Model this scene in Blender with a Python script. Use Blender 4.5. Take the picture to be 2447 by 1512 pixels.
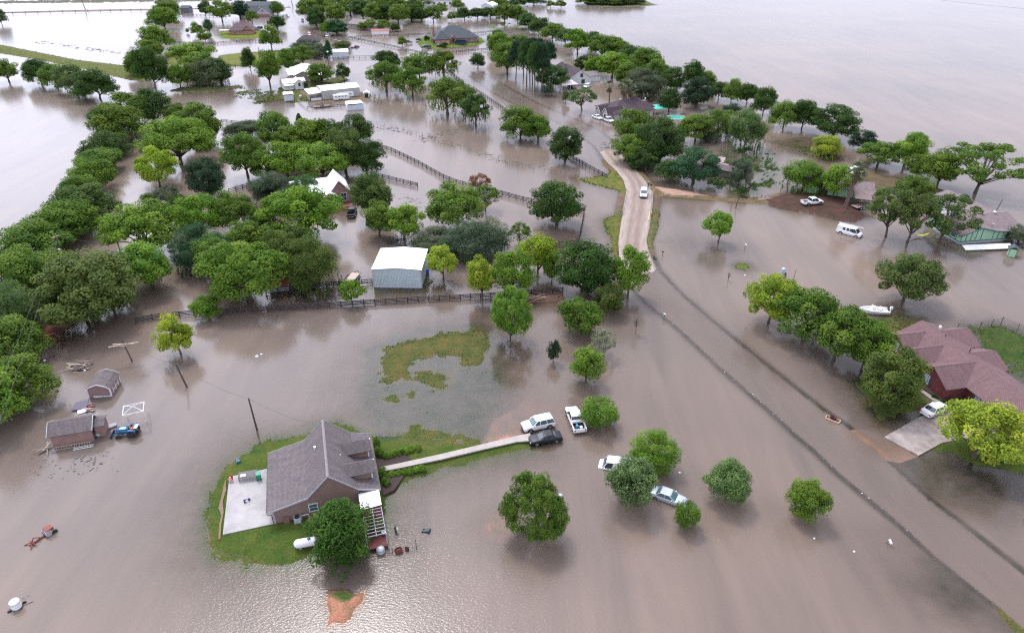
import bpy, bmesh, math, random
import numpy as np
from mathutils import Vector, Matrix

for o in list(bpy.data.objects):
    bpy.data.objects.remove(o)
SC = bpy.context.scene
COL = SC.collection
R = math.radians
PI = math.pi

# ------------------------------------------------------------------ camera
FOC, CX, CY, HC = 1633.0, 1223.5, 756.0, 66.0        # drone lens (in units of a 2447 wide frame), height above the flood
PITCH = R(30.476)
SP, CP = math.sin(PITCH), math.cos(PITCH)
cam_d = bpy.data.cameras.new('camera')
cam = bpy.data.objects.new('camera', cam_d)
COL.objects.link(cam)
cam.location = (0, 0, HC)
cam.rotation_euler = (R(90) - PITCH, 0, 0)
cam_d.sensor_fit = 'HORIZONTAL'
cam_d.sensor_width = 36
cam_d.lens = 36 * FOC / 2447
cam_d.clip_start = 0.5
cam_d.clip_end = 20000
SC.camera = cam

# ------------------------------------------------------------------ sky and sun (bright overcast, sun veiled, ahead of the camera)
SUN_EL, SUN_AZ = R(60), R(-24)                       # azimuth from +Y, negative to the west
w = bpy.data.worlds.new('World')
SC.world = w
w.use_nodes = True
nt = w.node_tree
bg = nt.nodes['Background']
sky = nt.nodes.new('ShaderNodeTexSky')
sky.sky_type = 'NISHITA'
sky.sun_disc = False
sky.sun_elevation = SUN_EL
sky.sun_rotation = SUN_AZ
sky.air_density = 1.0
sky.dust_density = 3.0
sky.ozone_density = 1.0
tc = nt.nodes.new('ShaderNodeTexCoord')
nz = nt.nodes.new('ShaderNodeTexNoise')                # uneven cloud deck
nz.inputs['Scale'].default_value = 2.2
nz.inputs['Detail'].default_value = 5
rmp = nt.nodes.new('ShaderNodeValToRGB')
rmp.color_ramp.elements[0].position = 0.3
rmp.color_ramp.elements[0].color = (10.4, 10.9, 13.9, 1)
rmp.color_ramp.elements[1].position = 0.72
rmp.color_ramp.elements[1].color = (13.6, 13.9, 16.2, 1)
mx = nt.nodes.new('ShaderNodeMixRGB')
mx.inputs['Fac'].default_value = 0.8
nt.links.new(tc.outputs['Generated'], nz.inputs['Vector'])
nt.links.new(nz.outputs['Fac'], rmp.inputs['Fac'])
nt.links.new(sky.outputs['Color'], mx.inputs['Color1'])
nt.links.new(rmp.outputs['Color'], mx.inputs['Color2'])
# the cloud is thinner and brighter round the veiled sun
dp = nt.nodes.new('ShaderNodeVectorMath')
dp.operation = 'DOT_PRODUCT'
SDIR = (math.sin(R(-38)) * math.cos(R(45)), math.cos(R(-38)) * math.cos(R(45)), math.sin(R(45)))
dp.inputs[1].default_value = SDIR
nt.links.new(tc.outputs['Generated'], dp.inputs[0])
mr0 = nt.nodes.new('ShaderNodeMapRange')
mr0.interpolation_type = 'SMOOTHSTEP'
mr0.inputs['From Min'].default_value = 0.72
mr0.inputs['From Max'].default_value = 0.96
mr0.inputs['To Min'].default_value = 1.0
mr0.inputs['To Max'].default_value = 2.9
nt.links.new(dp.outputs['Value'], mr0.inputs['Value'])
gm0 = nt.nodes.new('ShaderNodeMixRGB')
gm0.blend_type = 'MULTIPLY'
gm0.inputs['Fac'].default_value = 1
nt.links.new(mx.outputs['Color'], gm0.inputs['Color1'])
nt.links.new(mr0.outputs[0], gm0.inputs['Color2'])
nt.links.new(gm0.outputs['Color'], bg.inputs['Color'])
bg.inputs['Strength'].default_value = 0.10

sun_d = bpy.data.lights.new('sun', 'SUN')
sun_d.energy = 1.5
sun_d.angle = R(10)
sun_d.color = (1.0, 0.96, 0.9)
sun = bpy.data.objects.new('sun', sun_d)
COL.objects.link(sun)
sdir = Vector((math.sin(SUN_AZ) * math.cos(SUN_EL), math.cos(SUN_AZ) * math.cos(SUN_EL), math.sin(SUN_EL)))
sun.rotation_euler = (-sdir).to_track_quat('-Z', 'Y').to_euler()
sun.location = (0, 0, 200)

SC.view_settings.view_transform = 'Standard'
SC.view_settings.look = 'None'
SC.view_settings.exposure = 0.17
SC.view_settings.gamma = 1.0
SC.render.engine = 'CYCLES'
SC.cycles.max_bounces = 6
SC.cycles.transparent_max_bounces = 8
SC.cycles.use_denoising = False
SC.cycles.filter_width = 1.2
SC.cycles.sample_clamp_indirect = 4.0
SC.cycles.sample_clamp_direct = 6.0

# ------------------------------------------------------------------ survey: a point of the flood plain seen at photo spot (x, y)
def G(x, y, z=0.0):
    u, v = (x - CX) / FOC, (y - CY) / FOC
    dy, dz = CP - v * SP, -SP - v * CP
    t = (z - HC) / dz
    return Vector((u * t, dy * t, z))

def HT(x, y, yt):                                    # height of an upright whose foot is at (x, y) and top at row yt
    Y = G(x, y).y
    v = (yt - CY) / FOC
    return HC - Y * (SP + v * CP) / (CP - v * SP)

def PPM(x, y):                                       # photo units per metre there
    return FOC / (G(x, y).y * CP + HC * SP)

# ------------------------------------------------------------------ materials
MATS = {}
def node_mat(name):
    m = bpy.data.materials.new(name)
    m.use_nodes = True
    return m, m.node_tree, m.node_tree.nodes['Principled BSDF']

def mat(name, col, rough=0.7, metal=0.0, var=0.15, scale=3.0, bump=0.0, spec=0.5, stretch=None):
    """painted / plain surface with a little uneven wear"""
    if name in MATS:
        return MATS[name]
    m, t, b = node_mat(name)
    b.inputs['Roughness'].default_value = rough
    b.inputs['Metallic'].default_value = metal
    b.inputs['Specular IOR Level'].default_value = spec
    tcn = t.nodes.new('ShaderNodeTexCoord')
    n = t.nodes.new('ShaderNodeTexNoise')
    n.inputs['Scale'].default_value = scale
    n.inputs['Detail'].default_value = 6
    n.inputs['Roughness'].default_value = 0.65
    src = tcn.outputs['Object']
    if stretch:
        mp = t.nodes.new('ShaderNodeMapping')
        mp.inputs['Scale'].default_value = stretch
        t.links.new(src, mp.inputs['Vector'])
        src = mp.outputs['Vector']
    t.links.new(src, n.inputs['Vector'])
    r = t.nodes.new('ShaderNodeValToRGB')
    r.color_ramp.elements[0].position = 0.3
    r.color_ramp.elements[1].position = 0.7
    r.color_ramp.elements[0].color = [c * (1 - var) for c in col] + [1]
    r.color_ramp.elements[1].color = [min(1, c * (1 + var)) for c in col] + [1]
    t.links.new(n.outputs['Fac'], r.inputs['Fac'])
    t.links.new(r.outputs['Color'], b.inputs['Base Color'])
    if bump:
        bn = t.nodes.new('ShaderNodeBump')
        bn.inputs['Strength'].default_value = bump
        bn.inputs['Distance'].default_value = 0.05
        t.links.new(n.outputs['Fac'], bn.inputs['Height'])
        t.links.new(bn.outputs['Normal'], b.inputs['Normal'])
    MATS[name] = m
    return m

def stripes_mat(name, col, pitch, axis='X', depth=0.6, rough=0.5, metal=0.0, var=0.12, dark=0.75):
    """ribbed sheet, lap siding or standing seams: bands every pitch metres along an axis"""
    if name in MATS:
        return MATS[name]
    m, t, b = node_mat(name)
    b.inputs['Roughness'].default_value = rough
    b.inputs['Metallic'].default_value = metal
    tcn = t.nodes.new('ShaderNodeTexCoord')
    wv = t.nodes.new('ShaderNodeTexWave')
    wv.wave_type = 'BANDS'
    wv.bands_direction = axis
    wv.wave_profile = 'SAW' if axis == 'Z' else 'SIN'
    wv.inputs['Scale'].default_value = 0.3142 / pitch
    wv.inputs['Distortion'].default_value = 0.0
    t.links.new(tcn.outputs['Object'], wv.inputs['Vector'])
    n = t.nodes.new('ShaderNodeTexNoise')
    n.inputs['Scale'].default_value = 0.9
    n.inputs['Detail'].default_value = 7
    t.links.new(tcn.outputs['Object'], n.inputs['Vector'])
    r = t.nodes.new('ShaderNodeValToRGB')
    r.color_ramp.elements[0].position = 0.3
    r.color_ramp.elements[1].position = 0.7
    r.color_ramp.elements[0].color = [c * (1 - var) for c in col] + [1]
    r.color_ramp.elements[1].color = [min(1, c * (1 + var)) for c in col] + [1]
    t.links.new(n.outputs['Fac'], r.inputs['Fac'])
    r2 = t.nodes.new('ShaderNodeValToRGB')
    r2.color_ramp.elements[0].position = 0.0
    r2.color_ramp.elements[0].color = (dark, dark, dark, 1)
    r2.color_ramp.elements[1].position = 0.35
    r2.color_ramp.elements[1].color = (1, 1, 1, 1)
    t.links.new(wv.outputs['Fac'], r2.inputs['Fac'])
    mm = t.nodes.new('ShaderNodeMixRGB')
    mm.blend_type = 'MULTIPLY'
    mm.inputs['Fac'].default_value = 1
    t.links.new(r.outputs['Color'], mm.inputs['Color1'])
    t.links.new(r2.outputs['Color'], mm.inputs['Color2'])
    t.links.new(mm.outputs['Color'], b.inputs['Base Color'])
    bn = t.nodes.new('ShaderNodeBump')
    bn.inputs['Strength'].default_value = depth
    bn.inputs['Distance'].default_value = 0.04
    t.links.new(wv.outputs['Fac'], bn.inputs['Height'])
    t.links.new(bn.outputs['Normal'], b.inputs['Normal'])
    MATS[name] = m
    return m

def brick_mat(name, c1, c2, mortar, bw=0.22, bh=0.07, ms=0.012, rough=0.85, bump=0.4, blotch=0.25):
    """bricks on walls; with wide low bricks it is the tab pattern of asphalt shingles"""
    if name in MATS:
        return MATS[name]
    m, t, b = node_mat(name)
    b.inputs['Roughness'].default_value = rough
    b.inputs['Specular IOR Level'].default_value = 0.3
    uv = t.nodes.new('ShaderNodeUVMap')
    br = t.nodes.new('ShaderNodeTexBrick')
    br.inputs['Scale'].default_value = 1.0
    br.inputs['Brick Width'].default_value = bw
    br.inputs['Row Height'].default_value = bh
    br.inputs['Mortar Size'].default_value = ms
    br.inputs['Color1'].default_value = (*c1, 1)
    br.inputs['Color2'].default_value = (*c2, 1)
    br.inputs['Mortar'].default_value = (*mortar, 1)
    t.links.new(uv.outputs['UV'], br.inputs['Vector'])
    n = t.nodes.new('ShaderNodeTexNoise')
    n.inputs['Scale'].default_value = 0.7
    n.inputs['Detail'].default_value = 8
    n.inputs['Roughness'].default_value = 0.7
    nm = t.nodes.new('ShaderNodeMapping')              # stains run down the slope
    nm.inputs['Scale'].default_value = (1.9, 0.4, 1)
    t.links.new(uv.outputs['UV'], nm.inputs['Vector'])
    t.links.new(nm.outputs['Vector'], n.inputs['Vector'])
    r = t.nodes.new('ShaderNodeValToRGB')
    r.color_ramp.elements[0].position = 0.3
    r.color_ramp.elements[1].position = 0.7
    r.color_ramp.elements[0].color = (1 - blotch, 1 - blotch, 1 - blotch, 1)
    r.color_ramp.elements[1].color = (1 + blotch, 1 + blotch, 1 + blotch, 1)
    t.links.new(n.outputs['Fac'], r.inputs['Fac'])
    mm = t.nodes.new('ShaderNodeMixRGB')
    mm.blend_type = 'MULTIPLY'
    mm.inputs['Fac'].default_value = 1
    t.links.new(br.outputs['Color'], mm.inputs['Color1'])
    t.links.new(r.outputs['Color'], mm.inputs['Color2'])
    t.links.new(mm.outputs['Color'], b.inputs['Base Color'])
    bn = t.nodes.new('ShaderNodeBump')
    bn.inputs['Strength'].default_value = bump
    bn.inputs['Distance'].default_value = 0.02
    t.links.new(br.outputs['Fac'], bn.inputs['Height'])
    bn.invert = True
    t.links.new(bn.outputs['Normal'], b.inputs['Normal'])
    MATS[name] = m
    return m

def glass_mat(name='window_glass', col=(0.03, 0.045, 0.05), rough=0.06):
    if name in MATS:
        return MATS[name]
    m, t, b = node_mat(name)
    b.inputs['Base Color'].default_value = (*col, 1)
    b.inputs['Roughness'].default_value = rough
    b.inputs['Specular IOR Level'].default_value = 0.9
    MATS[name] = m
    return m

# ------------------------------------------------------------------ mesh building
class MB:
    def __init__(s):
        s.v, s.f, s.m = [], [], []
    def face(s, pts, mi=0):
        i = len(s.v)
        s.v += [tuple(p) for p in pts]
        s.f.append(list(range(i, i + len(pts))))
        s.m.append(mi)
    def poly(s, verts, faces, mi=0):
        i = len(s.v)
        s.v += [tuple(p) for p in verts]
        s.f += [[a + i for a in f] for f in faces]
        s.m += [mi] * len(faces)
    def box(s, c, d, rz=0.0, mi=0, tilt=None):
        x, y, z = d[0] / 2, d[1] / 2, d[2] / 2
        M = Matrix.Rotation(rz, 3, 'Z')
        if tilt:
            M = M @ Matrix.Rotation(tilt[1], 3, tilt[0])
        c = Vector(c)
        vs = [c + M @ Vector(p) for p in ((-x, -y, -z), (x, -y, -z), (x, y, -z), (-x, y, -z), (-x, -y, z), (x, -y, z), (x, y, z), (-x, y, z))]
        s.poly(vs, [(0, 3, 2, 1), (4, 5, 6, 7), (0, 1, 5, 4), (1, 2, 6, 5), (2, 3, 7, 6), (3, 0, 4, 7)], mi)
    def bar(s, a, b, w, h, mi=0):
        """a beam from a to b"""
        a, b = Vector(a), Vector(b)
        d = (b - a).normalized()
        up = Vector((0, 0, 1)) if abs(d.z) < 0.95 else Vector((0, 1, 0))
        sx = d.cross(up).normalized() * w / 2
        sz = sx.cross(d).normalized() * h / 2
        vs = [a - sx - sz, a + sx - sz, a + sx + sz, a - sx + sz, b - sx - sz, b + sx - sz, b + sx + sz, b - sx + sz]
        s.poly(vs, [(3, 2, 1, 0), (4, 5, 6, 7), (0, 1, 5, 4), (1, 2, 6, 5), (2, 3, 7, 6), (3, 0, 4, 7)], mi)
    def prism(s, pts, z0, z1, mi=0):
        n = len(pts)
        if sum(pts[i][0] * pts[(i + 1) % n][1] - pts[(i + 1) % n][0] * pts[i][1] for i in range(n)) < 0:
            pts = pts[::-1]
        vs = [(p[0], p[1], z0) for p in pts] + [(p[0], p[1], z1) for p in pts]
        s.poly(vs, [list(range(n))[::-1], list(range(n, 2 * n))] + [(i, (i + 1) % n, n + (i + 1) % n, n + i) for i in range(n)], mi)
    def extrude(s, prof, y0, y1, mi=0):
        """profile of (x, z) extruded along y"""
        n = len(prof)
        if sum(prof[i][0] * prof[(i + 1) % n][1] - prof[(i + 1) % n][0] * prof[i][1] for i in range(n)) < 0:
            prof = prof[::-1]
        vs = [(p[0], y0, p[1]) for p in prof] + [(p[0], y1, p[1]) for p in prof]
        s.poly(vs, [list(range(n)), list(range(n, 2 * n))[::-1]] + [((i + 1) % n, i, n + i, n + (i + 1) % n) for i in range(n)], mi)
    def cyl(s, a, b, r0, r1=None, n=10, mi=0, caps=True):
        s.tube([a, b], [r0, r0 if r1 is None else r1], n, mi, caps)
    def tube(s, pts, rs, n=8, mi=0, caps=True):
        pts = [Vector(p) for p in pts]
        if not hasattr(rs, '__len__'):
            rs = [rs] * len(pts)
        rings = []
        ref = None
        for k, p in enumerate(pts):
            d = (pts[min(k + 1, len(pts) - 1)] - pts[max(k - 1, 0)]).normalized()
            if ref is None:
                ref = d.orthogonal().normalized()
            a = (ref - d * ref.dot(d))
            a = a.normalized() if a.length > 1e-4 else d.orthogonal().normalized()
            ref = a
            b = d.cross(a)
            rings.append([p + (a * math.cos(2 * PI * i / n) + b * math.sin(2 * PI * i / n)) * rs[k] for i in range(n)])
        s.loft(rings, mi, caps)
    def loft(s, rings, mi=0, caps=True, closed=True):
        n = len(rings[0])
        vs = [p for r in rings for p in r]
        fs = []
        for k in range(len(rings) - 1):
            for i in range(n if closed else n - 1):
                j = (i + 1) % n
                fs.append((k * n + i, k * n + j, (k + 1) * n + j, (k + 1) * n + i))
        if caps:
            fs.append(list(range(n))[::-1])
            fs.append(list(range((len(rings) - 1) * n, len(rings) * n)))
        s.poly(vs, fs, mi)
    def lathe(s, c, prof, n=16, mi=0, axis='Z'):
        rings = []
        for r, z in prof:
            ring = []
            for i in range(n):
                a = 2 * PI * i / n
                p = (r * math.cos(a), r * math.sin(a), z)
                if axis == 'X':
                    p = (z, p[0], p[1])
                elif axis == 'Y':
                    p = (p[1], z, p[0])
                ring.append((c[0] + p[0], c[1] + p[1], c[2] + p[2]))
            rings.append(ring)
        s.loft(rings, mi)
    def build(s, name, mats, parent=None, loc=None, rz=0.0, smooth=False, uv=False, bevel=0):
        me = bpy.data.meshes.new(name)
        me.from_pydata([tuple(v) for v in s.v], [], s.f)
        if not isinstance(mats, (list, tuple)):
            mats = [mats]
        for m in mats:
            me.materials.append(m)
        me.polygons.foreach_set('material_index', s.m)
        if smooth:
            me.polygons.foreach_set('use_smooth', [True] * len(s.f))
        me.update()
        if uv:
            box_uv(me)
        o = bpy.data.objects.new(name, me)
        COL.objects.link(o)
        if parent:
            o.parent = parent
        if loc is not None:
            o.location = loc
        o.rotation_euler.z = rz
        if bevel:
            b = o.modifiers.new('edge', 'BEVEL')
            b.width = bevel
            b.segments = 2
            b.limit_method = 'ANGLE'
        return o

def box_uv(me):
    """metres on every face: u runs level, v runs up the slope"""
    l = me.uv_layers.new(name='UVMap')
    for p in me.polygons:
        n = p.normal
        if abs(n.z) > 0.98:
            u, v = Vector((1, 0, 0)), Vector((0, 1, 0))
        else:
            u = Vector((-n.y, n.x, 0)).normalized()
            v = n.cross(u)
        for li in p.loop_indices:
            c = me.vertices[me.loops[li].vertex_index].co
            l.data[li].uv = (c.dot(u), c.dot(v))

def tag(o, label, cat=None, group=None, kind=None):
    o['label'] = label
    if cat:
        o['category'] = cat
    if group:
        o['group'] = group
    if kind:
        o['kind'] = kind
    return o

def thing(name, label, cat, loc=(0, 0, 0), rz=0.0, group=None):
    o = bpy.data.objects.new(name, None)
    COL.objects.link(o)
    o.location = loc
    o.rotation_euler.z = rz
    o.empty_display_size = 0.5
    return tag(o, label, cat, group)

def copy_tree(o, parent=None):
    c = o.copy()
    COL.objects.link(c)
    if parent:
        c.parent = parent
    for ch in [x for x in COL.objects if x.parent == o]:
        copy_tree(ch, c)
    return c
# ================================================================== THE FLOOD PLAIN
GRASS, LAWN, DRY, MUD, SOIL, SILT = (0.078, 0.098, 0.028), (0.06, 0.098, 0.019), (0.12, 0.105, 0.05), (0.105, 0.07, 0.05), (0.33, 0.185, 0.115), (0.16, 0.12, 0.09)
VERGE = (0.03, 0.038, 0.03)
# outline (photo spots), top height, rise per metre inside, fall per metre outside, cover, ragged
LANDS = [
    # lawn round the brown house
    ([(720, 1043), (640, 1055), (575, 1088), (530, 1128), (505, 1180), (496, 1250), (500, 1308), (530, 1326), (585, 1332), (600, 1346), (640, 1352), (700, 1350), (735, 1330), (760, 1300), (820, 1290), (900, 1280), (922, 1200), (935, 1170), (960, 1150), (1022, 1128), (1080, 1112), (1180, 1090), (1268, 1072), (1268, 1046), (1240, 1044), (1180, 1058), (1150, 1062), (1085, 1058), (1060, 1050), (1000, 1048), (985, 1040), (940, 1042), (890, 1040), (800, 1010)], 0.30, 0.12, 0.035, LAWN, 0.06),
    # shoal between lawn and grass island
    ([(895, 1050), (880, 930), (900, 830), (1010, 790), (1130, 776), (1185, 800), (1200, 860), (1185, 940), (1160, 1010), (1130, 1055), (1000, 1060)], -0.035, 0.03, 0.02, (0.048, 0.075, 0.05), 0.05),
    ([(920, 1040), (1000, 1025), (1100, 1040), (1150, 1060), (1000, 1075)], 0.02, 0.05, 0.05, GRASS, 0.07),
    ([(975, 1025), (985, 1012), (1005, 1015), (1010, 1035), (985, 1042)], 0.05, 0.05, 0.06, GRASS, 0.06),
    ([(915, 950), (945, 945), (950, 960), (925, 962)], 0.03, 0.05, 0.06, GRASS, 0.06),
    ([(970, 940), (985, 938), (990, 950), (972, 952)], 0.02, 0.05, 0.06, GRASS, 0.07),
    # grass island
    ([(913, 862), (918, 838), (950, 825), (1000, 813), (1030, 800), (1070, 793), (1140, 791), (1163, 806), (1170, 832), (1158, 856), (1140, 872), (1105, 870), (1085, 853), (1040, 847), (1000, 857), (980, 866), (975, 882), (985, 895), (1010, 888), (1060, 893), (1078, 905), (1060, 922), (1045, 927), (1030, 912), (985, 908), (960, 903), (930, 910), (912, 888)], 0.1, 0.04, 0.04, (0.085, 0.095, 0.03), 0.1),
    # soil mound
    ([(780, 1434), (788, 1416), (815, 1408), (840, 1424), (870, 1414), (866, 1436), (846, 1456), (842, 1474), (822, 1490), (798, 1486), (782, 1496), (788, 1466)], 0.6, 0.45, 0.35, SOIL, 0.09),
    ([(784, 1424), (800, 1411), (830, 1409), (850, 1422), (838, 1440), (818, 1448), (800, 1436)], 0.72, 0.4, 0.9, (0.05, 0.1, 0.025), 0.05),
    # sandy shoals
    ([(1150, 1060), (1180, 1000), (1260, 960), (1340, 990), (1300, 1040), (1240, 1050)], -0.11, 0.04, 0.02, (0.3, 0.215, 0.165), 0.03),
    ([(1170, 1258), (1186, 1238), (1210, 1240), (1215, 1262), (1190, 1274)], -0.10, 0.05, 0.05, (0.45, 0.36, 0.25), 0.03),
    # levee across the open fields
    ([(-260, 96), (0, 107), (70, 121), (180, 143), (300, 157), (345, 168), (352, 196), (310, 192), (190, 163), (80, 141), (0, 128), (-260, 116)], 1.6, 0.22, 0.3, (0.10, 0.125, 0.035), 0.08),
    # lawns of the far houses
    ([(998, 104), (1005, 92), (1035, 84), (1100, 78), (1150, 92), (1159, 100), (1145, 108), (1095, 113), (1040, 119), (1008, 116)], 0.4, 0.1, 0.1, (0.085, 0.14, 0.02), 0.05),
    ([(518, 86), (535, 76), (600, 72), (642, 78), (645, 88), (600, 92), (545, 94)], 0.5, 0.1, 0.1, (0.11, 0.16, 0.02), 0.05),
    ([(520, 134), (560, 128), (700, 118), (702, 146), (620, 156), (540, 160)], 0.2, 0.06, 0.05, (0.13, 0.16, 0.04), 0.12),
    ([(402, 150), (415, 118), (432, 108), (460, 108), (450, 150), (420, 162)], 0.2, 0.06, 0.05, (0.12, 0.15, 0.04), 0.1),
    ([(400, 218), (440, 208), (530, 205), (575, 207), (540, 217), (470, 223)], 0.03, 0.03, 0.03, (0.09, 0.1, 0.05), 0.1),
    ([(655, 235), (665, 212), (700, 200), (760, 196), (820, 180), (830, 192), (800, 210), (745, 240), (700, 246)], 0.12, 0.05, 0.04, GRASS, 0.1),
    ([(560, 222), (620, 212), (670, 220), (660, 240), (610, 248)], 0.0, 0.03, 0.03, GRASS, 0.12),
    ([(710, 217), (740, 213), (880, 222), (885, 243), (745, 244)], 0.15, 0.05, 0.04, (0.15, 0.13, 0.08), 0.08),
    ([(1160, 60), (1240, 46), (1330, 62), (1290, 72), (1180, 68)], 0.0, 0.03, 0.03, (0.1, 0.12, 0.05), 0.12),
    ([(1385, -4), (1460, -8), (1540, 2), (1572, 13), (1520, 17), (1440, 18), (1400, 12)], 0.4, 0.05, 0.06, (0.1, 0.12, 0.05), 0.1),
    # verge and bridge approach of the gravel road
    ([(1375, 428), (1420, 424), (1455, 416), (1470, 410), (1500, 430), (1500, 462), (1470, 453), (1425, 443)], 0.35, 0.12, 0.08, (0.12, 0.14, 0.035), 0.06),
    ([(1441, 530), (1452, 520), (1500, 512), (1500, 600), (1462, 604), (1464, 572), (1447, 552)], 0.35, 0.12, 0.09, (0.1, 0.12, 0.03), 0.06),
    ([(1540, 500), (1558, 510), (1559, 535), (1550, 570), (1543, 590), (1530, 590)], 0.3, 0.12, 0.12, (0.1, 0.12, 0.04), 0.05),
    ([(1476, 360), (1492, 388), (1510, 398), (1545, 425), (1560, 445), (1585, 446), (1590, 455), (1640, 463), (1700, 470), (1770, 474), (1840, 470), (1855, 462), (1900, 478), (1880, 492), (1800, 487), (1720, 480), (1640, 474), (1575, 468), (1540, 455), (1500, 455), (1460, 400), (1462, 380)], 0.34, 0.15, 0.12, (0.13, 0.11, 0.06), 0.05),
    ([(1560, 446), (1600, 450), (1650, 458), (1690, 468), (1650, 470), (1590, 466)], 0.40, 0.15, 0.1, (0.34, 0.25, 0.19), 0.03),
    # earth bank and yard of the green barn
    ([(1830, 478), (1870, 465), (1915, 458), (1960, 462), (2010, 470), (2050, 500), (2062, 524), (2040, 533), (2010, 526), (1960, 514), (1900, 503), (1840, 494)], 0.5, 0.15, 0.09, (0.07, 0.045, 0.035), 0.05),
    ([(2040, 440), (2090, 420), (2180, 432), (2260, 455), (2270, 462), (2200, 462), (2130, 448), (2080, 452)], 0.12, 0.05, 0.05, (0.1, 0.085, 0.05), 0.12),
    ([(1960, 425), (2080, 400), (2110, 425), (2040, 440), (1980, 440)], 0.05, 0.05, 0.05, (0.1, 0.085, 0.05), 0.12),
    ([(2130, 560), (2200, 545), (2270, 575), (2280, 610), (2190, 590)], -0.15, 0.05, 0.04, (0.07, 0.06, 0.04), 0.05),
    # marsh
    ([(1700, 455), (1690, 420), (1740, 365), (1790, 352), (1850, 372), (1855, 430), (1800, 468)], -0.03, 0.04, 0.04, (0.05, 0.10, 0.03), 0.17),
    ([(1850, 340), (1930, 330), (2010, 372), (1980, 388), (1900, 368)], -0.04, 0.05, 0.04, (0.09, 0.09, 0.05), 0.12),
    ([(2085, 786), (2110, 760), (2180, 752), (2230, 762), (2190, 790), (2140, 800)], -0.02, 0.05, 0.04, GRASS, 0.08),
    # red house: front lawn, far lawn, back lawn
    ([(2040, 912), (2100, 905), (2190, 930), (2225, 962), (2200, 975), (2140, 995), (2105, 1005), (2090, 985), (2070, 950)], 0.16, 0.08, 0.05, (0.05, 0.078, 0.02), 0.09),
    ([(2212, 1074), (2290, 1035), (2330, 1020), (2470, 1010), (2490, 1140), (2420, 1126), (2340, 1112), (2280, 1082), (2200, 1072)], 0.22, 0.14, 0.06, (0.068, 0.11, 0.02), 0.05),
    ([(2330, 785), (2390, 782), (2460, 800), (2470, 870), (2400, 868), (2350, 840)], 0.08, 0.05, 0.05, (0.045, 0.08, 0.02), 0.08),
    ([(2370, 865), (2450, 862), (2470, 905), (2400, 900)], 0.0, 0.05, 0.04, (0.045, 0.08, 0.02), 0.09),
    ([(2120, 870), (2300, 800), (2470, 950), (2470, 1010), (2250, 1010), (2200, 940)], 0.2, 0.1, 0.05, (0.08, 0.1, 0.04), 0.03),
    ([(2120, 1100), (2190, 1070), (2300, 1110), (2420, 1140), (2447, 1190), (2300, 1190), (2180, 1150)], -0.06, 0.04, 0.03, (0.055, 0.065, 0.05), 0.06),
    # islet
    ([(1755, 634), (1768, 628), (1786, 632), (1793, 640), (1780, 645), (1762, 642)], 0.12, 0.15, 0.12, (0.1, 0.13, 0.035), 0.03),
    # round the metal barn and the white-roofed house
    ([(868, 700), (885, 670), (1030, 665), (1045, 690), (1020, 700), (900, 706)], -0.03, 0.05, 0.04, (0.08, 0.08, 0.04), 0.08),
    ([(640, 720), (600, 690), (700, 660), (830, 690), (860, 700), (780, 712)], -0.08, 0.05, 0.04, (0.07, 0.06, 0.04), 0.08),
    ([(780, 500), (800, 470), (860, 440), (880, 448), (850, 490), (820, 505)], 0.05, 0.05, 0.04, (0.09, 0.09, 0.045), 0.08),
    ([(1215, 712), (1270, 700), (1345, 698), (1350, 718), (1280, 722)], 0.02, 0.05, 0.05, (0.115, 0.082, 0.065), 0.06),
    ([(95, 800), (120, 780), (165, 780), (150, 810), (110, 815)], 0.08, 0.06, 0.05, (0.12, 0.06, 0.045), 0.08),
    ([(1300, 580), (1385, 575), (1395, 560), (1410, 575), (1395, 590), (1310, 600)], -0.05, 0.05, 0.05, (0.07, 0.07, 0.04), 0.06),
    ([(1670, 620), (1690, 580), (1740, 590), (1760, 615), (1710, 622)], -0.2, 0.05, 0.04, (0.05, 0.06, 0.04), 0.1),
    ([(1580, 575), (1640, 575), (1700, 590), (1690, 612), (1620, 605)], -0.22, 0.05, 0.03, (0.05, 0.065, 0.05), 0.1),
    # grass shoulder by the road in the near corner
    ([(2225, 1400), (2240, 1340), (2280, 1350), (2400, 1440), (2470, 1500), (2520, 1560), (2430, 1500), (2350, 1460), (2280, 1440)], -0.06, 0.05, 0.03, (0.045, 0.055, 0.045), 0.05),
    ([(2378, 1442), (2400, 1450), (2460, 1502), (2520, 1560), (2490, 1560), (2420, 1498), (2388, 1462)], 0.12, 0.2, 0.15, (0.11, 0.11, 0.03), 0.05),
    # railway bank far away
    ([(-300, 36), (0, 29), (230, 24), (700, 16), (700, 19), (230, 28), (0, 33), (-300, 41)], 0.35, 0.1, 0.1, (0.2, 0.17, 0.16), 0.05),
    ([(-300, 6), (0, 2), (400, -2), (560, -2), (560, 3), (300, 6), (0, 9), (-300, 14)], 0.1, 0.03, 0.03, (0.1, 0.11, 0.08), 0.2),
]
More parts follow.
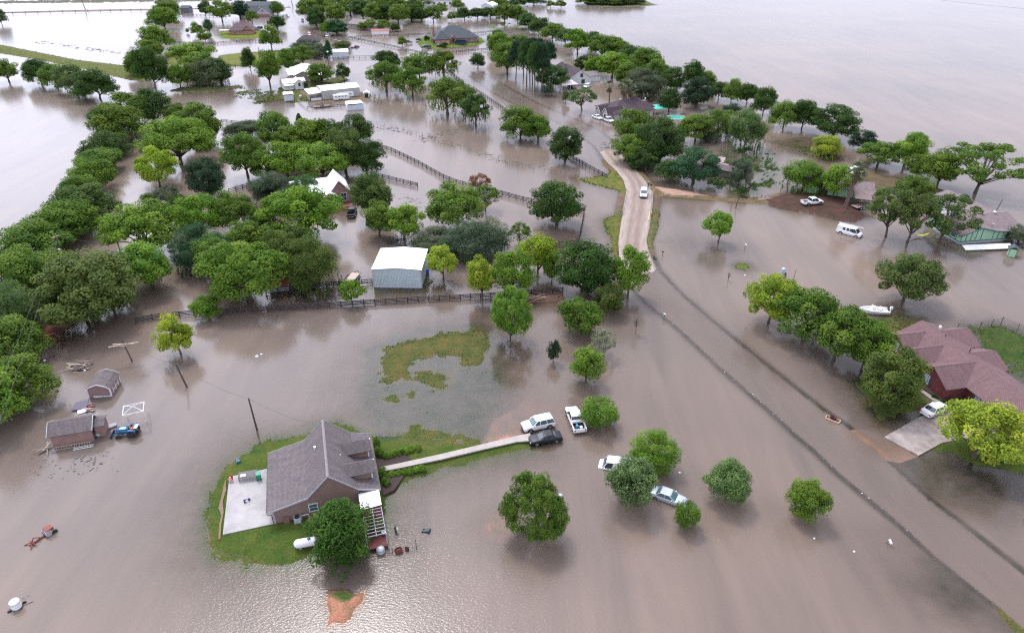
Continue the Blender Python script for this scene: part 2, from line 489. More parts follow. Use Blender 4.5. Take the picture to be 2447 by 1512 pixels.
# the road, edge pairs (left, right) from the near corner to the far fields, and its level there
ROAD = [((2530, 1575), (2600, 1500), -0.02), ((2436, 1490), (2520, 1436), -0.05), ((2388, 1446), (2447, 1378), -0.08), ((2237, 1325), (2287, 1250), -0.09), ((2162, 1255), (2212, 1193), -0.09),
        ((2011, 1130), (2090, 1078), -0.08), ((1961, 1082), (2015, 1018), -0.08), ((1898, 1027), (1956, 978), -0.08), ((1836, 971), (1886, 922), -0.09), ((1726, 877), (1776, 834), -0.11),
        ((1638, 794), (1683, 757), -0.11), ((1593, 757), (1635, 716), -0.11), ((1550, 722), (1597, 678), -0.09), ((1500, 672), (1570, 646), -0.03), ((1480, 622), (1552, 606), 0.09), ((1477, 585), (1545, 578), 0.2),
        ((1482, 545), (1553, 543), 0.36), ((1489, 508), (1557, 508), 0.42), ((1497, 460), (1560, 462), 0.42), ((1490, 435), (1546, 440), 0.4), ((1474, 412), (1525, 414), 0.38),
        ((1456, 396), (1503, 395), 0.3), ((1444, 380), (1490, 376), 0.06), ((1425, 350), (1472, 350), -0.08), ((1380, 315), (1430, 312), -0.11), ((1300, 275), (1365, 283), -0.11), ((1225, 245), (1290, 252), -0.08),
        ((1170, 215), (1220, 215), -0.08), ((1120, 178), (1160, 178), -0.11), ((1060, 146), (1100, 148), -0.11), ((960, 124), (990, 130), -0.11), ((850, 106), (880, 112), -0.11), ((770, 88), (800, 96), -0.08),
        ((722, 62), (752, 68), -0.08), ((700, 30), (722, 32), -0.08), ((688, 2), (704, 2), -0.08)]

def sd_poly(px, py, poly):
    """signed distance (inside positive) of points to an outline"""
    n = len(poly)
    best = np.full(px.shape, 1e9)
    ins = np.zeros(px.shape, bool)
    for i in range(n):
        ax, ay = poly[i]
        bx, by = poly[(i + 1) % n]
        ex, ey = bx - ax, by - ay
        wx, wy = px - ax, py - ay
        t = np.clip((wx * ex + wy * ey) / (ex * ex + ey * ey + 1e-9), 0, 1)
        best = np.minimum(best, (wx - ex * t) ** 2 + (wy - ey * t) ** 2)
        c = (ay > py) != (by > py)
        with np.errstate(divide='ignore', invalid='ignore'):
            ins ^= c & (px < ex * (py - ay) / (ey if ey else 1e-9) + ax)
    d = np.sqrt(best)
    return np.where(ins, d, -d)

_rng = np.random.default_rng(5)
_LAT = _rng.random((64, 64))
def vnoise(x, y, s):
    x, y = x / s, y / s
    xi, yi = np.floor(x).astype(int), np.floor(y).astype(int)
    fx, fy = x - xi, y - yi
    fx, fy = fx * fx * (3 - 2 * fx), fy * fy * (3 - 2 * fy)
    a, b = _LAT[xi % 64, yi % 64], _LAT[(xi + 1) % 64, yi % 64]
    c, d = _LAT[xi % 64, (yi + 1) % 64], _LAT[(xi + 1) % 64, (yi + 1) % 64]
    return (a * (1 - fx) + b * fx) * (1 - fy) + (c * (1 - fx) + d * fx) * fy
def fnoise(x, y, s):
    return (vnoise(x, y, s) * 0.5 + vnoise(x + 7.3, y + 3.1, s / 2.1) * 0.3 + vnoise(x + 1.7, y - 9, s / 4.7) * 0.2) * 2 - 1

ROADP = [(G(*a), G(*b), z) for a, b, z in ROAD]
GBASE = -0.8
def relief(X, Y):
    Z = np.full(X.shape, GBASE) + 0.1 * fnoise(X, Y, 40)
    C = np.tile(np.array([0.13, 0.1, 0.075]), (X.size, 1))
    rag = fnoise(X, Y, 3.2) * 0.75 + fnoise(X + 31, Y + 17, 0.9) * 0.5
    def put(poly, top, rise, fall, cover, ragged, weight=1.0):
        nonlocal Z, C
        xs, ys = [p[0] for p in poly], [p[1] for p in poly]
        mg = min(26.0, (top - GBASE) / fall + 1)
        sel = np.nonzero((X > min(xs) - mg) & (X < max(xs) + mg) & (Y > min(ys) - mg) & (Y < max(ys) + mg))[0]
        if not sel.size:
            return
        sd = sd_poly(X[sel], Y[sel], poly)
        h0 = min(top, 0.0)
        z = np.where(sd > 0, np.minimum(top, h0 + sd * rise), h0 + sd * fall)
        z = z + rag[sel] * ragged * np.clip(1.6 - np.abs(z) * 2.5, 0.15, 1)
        up = z > Z[sel]
        wgt = np.clip((sd + 0.5) / 1.0, 0, 1) * np.where(up | (sd > 0), 1, 0)
        wgt = np.where(sd < 0, np.clip(1 + sd / 4.0, 0, 1) * up, wgt)
        C[sel] = C[sel] * (1 - wgt[:, None]) + np.array(cover) * wgt[:, None]
        Z[sel] = np.where(up, z, Z[sel])
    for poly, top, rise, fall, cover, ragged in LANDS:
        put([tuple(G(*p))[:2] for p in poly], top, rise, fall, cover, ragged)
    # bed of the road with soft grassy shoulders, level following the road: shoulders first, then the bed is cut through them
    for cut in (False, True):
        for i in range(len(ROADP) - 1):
            (a0, b0, z0), (a1, b1, z1) = ROADP[i], ROADP[i + 1]
            for sub in range(3):
                t0, t1 = sub / 3, (sub + 1) / 3
                quad = [a0.lerp(a1, t0), b0.lerp(b1, t0), b0.lerp(b1, t1), a0.lerp(a1, t1)]
                zz = z0 + (z1 - z0) * (t0 + t1) / 2
                poly = [tuple(q)[:2] for q in quad]
                xs, ys = [p[0] for p in poly], [p[1] for p in poly]
                sel = np.nonzero((X > min(xs) - 5) & (X < max(xs) + 5) & (Y > min(ys) - 5) & (Y < max(ys) + 5))[0]
                if not sel.size:
                    continue
                sd = sd_poly(X[sel], Y[sel], poly)
                if cut:
                    Z[sel] = np.where(sd > -0.25, np.minimum(Z[sel], zz - 0.13), Z[sel])
                    continue
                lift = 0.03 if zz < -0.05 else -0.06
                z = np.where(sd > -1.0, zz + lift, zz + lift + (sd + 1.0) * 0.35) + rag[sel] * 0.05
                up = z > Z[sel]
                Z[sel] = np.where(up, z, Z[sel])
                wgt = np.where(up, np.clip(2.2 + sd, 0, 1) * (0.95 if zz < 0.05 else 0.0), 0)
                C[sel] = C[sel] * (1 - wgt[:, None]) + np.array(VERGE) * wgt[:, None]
    return Z, C

ys = [-300, -60, 0, 20, 30] + [G(CX, yy).y for yy in np.linspace(1640, -8, 560)] + [760, 900, 1200, 2000, 4000, 9000]
us = np.concatenate([[-12, -4, -1.8], np.linspace(-1, 1, 860), [1.8, 4, 12]])
YY = np.repeat(np.array(ys, float), len(us))
XX = np.tile(us, len(ys)) * (0.74 * np.maximum(YY, 0) + 34)
NR, NC = len(ys), len(us)
ZZ, CC = relief(XX, YY)

def sheet(name, z, material):
    me = bpy.data.meshes.new(name)
    n = NR * NC
    co = np.stack([XX, YY, z], 1).astype(np.float32)
    idx = np.arange(n).reshape(NR, NC)
    q = np.stack([idx[:-1, :-1], idx[:-1, 1:], idx[1:, 1:], idx[1:, :-1]], -1).reshape(-1, 4)
    me.vertices.add(n)
    me.vertices.foreach_set('co', co.ravel())
    me.loops.add(q.size)
    me.loops.foreach_set('vertex_index', q.ravel().astype(np.int32))
    me.polygons.add(len(q))
    me.polygons.foreach_set('loop_start', np.arange(0, q.size, 4, dtype=np.int32))
    me.polygons.foreach_set('loop_total', np.full(len(q), 4, dtype=np.int32))
    me.polygons.foreach_set('use_smooth', np.ones(len(q), bool))
    me.update(calc_edges=True)
    me.materials.append(material)
    o = bpy.data.objects.new(name, me)
    COL.objects.link(o)
    return o, me

# ground: cover colour per kind of land, grass texture on top
gm, t, b = node_mat('ground_cover')
b.inputs['Roughness'].default_value = 0.95
b.inputs['Specular IOR Level'].default_value = 0.1
at = t.nodes.new('ShaderNodeAttribute')
at.attribute_name = 'cover'
geo = t.nodes.new('ShaderNodeNewGeometry')
n1 = t.nodes.new('ShaderNodeTexNoise')
n1.inputs['Scale'].default_value = 0.45
n1.inputs['Detail'].default_value = 6
n2 = t.nodes.new('ShaderNodeTexNoise')
n2.inputs['Scale'].default_value = 5.0
n2.inputs['Detail'].default_value = 5
n2.inputs['Roughness'].default_value = 0.75
t.links.new(geo.outputs['Position'], n1.inputs['Vector'])
t.links.new(geo.outputs['Position'], n2.inputs['Vector'])
r1 = t.nodes.new('ShaderNodeValToRGB')
r1.color_ramp.elements[0].position = 0.3
r1.color_ramp.elements[0].color = (0.72, 0.86, 0.8, 1)
r1.color_ramp.elements[1].position = 0.68
r1.color_ramp.elements[1].color = (1.45, 1.1, 1.15, 1)
r2 = t.nodes.new('ShaderNodeValToRGB')
r2.color_ramp.elements[0].position = 0.32
r2.color_ramp.elements[0].color = (0.6, 0.6, 0.6, 1)
r2.color_ramp.elements[1].position = 0.68
r2.color_ramp.elements[1].color = (1.35, 1.35, 1.3, 1)
t.links.new(n1.outputs['Fac'], r1.inputs['Fac'])
t.links.new(n2.outputs['Fac'], r2.inputs['Fac'])
m1 = t.nodes.new('ShaderNodeMixRGB')
m1.blend_type = 'MULTIPLY'
m1.inputs['Fac'].default_value = 1
m2 = t.nodes.new('ShaderNodeMixRGB')
m2.blend_type = 'MULTIPLY'
m2.inputs['Fac'].default_value = 1
t.links.new(at.outputs['Color'], m1.inputs['Color1'])
t.links.new(r1.outputs['Color'], m1.inputs['Color2'])
t.links.new(m1.outputs['Color'], m2.inputs['Color1'])
t.links.new(r2.outputs['Color'], m2.inputs['Color2'])
t.links.new(m2.outputs['Color'], b.inputs['Base Color'])
bn = t.nodes.new('ShaderNodeBump')
bn.inputs['Strength'].default_value = 0.8
bn.inputs['Distance'].default_value = 0.12
t.links.new(n2.outputs['Fac'], bn.inputs['Height'])
t.links.new(bn.outputs['Normal'], b.inputs['Normal'])
ground, gme = sheet('ground', ZZ, gm)
ca = gme.attributes.new('cover', 'FLOAT_COLOR', 'POINT')
ca.data.foreach_set('color', np.concatenate([CC, np.ones((len(CC), 1))], 1).astype(np.float32).ravel())
tag(ground, 'flooded farmland with grass islands, lawns and earth banks above the water', 'ground', kind='structure')

# water: silty body, clearer where shallow, mirror of the sky by its real Fresnel share
wm, t, b = node_mat('flood_water')
out = t.nodes['Material Output']
t.nodes.remove(b)
at = t.nodes.new('ShaderNodeAttribute')
at.attribute_name = 'depth'
geo = t.nodes.new('ShaderNodeNewGeometry')
mul = t.nodes.new('ShaderNodeMath')
mul.operation = 'MULTIPLY'
mul.inputs[1].default_value = -6.5
ex = t.nodes.new('ShaderNodeMath')
ex.operation = 'EXPONENT'
t.links.new(at.outputs['Fac'], mul.inputs[0])
t.links.new(mul.outputs[0], ex.inputs[0])
# silt: slow changes of colour
sn = t.nodes.new('ShaderNodeTexNoise')
sn.inputs['Scale'].default_value = 0.018
sn.inputs['Detail'].default_value = 4
t.links.new(geo.outputs['Position'], sn.inputs['Vector'])
sr = t.nodes.new('ShaderNodeValToRGB')
sr.color_ramp.elements[0].position = 0.35
sr.color_ramp.elements[0].color = (0.146, 0.118, 0.101, 1)
sr.color_ramp.elements[1].position = 0.65
sr.color_ramp.elements[1].color = (0.196, 0.149, 0.118, 1)
t.links.new(sn.outputs['Fac'], sr.inputs['Fac'])
dif = t.nodes.new('ShaderNodeBsdfDiffuse')
smp = t.nodes.new('ShaderNodeMapping')
smp.inputs['Rotation'].default_value = (0, 0, R(-35))
smp.inputs['Scale'].default_value = (0.16, 0.022, 1)
t.links.new(geo.outputs['Position'], smp.inputs['Vector'])
sn2 = t.nodes.new('ShaderNodeTexNoise')
sn2.inputs['Scale'].default_value = 1.0
sn2.inputs['Detail'].default_value = 6
sn2.inputs['Roughness'].default_value = 0.6
sn2.inputs['Distortion'].default_value = 0.6
t.links.new(smp.outputs['Vector'], sn2.inputs['Vector'])
sr2 = t.nodes.new('ShaderNodeValToRGB')
sr2.color_ramp.elements[0].position = 0.3
sr2.color_ramp.elements[0].color = (0.86, 0.87, 0.88, 1)
sr2.color_ramp.elements[1].position = 0.7
sr2.color_ramp.elements[1].color = (1.16, 1.13, 1.10, 1)
t.links.new(sn2.outputs['Fac'], sr2.inputs['Fac'])
smx = t.nodes.new('ShaderNodeMixRGB')
smx.blend_type = 'MULTIPLY'
smx.inputs['Fac'].default_value = 1
t.links.new(sr.outputs['Color'], smx.inputs['Color1'])
t.links.new(sr2.outputs['Color'], smx.inputs['Color2'])
t.links.new(smx.outputs['Color'], dif.inputs['Color'])
tr = t.nodes.new('ShaderNodeBsdfTransparent')
tr.inputs['Color'].default_value = (0.95, 0.9, 0.82, 1)
body = t.nodes.new('ShaderNodeMixShader')
t.links.new(ex.outputs[0], body.inputs[0])
t.links.new(dif.outputs[0], body.inputs[1])
t.links.new(tr.outputs[0], body.inputs[2])
# ripples: short wind waves in drifting patches over a slow swell
mp = t.nodes.new('ShaderNodeMapping')
mp.inputs['Rotation'].default_value = (0, 0, R(28))
mp.inputs['Scale'].default_value = (1.0, 2.1, 1.0)
t.links.new(geo.outputs['Position'], mp.inputs['Vector'])
w1 = t.nodes.new('ShaderNodeTexNoise')
w1.inputs['Scale'].default_value = 2.4
w1.inputs['Detail'].default_value = 3
w1.inputs['Roughness'].default_value = 0.55
t.links.new(mp.outputs['Vector'], w1.inputs['Vector'])
w2 = t.nodes.new('ShaderNodeTexNoise')
w2.inputs['Scale'].default_value = 0.022
w2.inputs['Detail'].default_value = 3
t.links.new(geo.outputs['Position'], w2.inputs['Vector'])
wr = t.nodes.new('ShaderNodeValToRGB')
wr.color_ramp.elements[0].position = 0.38
wr.color_ramp.elements[0].color = (0.5, 0.5, 0.5, 1)
wr.color_ramp.elements[1].position = 0.62
t.links.new(w2.outputs['Fac'], wr.inputs['Fac'])
# the open water in the lee-less near corner is rougher
sep = t.nodes.new('ShaderNodeSeparateXYZ')
t.links.new(geo.outputs['Position'], sep.inputs[0])
mr = t.nodes.new('ShaderNodeMapRange')
mr.inputs['From Min'].default_value = 45
mr.inputs['From Max'].default_value = 85
mr.inputs['To Min'].default_value = 1.0
mr.inputs['To Max'].default_value = 0.12
t.links.new(sep.outputs['Y'], mr.inputs['Value'])
hm = t.nodes.new('ShaderNodeMath')
hm.operation = 'MULTIPLY'
t.links.new(wr.outputs['Color'], hm.inputs[0])
t.links.new(mr.outputs[0], hm.inputs[1])
wb = t.nodes.new('ShaderNodeBump')
wb.inputs['Distance'].default_value = 0.045
t.links.new(hm.outputs[0], wb.inputs['Strength'])
t.links.new(w1.outputs['Fac'], wb.inputs['Height'])
fr = t.nodes.new('ShaderNodeFresnel')
fr.inputs['IOR'].default_value = 1.34
t.links.new(wb.outputs['Normal'], fr.inputs['Normal'])
gl = t.nodes.new('ShaderNodeBsdfGlossy')
gl.inputs['Roughness'].default_value = 0.15
gl.inputs['Color'].default_value = (1, 1, 1, 1)
t.links.new(wb.outputs['Normal'], gl.inputs['Normal'])
fin = t.nodes.new('ShaderNodeMixShader')
t.links.new(fr.outputs[0], fin.inputs[0])
t.links.new(body.outputs[0], fin.inputs[1])
t.links.new(gl.outputs[0], fin.inputs[2])
t.links.new(fin.outputs[0], out.inputs['Surface'])
water, wme = sheet('water', np.zeros_like(ZZ), wm)
da = wme.attributes.new('depth', 'FLOAT', 'POINT')
da.data.foreach_set('value', np.clip(-ZZ, 0, 2).astype(np.float32))
tag(water, 'brown silty floodwater spread over the whole neighbourhood', 'water', kind='structure')

# the road itself
rm, t, b = node_mat('gravel')
b.inputs['Roughness'].default_value = 0.95
b.inputs['Specular IOR Level'].default_value = 0.15
uvn = t.nodes.new('ShaderNodeUVMap')
mp = t.nodes.new('ShaderNodeMapping')
mp.inputs['Scale'].default_value = (1.0, 0.12, 1)
t.links.new(uvn.outputs['UV'], mp.inputs['Vector'])
n1 = t.nodes.new('ShaderNodeTexNoise')
n1.inputs['Scale'].default_value = 1.3
n1.inputs['Detail'].default_value = 7
n1.inputs['Roughness'].default_value = 0.7
t.links.new(mp.outputs['Vector'], n1.inputs['Vector'])
n2 = t.nodes.new('ShaderNodeTexNoise')
n2.inputs['Scale'].default_value = 3.5
n2.inputs['Detail'].default_value = 8
t.links.new(uvn.outputs['UV'], n2.inputs['Vector'])
r1 = t.nodes.new('ShaderNodeValToRGB')
r1.color_ramp.elements[0].position = 0.34
r1.color_ramp.elements[0].color = (0.27, 0.222, 0.19, 1)
r1.color_ramp.elements[1].position = 0.62
r1.color_ramp.elements[1].color = (0.405, 0.34, 0.295, 1)
t.links.new(n1.outputs['Fac'], r1.inputs['Fac'])
mm = t.nodes.new('ShaderNodeMixRGB')
mm.blend_type = 'MULTIPLY'
mm.inputs['Fac'].default_value = 0.8
r2 = t.nodes.new('ShaderNodeValToRGB')
r2.color_ramp.elements[0].position = 0.3
r2.color_ramp.elements[0].color = (0.7, 0.68, 0.66, 1)
r2.color_ramp.elements[1].position = 0.65
r2.color_ramp.elements[1].color = (1.2, 1.2, 1.2, 1)
t.links.new(n2.outputs['Fac'], r2.inputs['Fac'])
t.links.new(r1.outputs['Color'], mm.inputs['Color1'])
t.links.new(r2.outputs['Color'], mm.inputs['Color2'])
su = t.nodes.new('ShaderNodeSeparateXYZ')
t.links.new(uvn.outputs['UV'], su.inputs[0])
ru = t.nodes.new('ShaderNodeValToRGB')                # wheel worn mud along the middle
ru.color_ramp.elements[0].position = 0.18
ru.color_ramp.elements[0].color = (0, 0, 0, 1)
ru.color_ramp.elements[1].position = 0.95
ru.color_ramp.elements[1].color = (0, 0, 0, 1)
for pp, vv in ((0.36, 0.75), (0.5, 0.35), (0.66, 0.8)):
    e_ = ru.color_ramp.elements.new(pp)
    e_.color = (vv, vv, vv, 1)
du = t.nodes.new('ShaderNodeMath')
du.operation = 'MULTIPLY_ADD'
du.inputs[1].default_value = 0.15
t.links.new(su.outputs[0], du.inputs[0])
du2 = t.nodes.new('ShaderNodeMath')
du2.operation = 'MULTIPLY_ADD'
du2.inputs[1].default_value = 0.3
du2.inputs[2].default_value = -0.15
t.links.new(n2.outputs['Fac'], du2.inputs[0])
t.links.new(du2.outputs[0], du.inputs[2])
t.links.new(du.outputs[0], ru.inputs['Fac'])
mud = t.nodes.new('ShaderNodeMixRGB')
mud.inputs['Color2'].default_value = (0.2, 0.14, 0.115, 1)
t.links.new(ru.outputs['Color'], mud.inputs['Fac'])
t.links.new(mm.outputs['Color'], mud.inputs['Color1'])
t.links.new(mud.outputs['Color'], b.inputs['Base Color'])
bn = t.nodes.new('ShaderNodeBump')
bn.inputs['Strength'].default_value = 0.7
bn.inputs['Distance'].default_value = 0.08
t.links.new(n1.outputs['Fac'], bn.inputs['Height'])
t.links.new(bn.outputs['Normal'], b.inputs['Normal'])

def ribbon(name, pairs, material, label, cat, across=6, along=5, thick=0.12, crown=0.0):
    """road or path strip between edge pairs (left, right, level), in metres; with thickness"""
    mb = MB()
    rings, uvs = [], []
    dist = 0
    prev = None
    for i in range(len(pairs) - 1):
        (a0, b0, z0), (a1, b1, z1) = pairs[i], pairs[i + 1]
        for k in range(along + (1 if i == len(pairs) - 2 else 0)):
            tt = k / along
            a, c, z = a0.lerp(a1, tt), b0.lerp(b1, tt), z0 + (z1 - z0) * tt
            m = (a + c) / 2
            if prev is not None:
                dist += (m - prev).length
            prev = m
            row = []
            wdt = (c - a).length
            for j in range(across + 1):
                s = j / across
                p = a.lerp(c, s)
                row.append((p.x, p.y, z + crown * (1 - (2 * s - 1) ** 2) + (crown * 1.6 * float(fnoise(np.array([p.x]), np.array([p.y]), 2.2)[0]) if crown else 0)))
                uvs.append((s * wdt, dist))
            rings.append(row)
    n = across + 1
    vs = [p for r in rings for p in r]
    fs = []
    for k in range(len(rings) - 1):
        for j in range(across):
            fs.append((k * n + j, k * n + j + 1, (k + 1) * n + j + 1, (k + 1) * n + j))
    me = bpy.data.meshes.new(name)
    me.from_pydata(vs, [], fs)
    l = me.uv_layers.new(name='UVMap')
    for p in me.polygons:
        p.use_smooth = across > 3
        for li in p.loop_indices:
            l.data[li].uv = uvs[me.loops[li].vertex_index]
    me.materials.append(material)
    o = bpy.data.objects.new(name, me)
    COL.objects.link(o)
    md = o.modifiers.new('thickness', 'SOLIDIFY')
    md.thickness = thick
    md.offset = -1
    tag(o, label, cat, kind='structure')
    return o
road = ribbon('road', ROADP, rm, 'washed out gravel road, bare on the culvert and under shallow water beyond', 'road', across=12, along=8, crown=0.035)
# ================================================================== TREES
def leaf_mat(name, gloss=0.12):
    m, t, b = node_mat(name)
    oi = t.nodes.new('ShaderNodeObjectInfo')
    at = t.nodes.new('ShaderNodeAttribute')
    at.attribute_name = 'tone'
    hsv = t.nodes.new('ShaderNodeHueSaturation')
    r = t.nodes.new('ShaderNodeMapRange')
    r.inputs['To Min'].default_value = 0.62
    r.inputs['To Max'].default_value = 1.45
    t.links.new(at.outputs['Fac'], r.inputs['Value'])
    t.links.new(r.outputs[0], hsv.inputs['Value'])
    h = t.nodes.new('ShaderNodeMapRange')
    h.inputs['To Min'].default_value = 0.525
    h.inputs['To Max'].default_value = 0.482
    t.links.new(at.outputs['Fac'], h.inputs['Value'])
    t.links.new(h.outputs[0], hsv.inputs['Hue'])
    t.links.new(oi.outputs['Color'], hsv.inputs['Color'])
    t.links.new(hsv.outputs['Color'], b.inputs['Base Color'])
    b.inputs['Roughness'].default_value = 0.75
    b.inputs['Specular IOR Level'].default_value = gloss
    tl = t.nodes.new('ShaderNodeBsdfTranslucent')
    t.links.new(hsv.outputs['Color'], tl.inputs['Color'])
    mixs = t.nodes.new('ShaderNodeMixShader')
    mixs.inputs[0].default_value = 0.38
    t.links.new(b.outputs[0], mixs.inputs[1])
    t.links.new(tl.outputs[0], mixs.inputs[2])
    t.links.new(mixs.outputs[0], t.nodes['Material Output'].inputs['Surface'])
    return m
LEAF = leaf_mat('leaves')
BARK = mat('bark', (0.1, 0.08, 0.065), 0.95, var=0.4, scale=6, bump=0.6)
PALEBARK = mat('pale_bark', (0.2, 0.17, 0.14), 0.95, var=0.35, scale=6, bump=0.5)

def leaves_mesh(name, P, N, A, B, tone, T=None):
    """one quad per leaf spray: centres P, normals N, half lengths A, half widths B"""
    n = len(P)
    rg = np.random.default_rng(n)
    N = N / (np.linalg.norm(N, axis=1, keepdims=True) + 1e-9)
    if T is None:
        T = rg.normal(size=(n, 3))
    T = T - N * (T * N).sum(1, keepdims=True)
    T /= np.linalg.norm(T, axis=1, keepdims=True) + 1e-9
    Bv = np.cross(N, T)
    a, b = A[:, None], B[:, None]
    fold = N * (b * 0.5)
    V = np.stack([P - T * a, P + Bv * b - fold, P + T * a, P - Bv * b - fold], 1).reshape(-1, 3)
    me = bpy.data.meshes.new(name)
    me.vertices.add(4 * n)
    me.vertices.foreach_set('co', V.astype(np.float32).ravel())
    me.loops.add(4 * n)
    me.loops.foreach_set('vertex_index', np.arange(4 * n, dtype=np.int32))
    me.polygons.add(n)
    me.polygons.foreach_set('loop_start', np.arange(0, 4 * n, 4, dtype=np.int32))
    me.polygons.foreach_set('loop_total', np.full(n, 4, dtype=np.int32))
    me.update(calc_edges=True)
    ta = me.attributes.new('tone', 'FLOAT', 'FACE')
    ta.data.foreach_set('value', np.clip(tone, 0, 1).astype(np.float32))
    me.materials.append(LEAF)
    return me

def unit(rg, n, zmin=-1.0):
    d = rg.normal(size=(n * 6 + 30, 3))
    d /= np.linalg.norm(d, axis=1, keepdims=True)
    return d[d[:, 2] > zmin][:n]

# kind: crown base, clumps, clump radius, leaves per clump, leaf half length, half width, dome lowest direction, inner fill, trunk height, droop strands
KIND = {
    'broad': dict(z0=0.16, nc=85, rc=0.125, nl=170, a=0.019, b=0.012, zmin=-0.75, fill=0.5, droop=0, tr=0.026, flat=0.8, lob=0.2),
    'moss':  dict(z0=0.22, nc=72, rc=0.125, nl=160, a=0.019, b=0.012, zmin=-0.6, fill=0.5, droop=130, tr=0.028, flat=0.8, lob=0.2),
    'oak':   dict(z0=0.05, nc=120, rc=0.105, nl=150, a=0.016, b=0.010, zmin=-0.8, fill=0.5, droop=0, tr=0.03, flat=0.85, lob=0.12),
    'young': dict(z0=0.2, nc=46, rc=0.135, nl=150, a=0.023, b=0.015, zmin=-0.8, fill=0.5, droop=0, tr=0.022, flat=0.9, lob=0.22),
    'fine':  dict(z0=0.03, nc=110, rc=0.12, nl=170, a=0.026, b=0.005, zmin=-0.75, fill=0.5, droop=60, tr=0.02, flat=0.9, lob=0.2),
    'round': dict(z0=0.05, nc=85, rc=0.125, nl=150, a=0.021, b=0.010, zmin=-0.9, fill=0.5, droop=0, tr=0.024, flat=0.9, lob=0.1),
    'hedge': dict(z0=-0.04, nc=90, rc=0.13, nl=150, a=0.019, b=0.012, zmin=-0.3, fill=0.5, droop=0, tr=0.02, flat=0.85, lob=0.2),
    'bush':  dict(z0=-0.1, nc=40, rc=0.17, nl=110, a=0.028, b=0.016, zmin=-0.2, fill=0.55, droop=0, tr=0.02, flat=0.85, lob=0.16),
    'pine':  dict(z0=0.08, nc=170, rc=0.08, nl=120, a=0.030, b=0.006, zmin=-0.7, fill=0.4, droop=0, tr=0.02, flat=1.0, lob=0.22),
    'open':  dict(z0=0.2, nc=60, rc=0.095, nl=110, a=0.020, b=0.010, zmin=-0.3, fill=0.35, droop=0, tr=0.022, flat=0.65, lob=0.3),
    'tall':  dict(z0=0.42, nc=60, rc=0.13, nl=110, a=0.032, b=0.007, zmin=-0.9, fill=0.6, droop=0, tr=0.02, flat=0.7, lob=0.2),
    'cedar': dict(z0=0.04, nc=150, rc=0.10, nl=110, a=0.024, b=0.008, zmin=-0.9, fill=0.6, droop=0, tr=0.028, flat=1.0, lob=0.2),
    'small': dict(z0=0.15, nc=26, rc=0.17, nl=95, a=0.038, b=0.022, zmin=-0.7, fill=0.5, droop=0, tr=0.03, flat=0.9, lob=0.2),
}

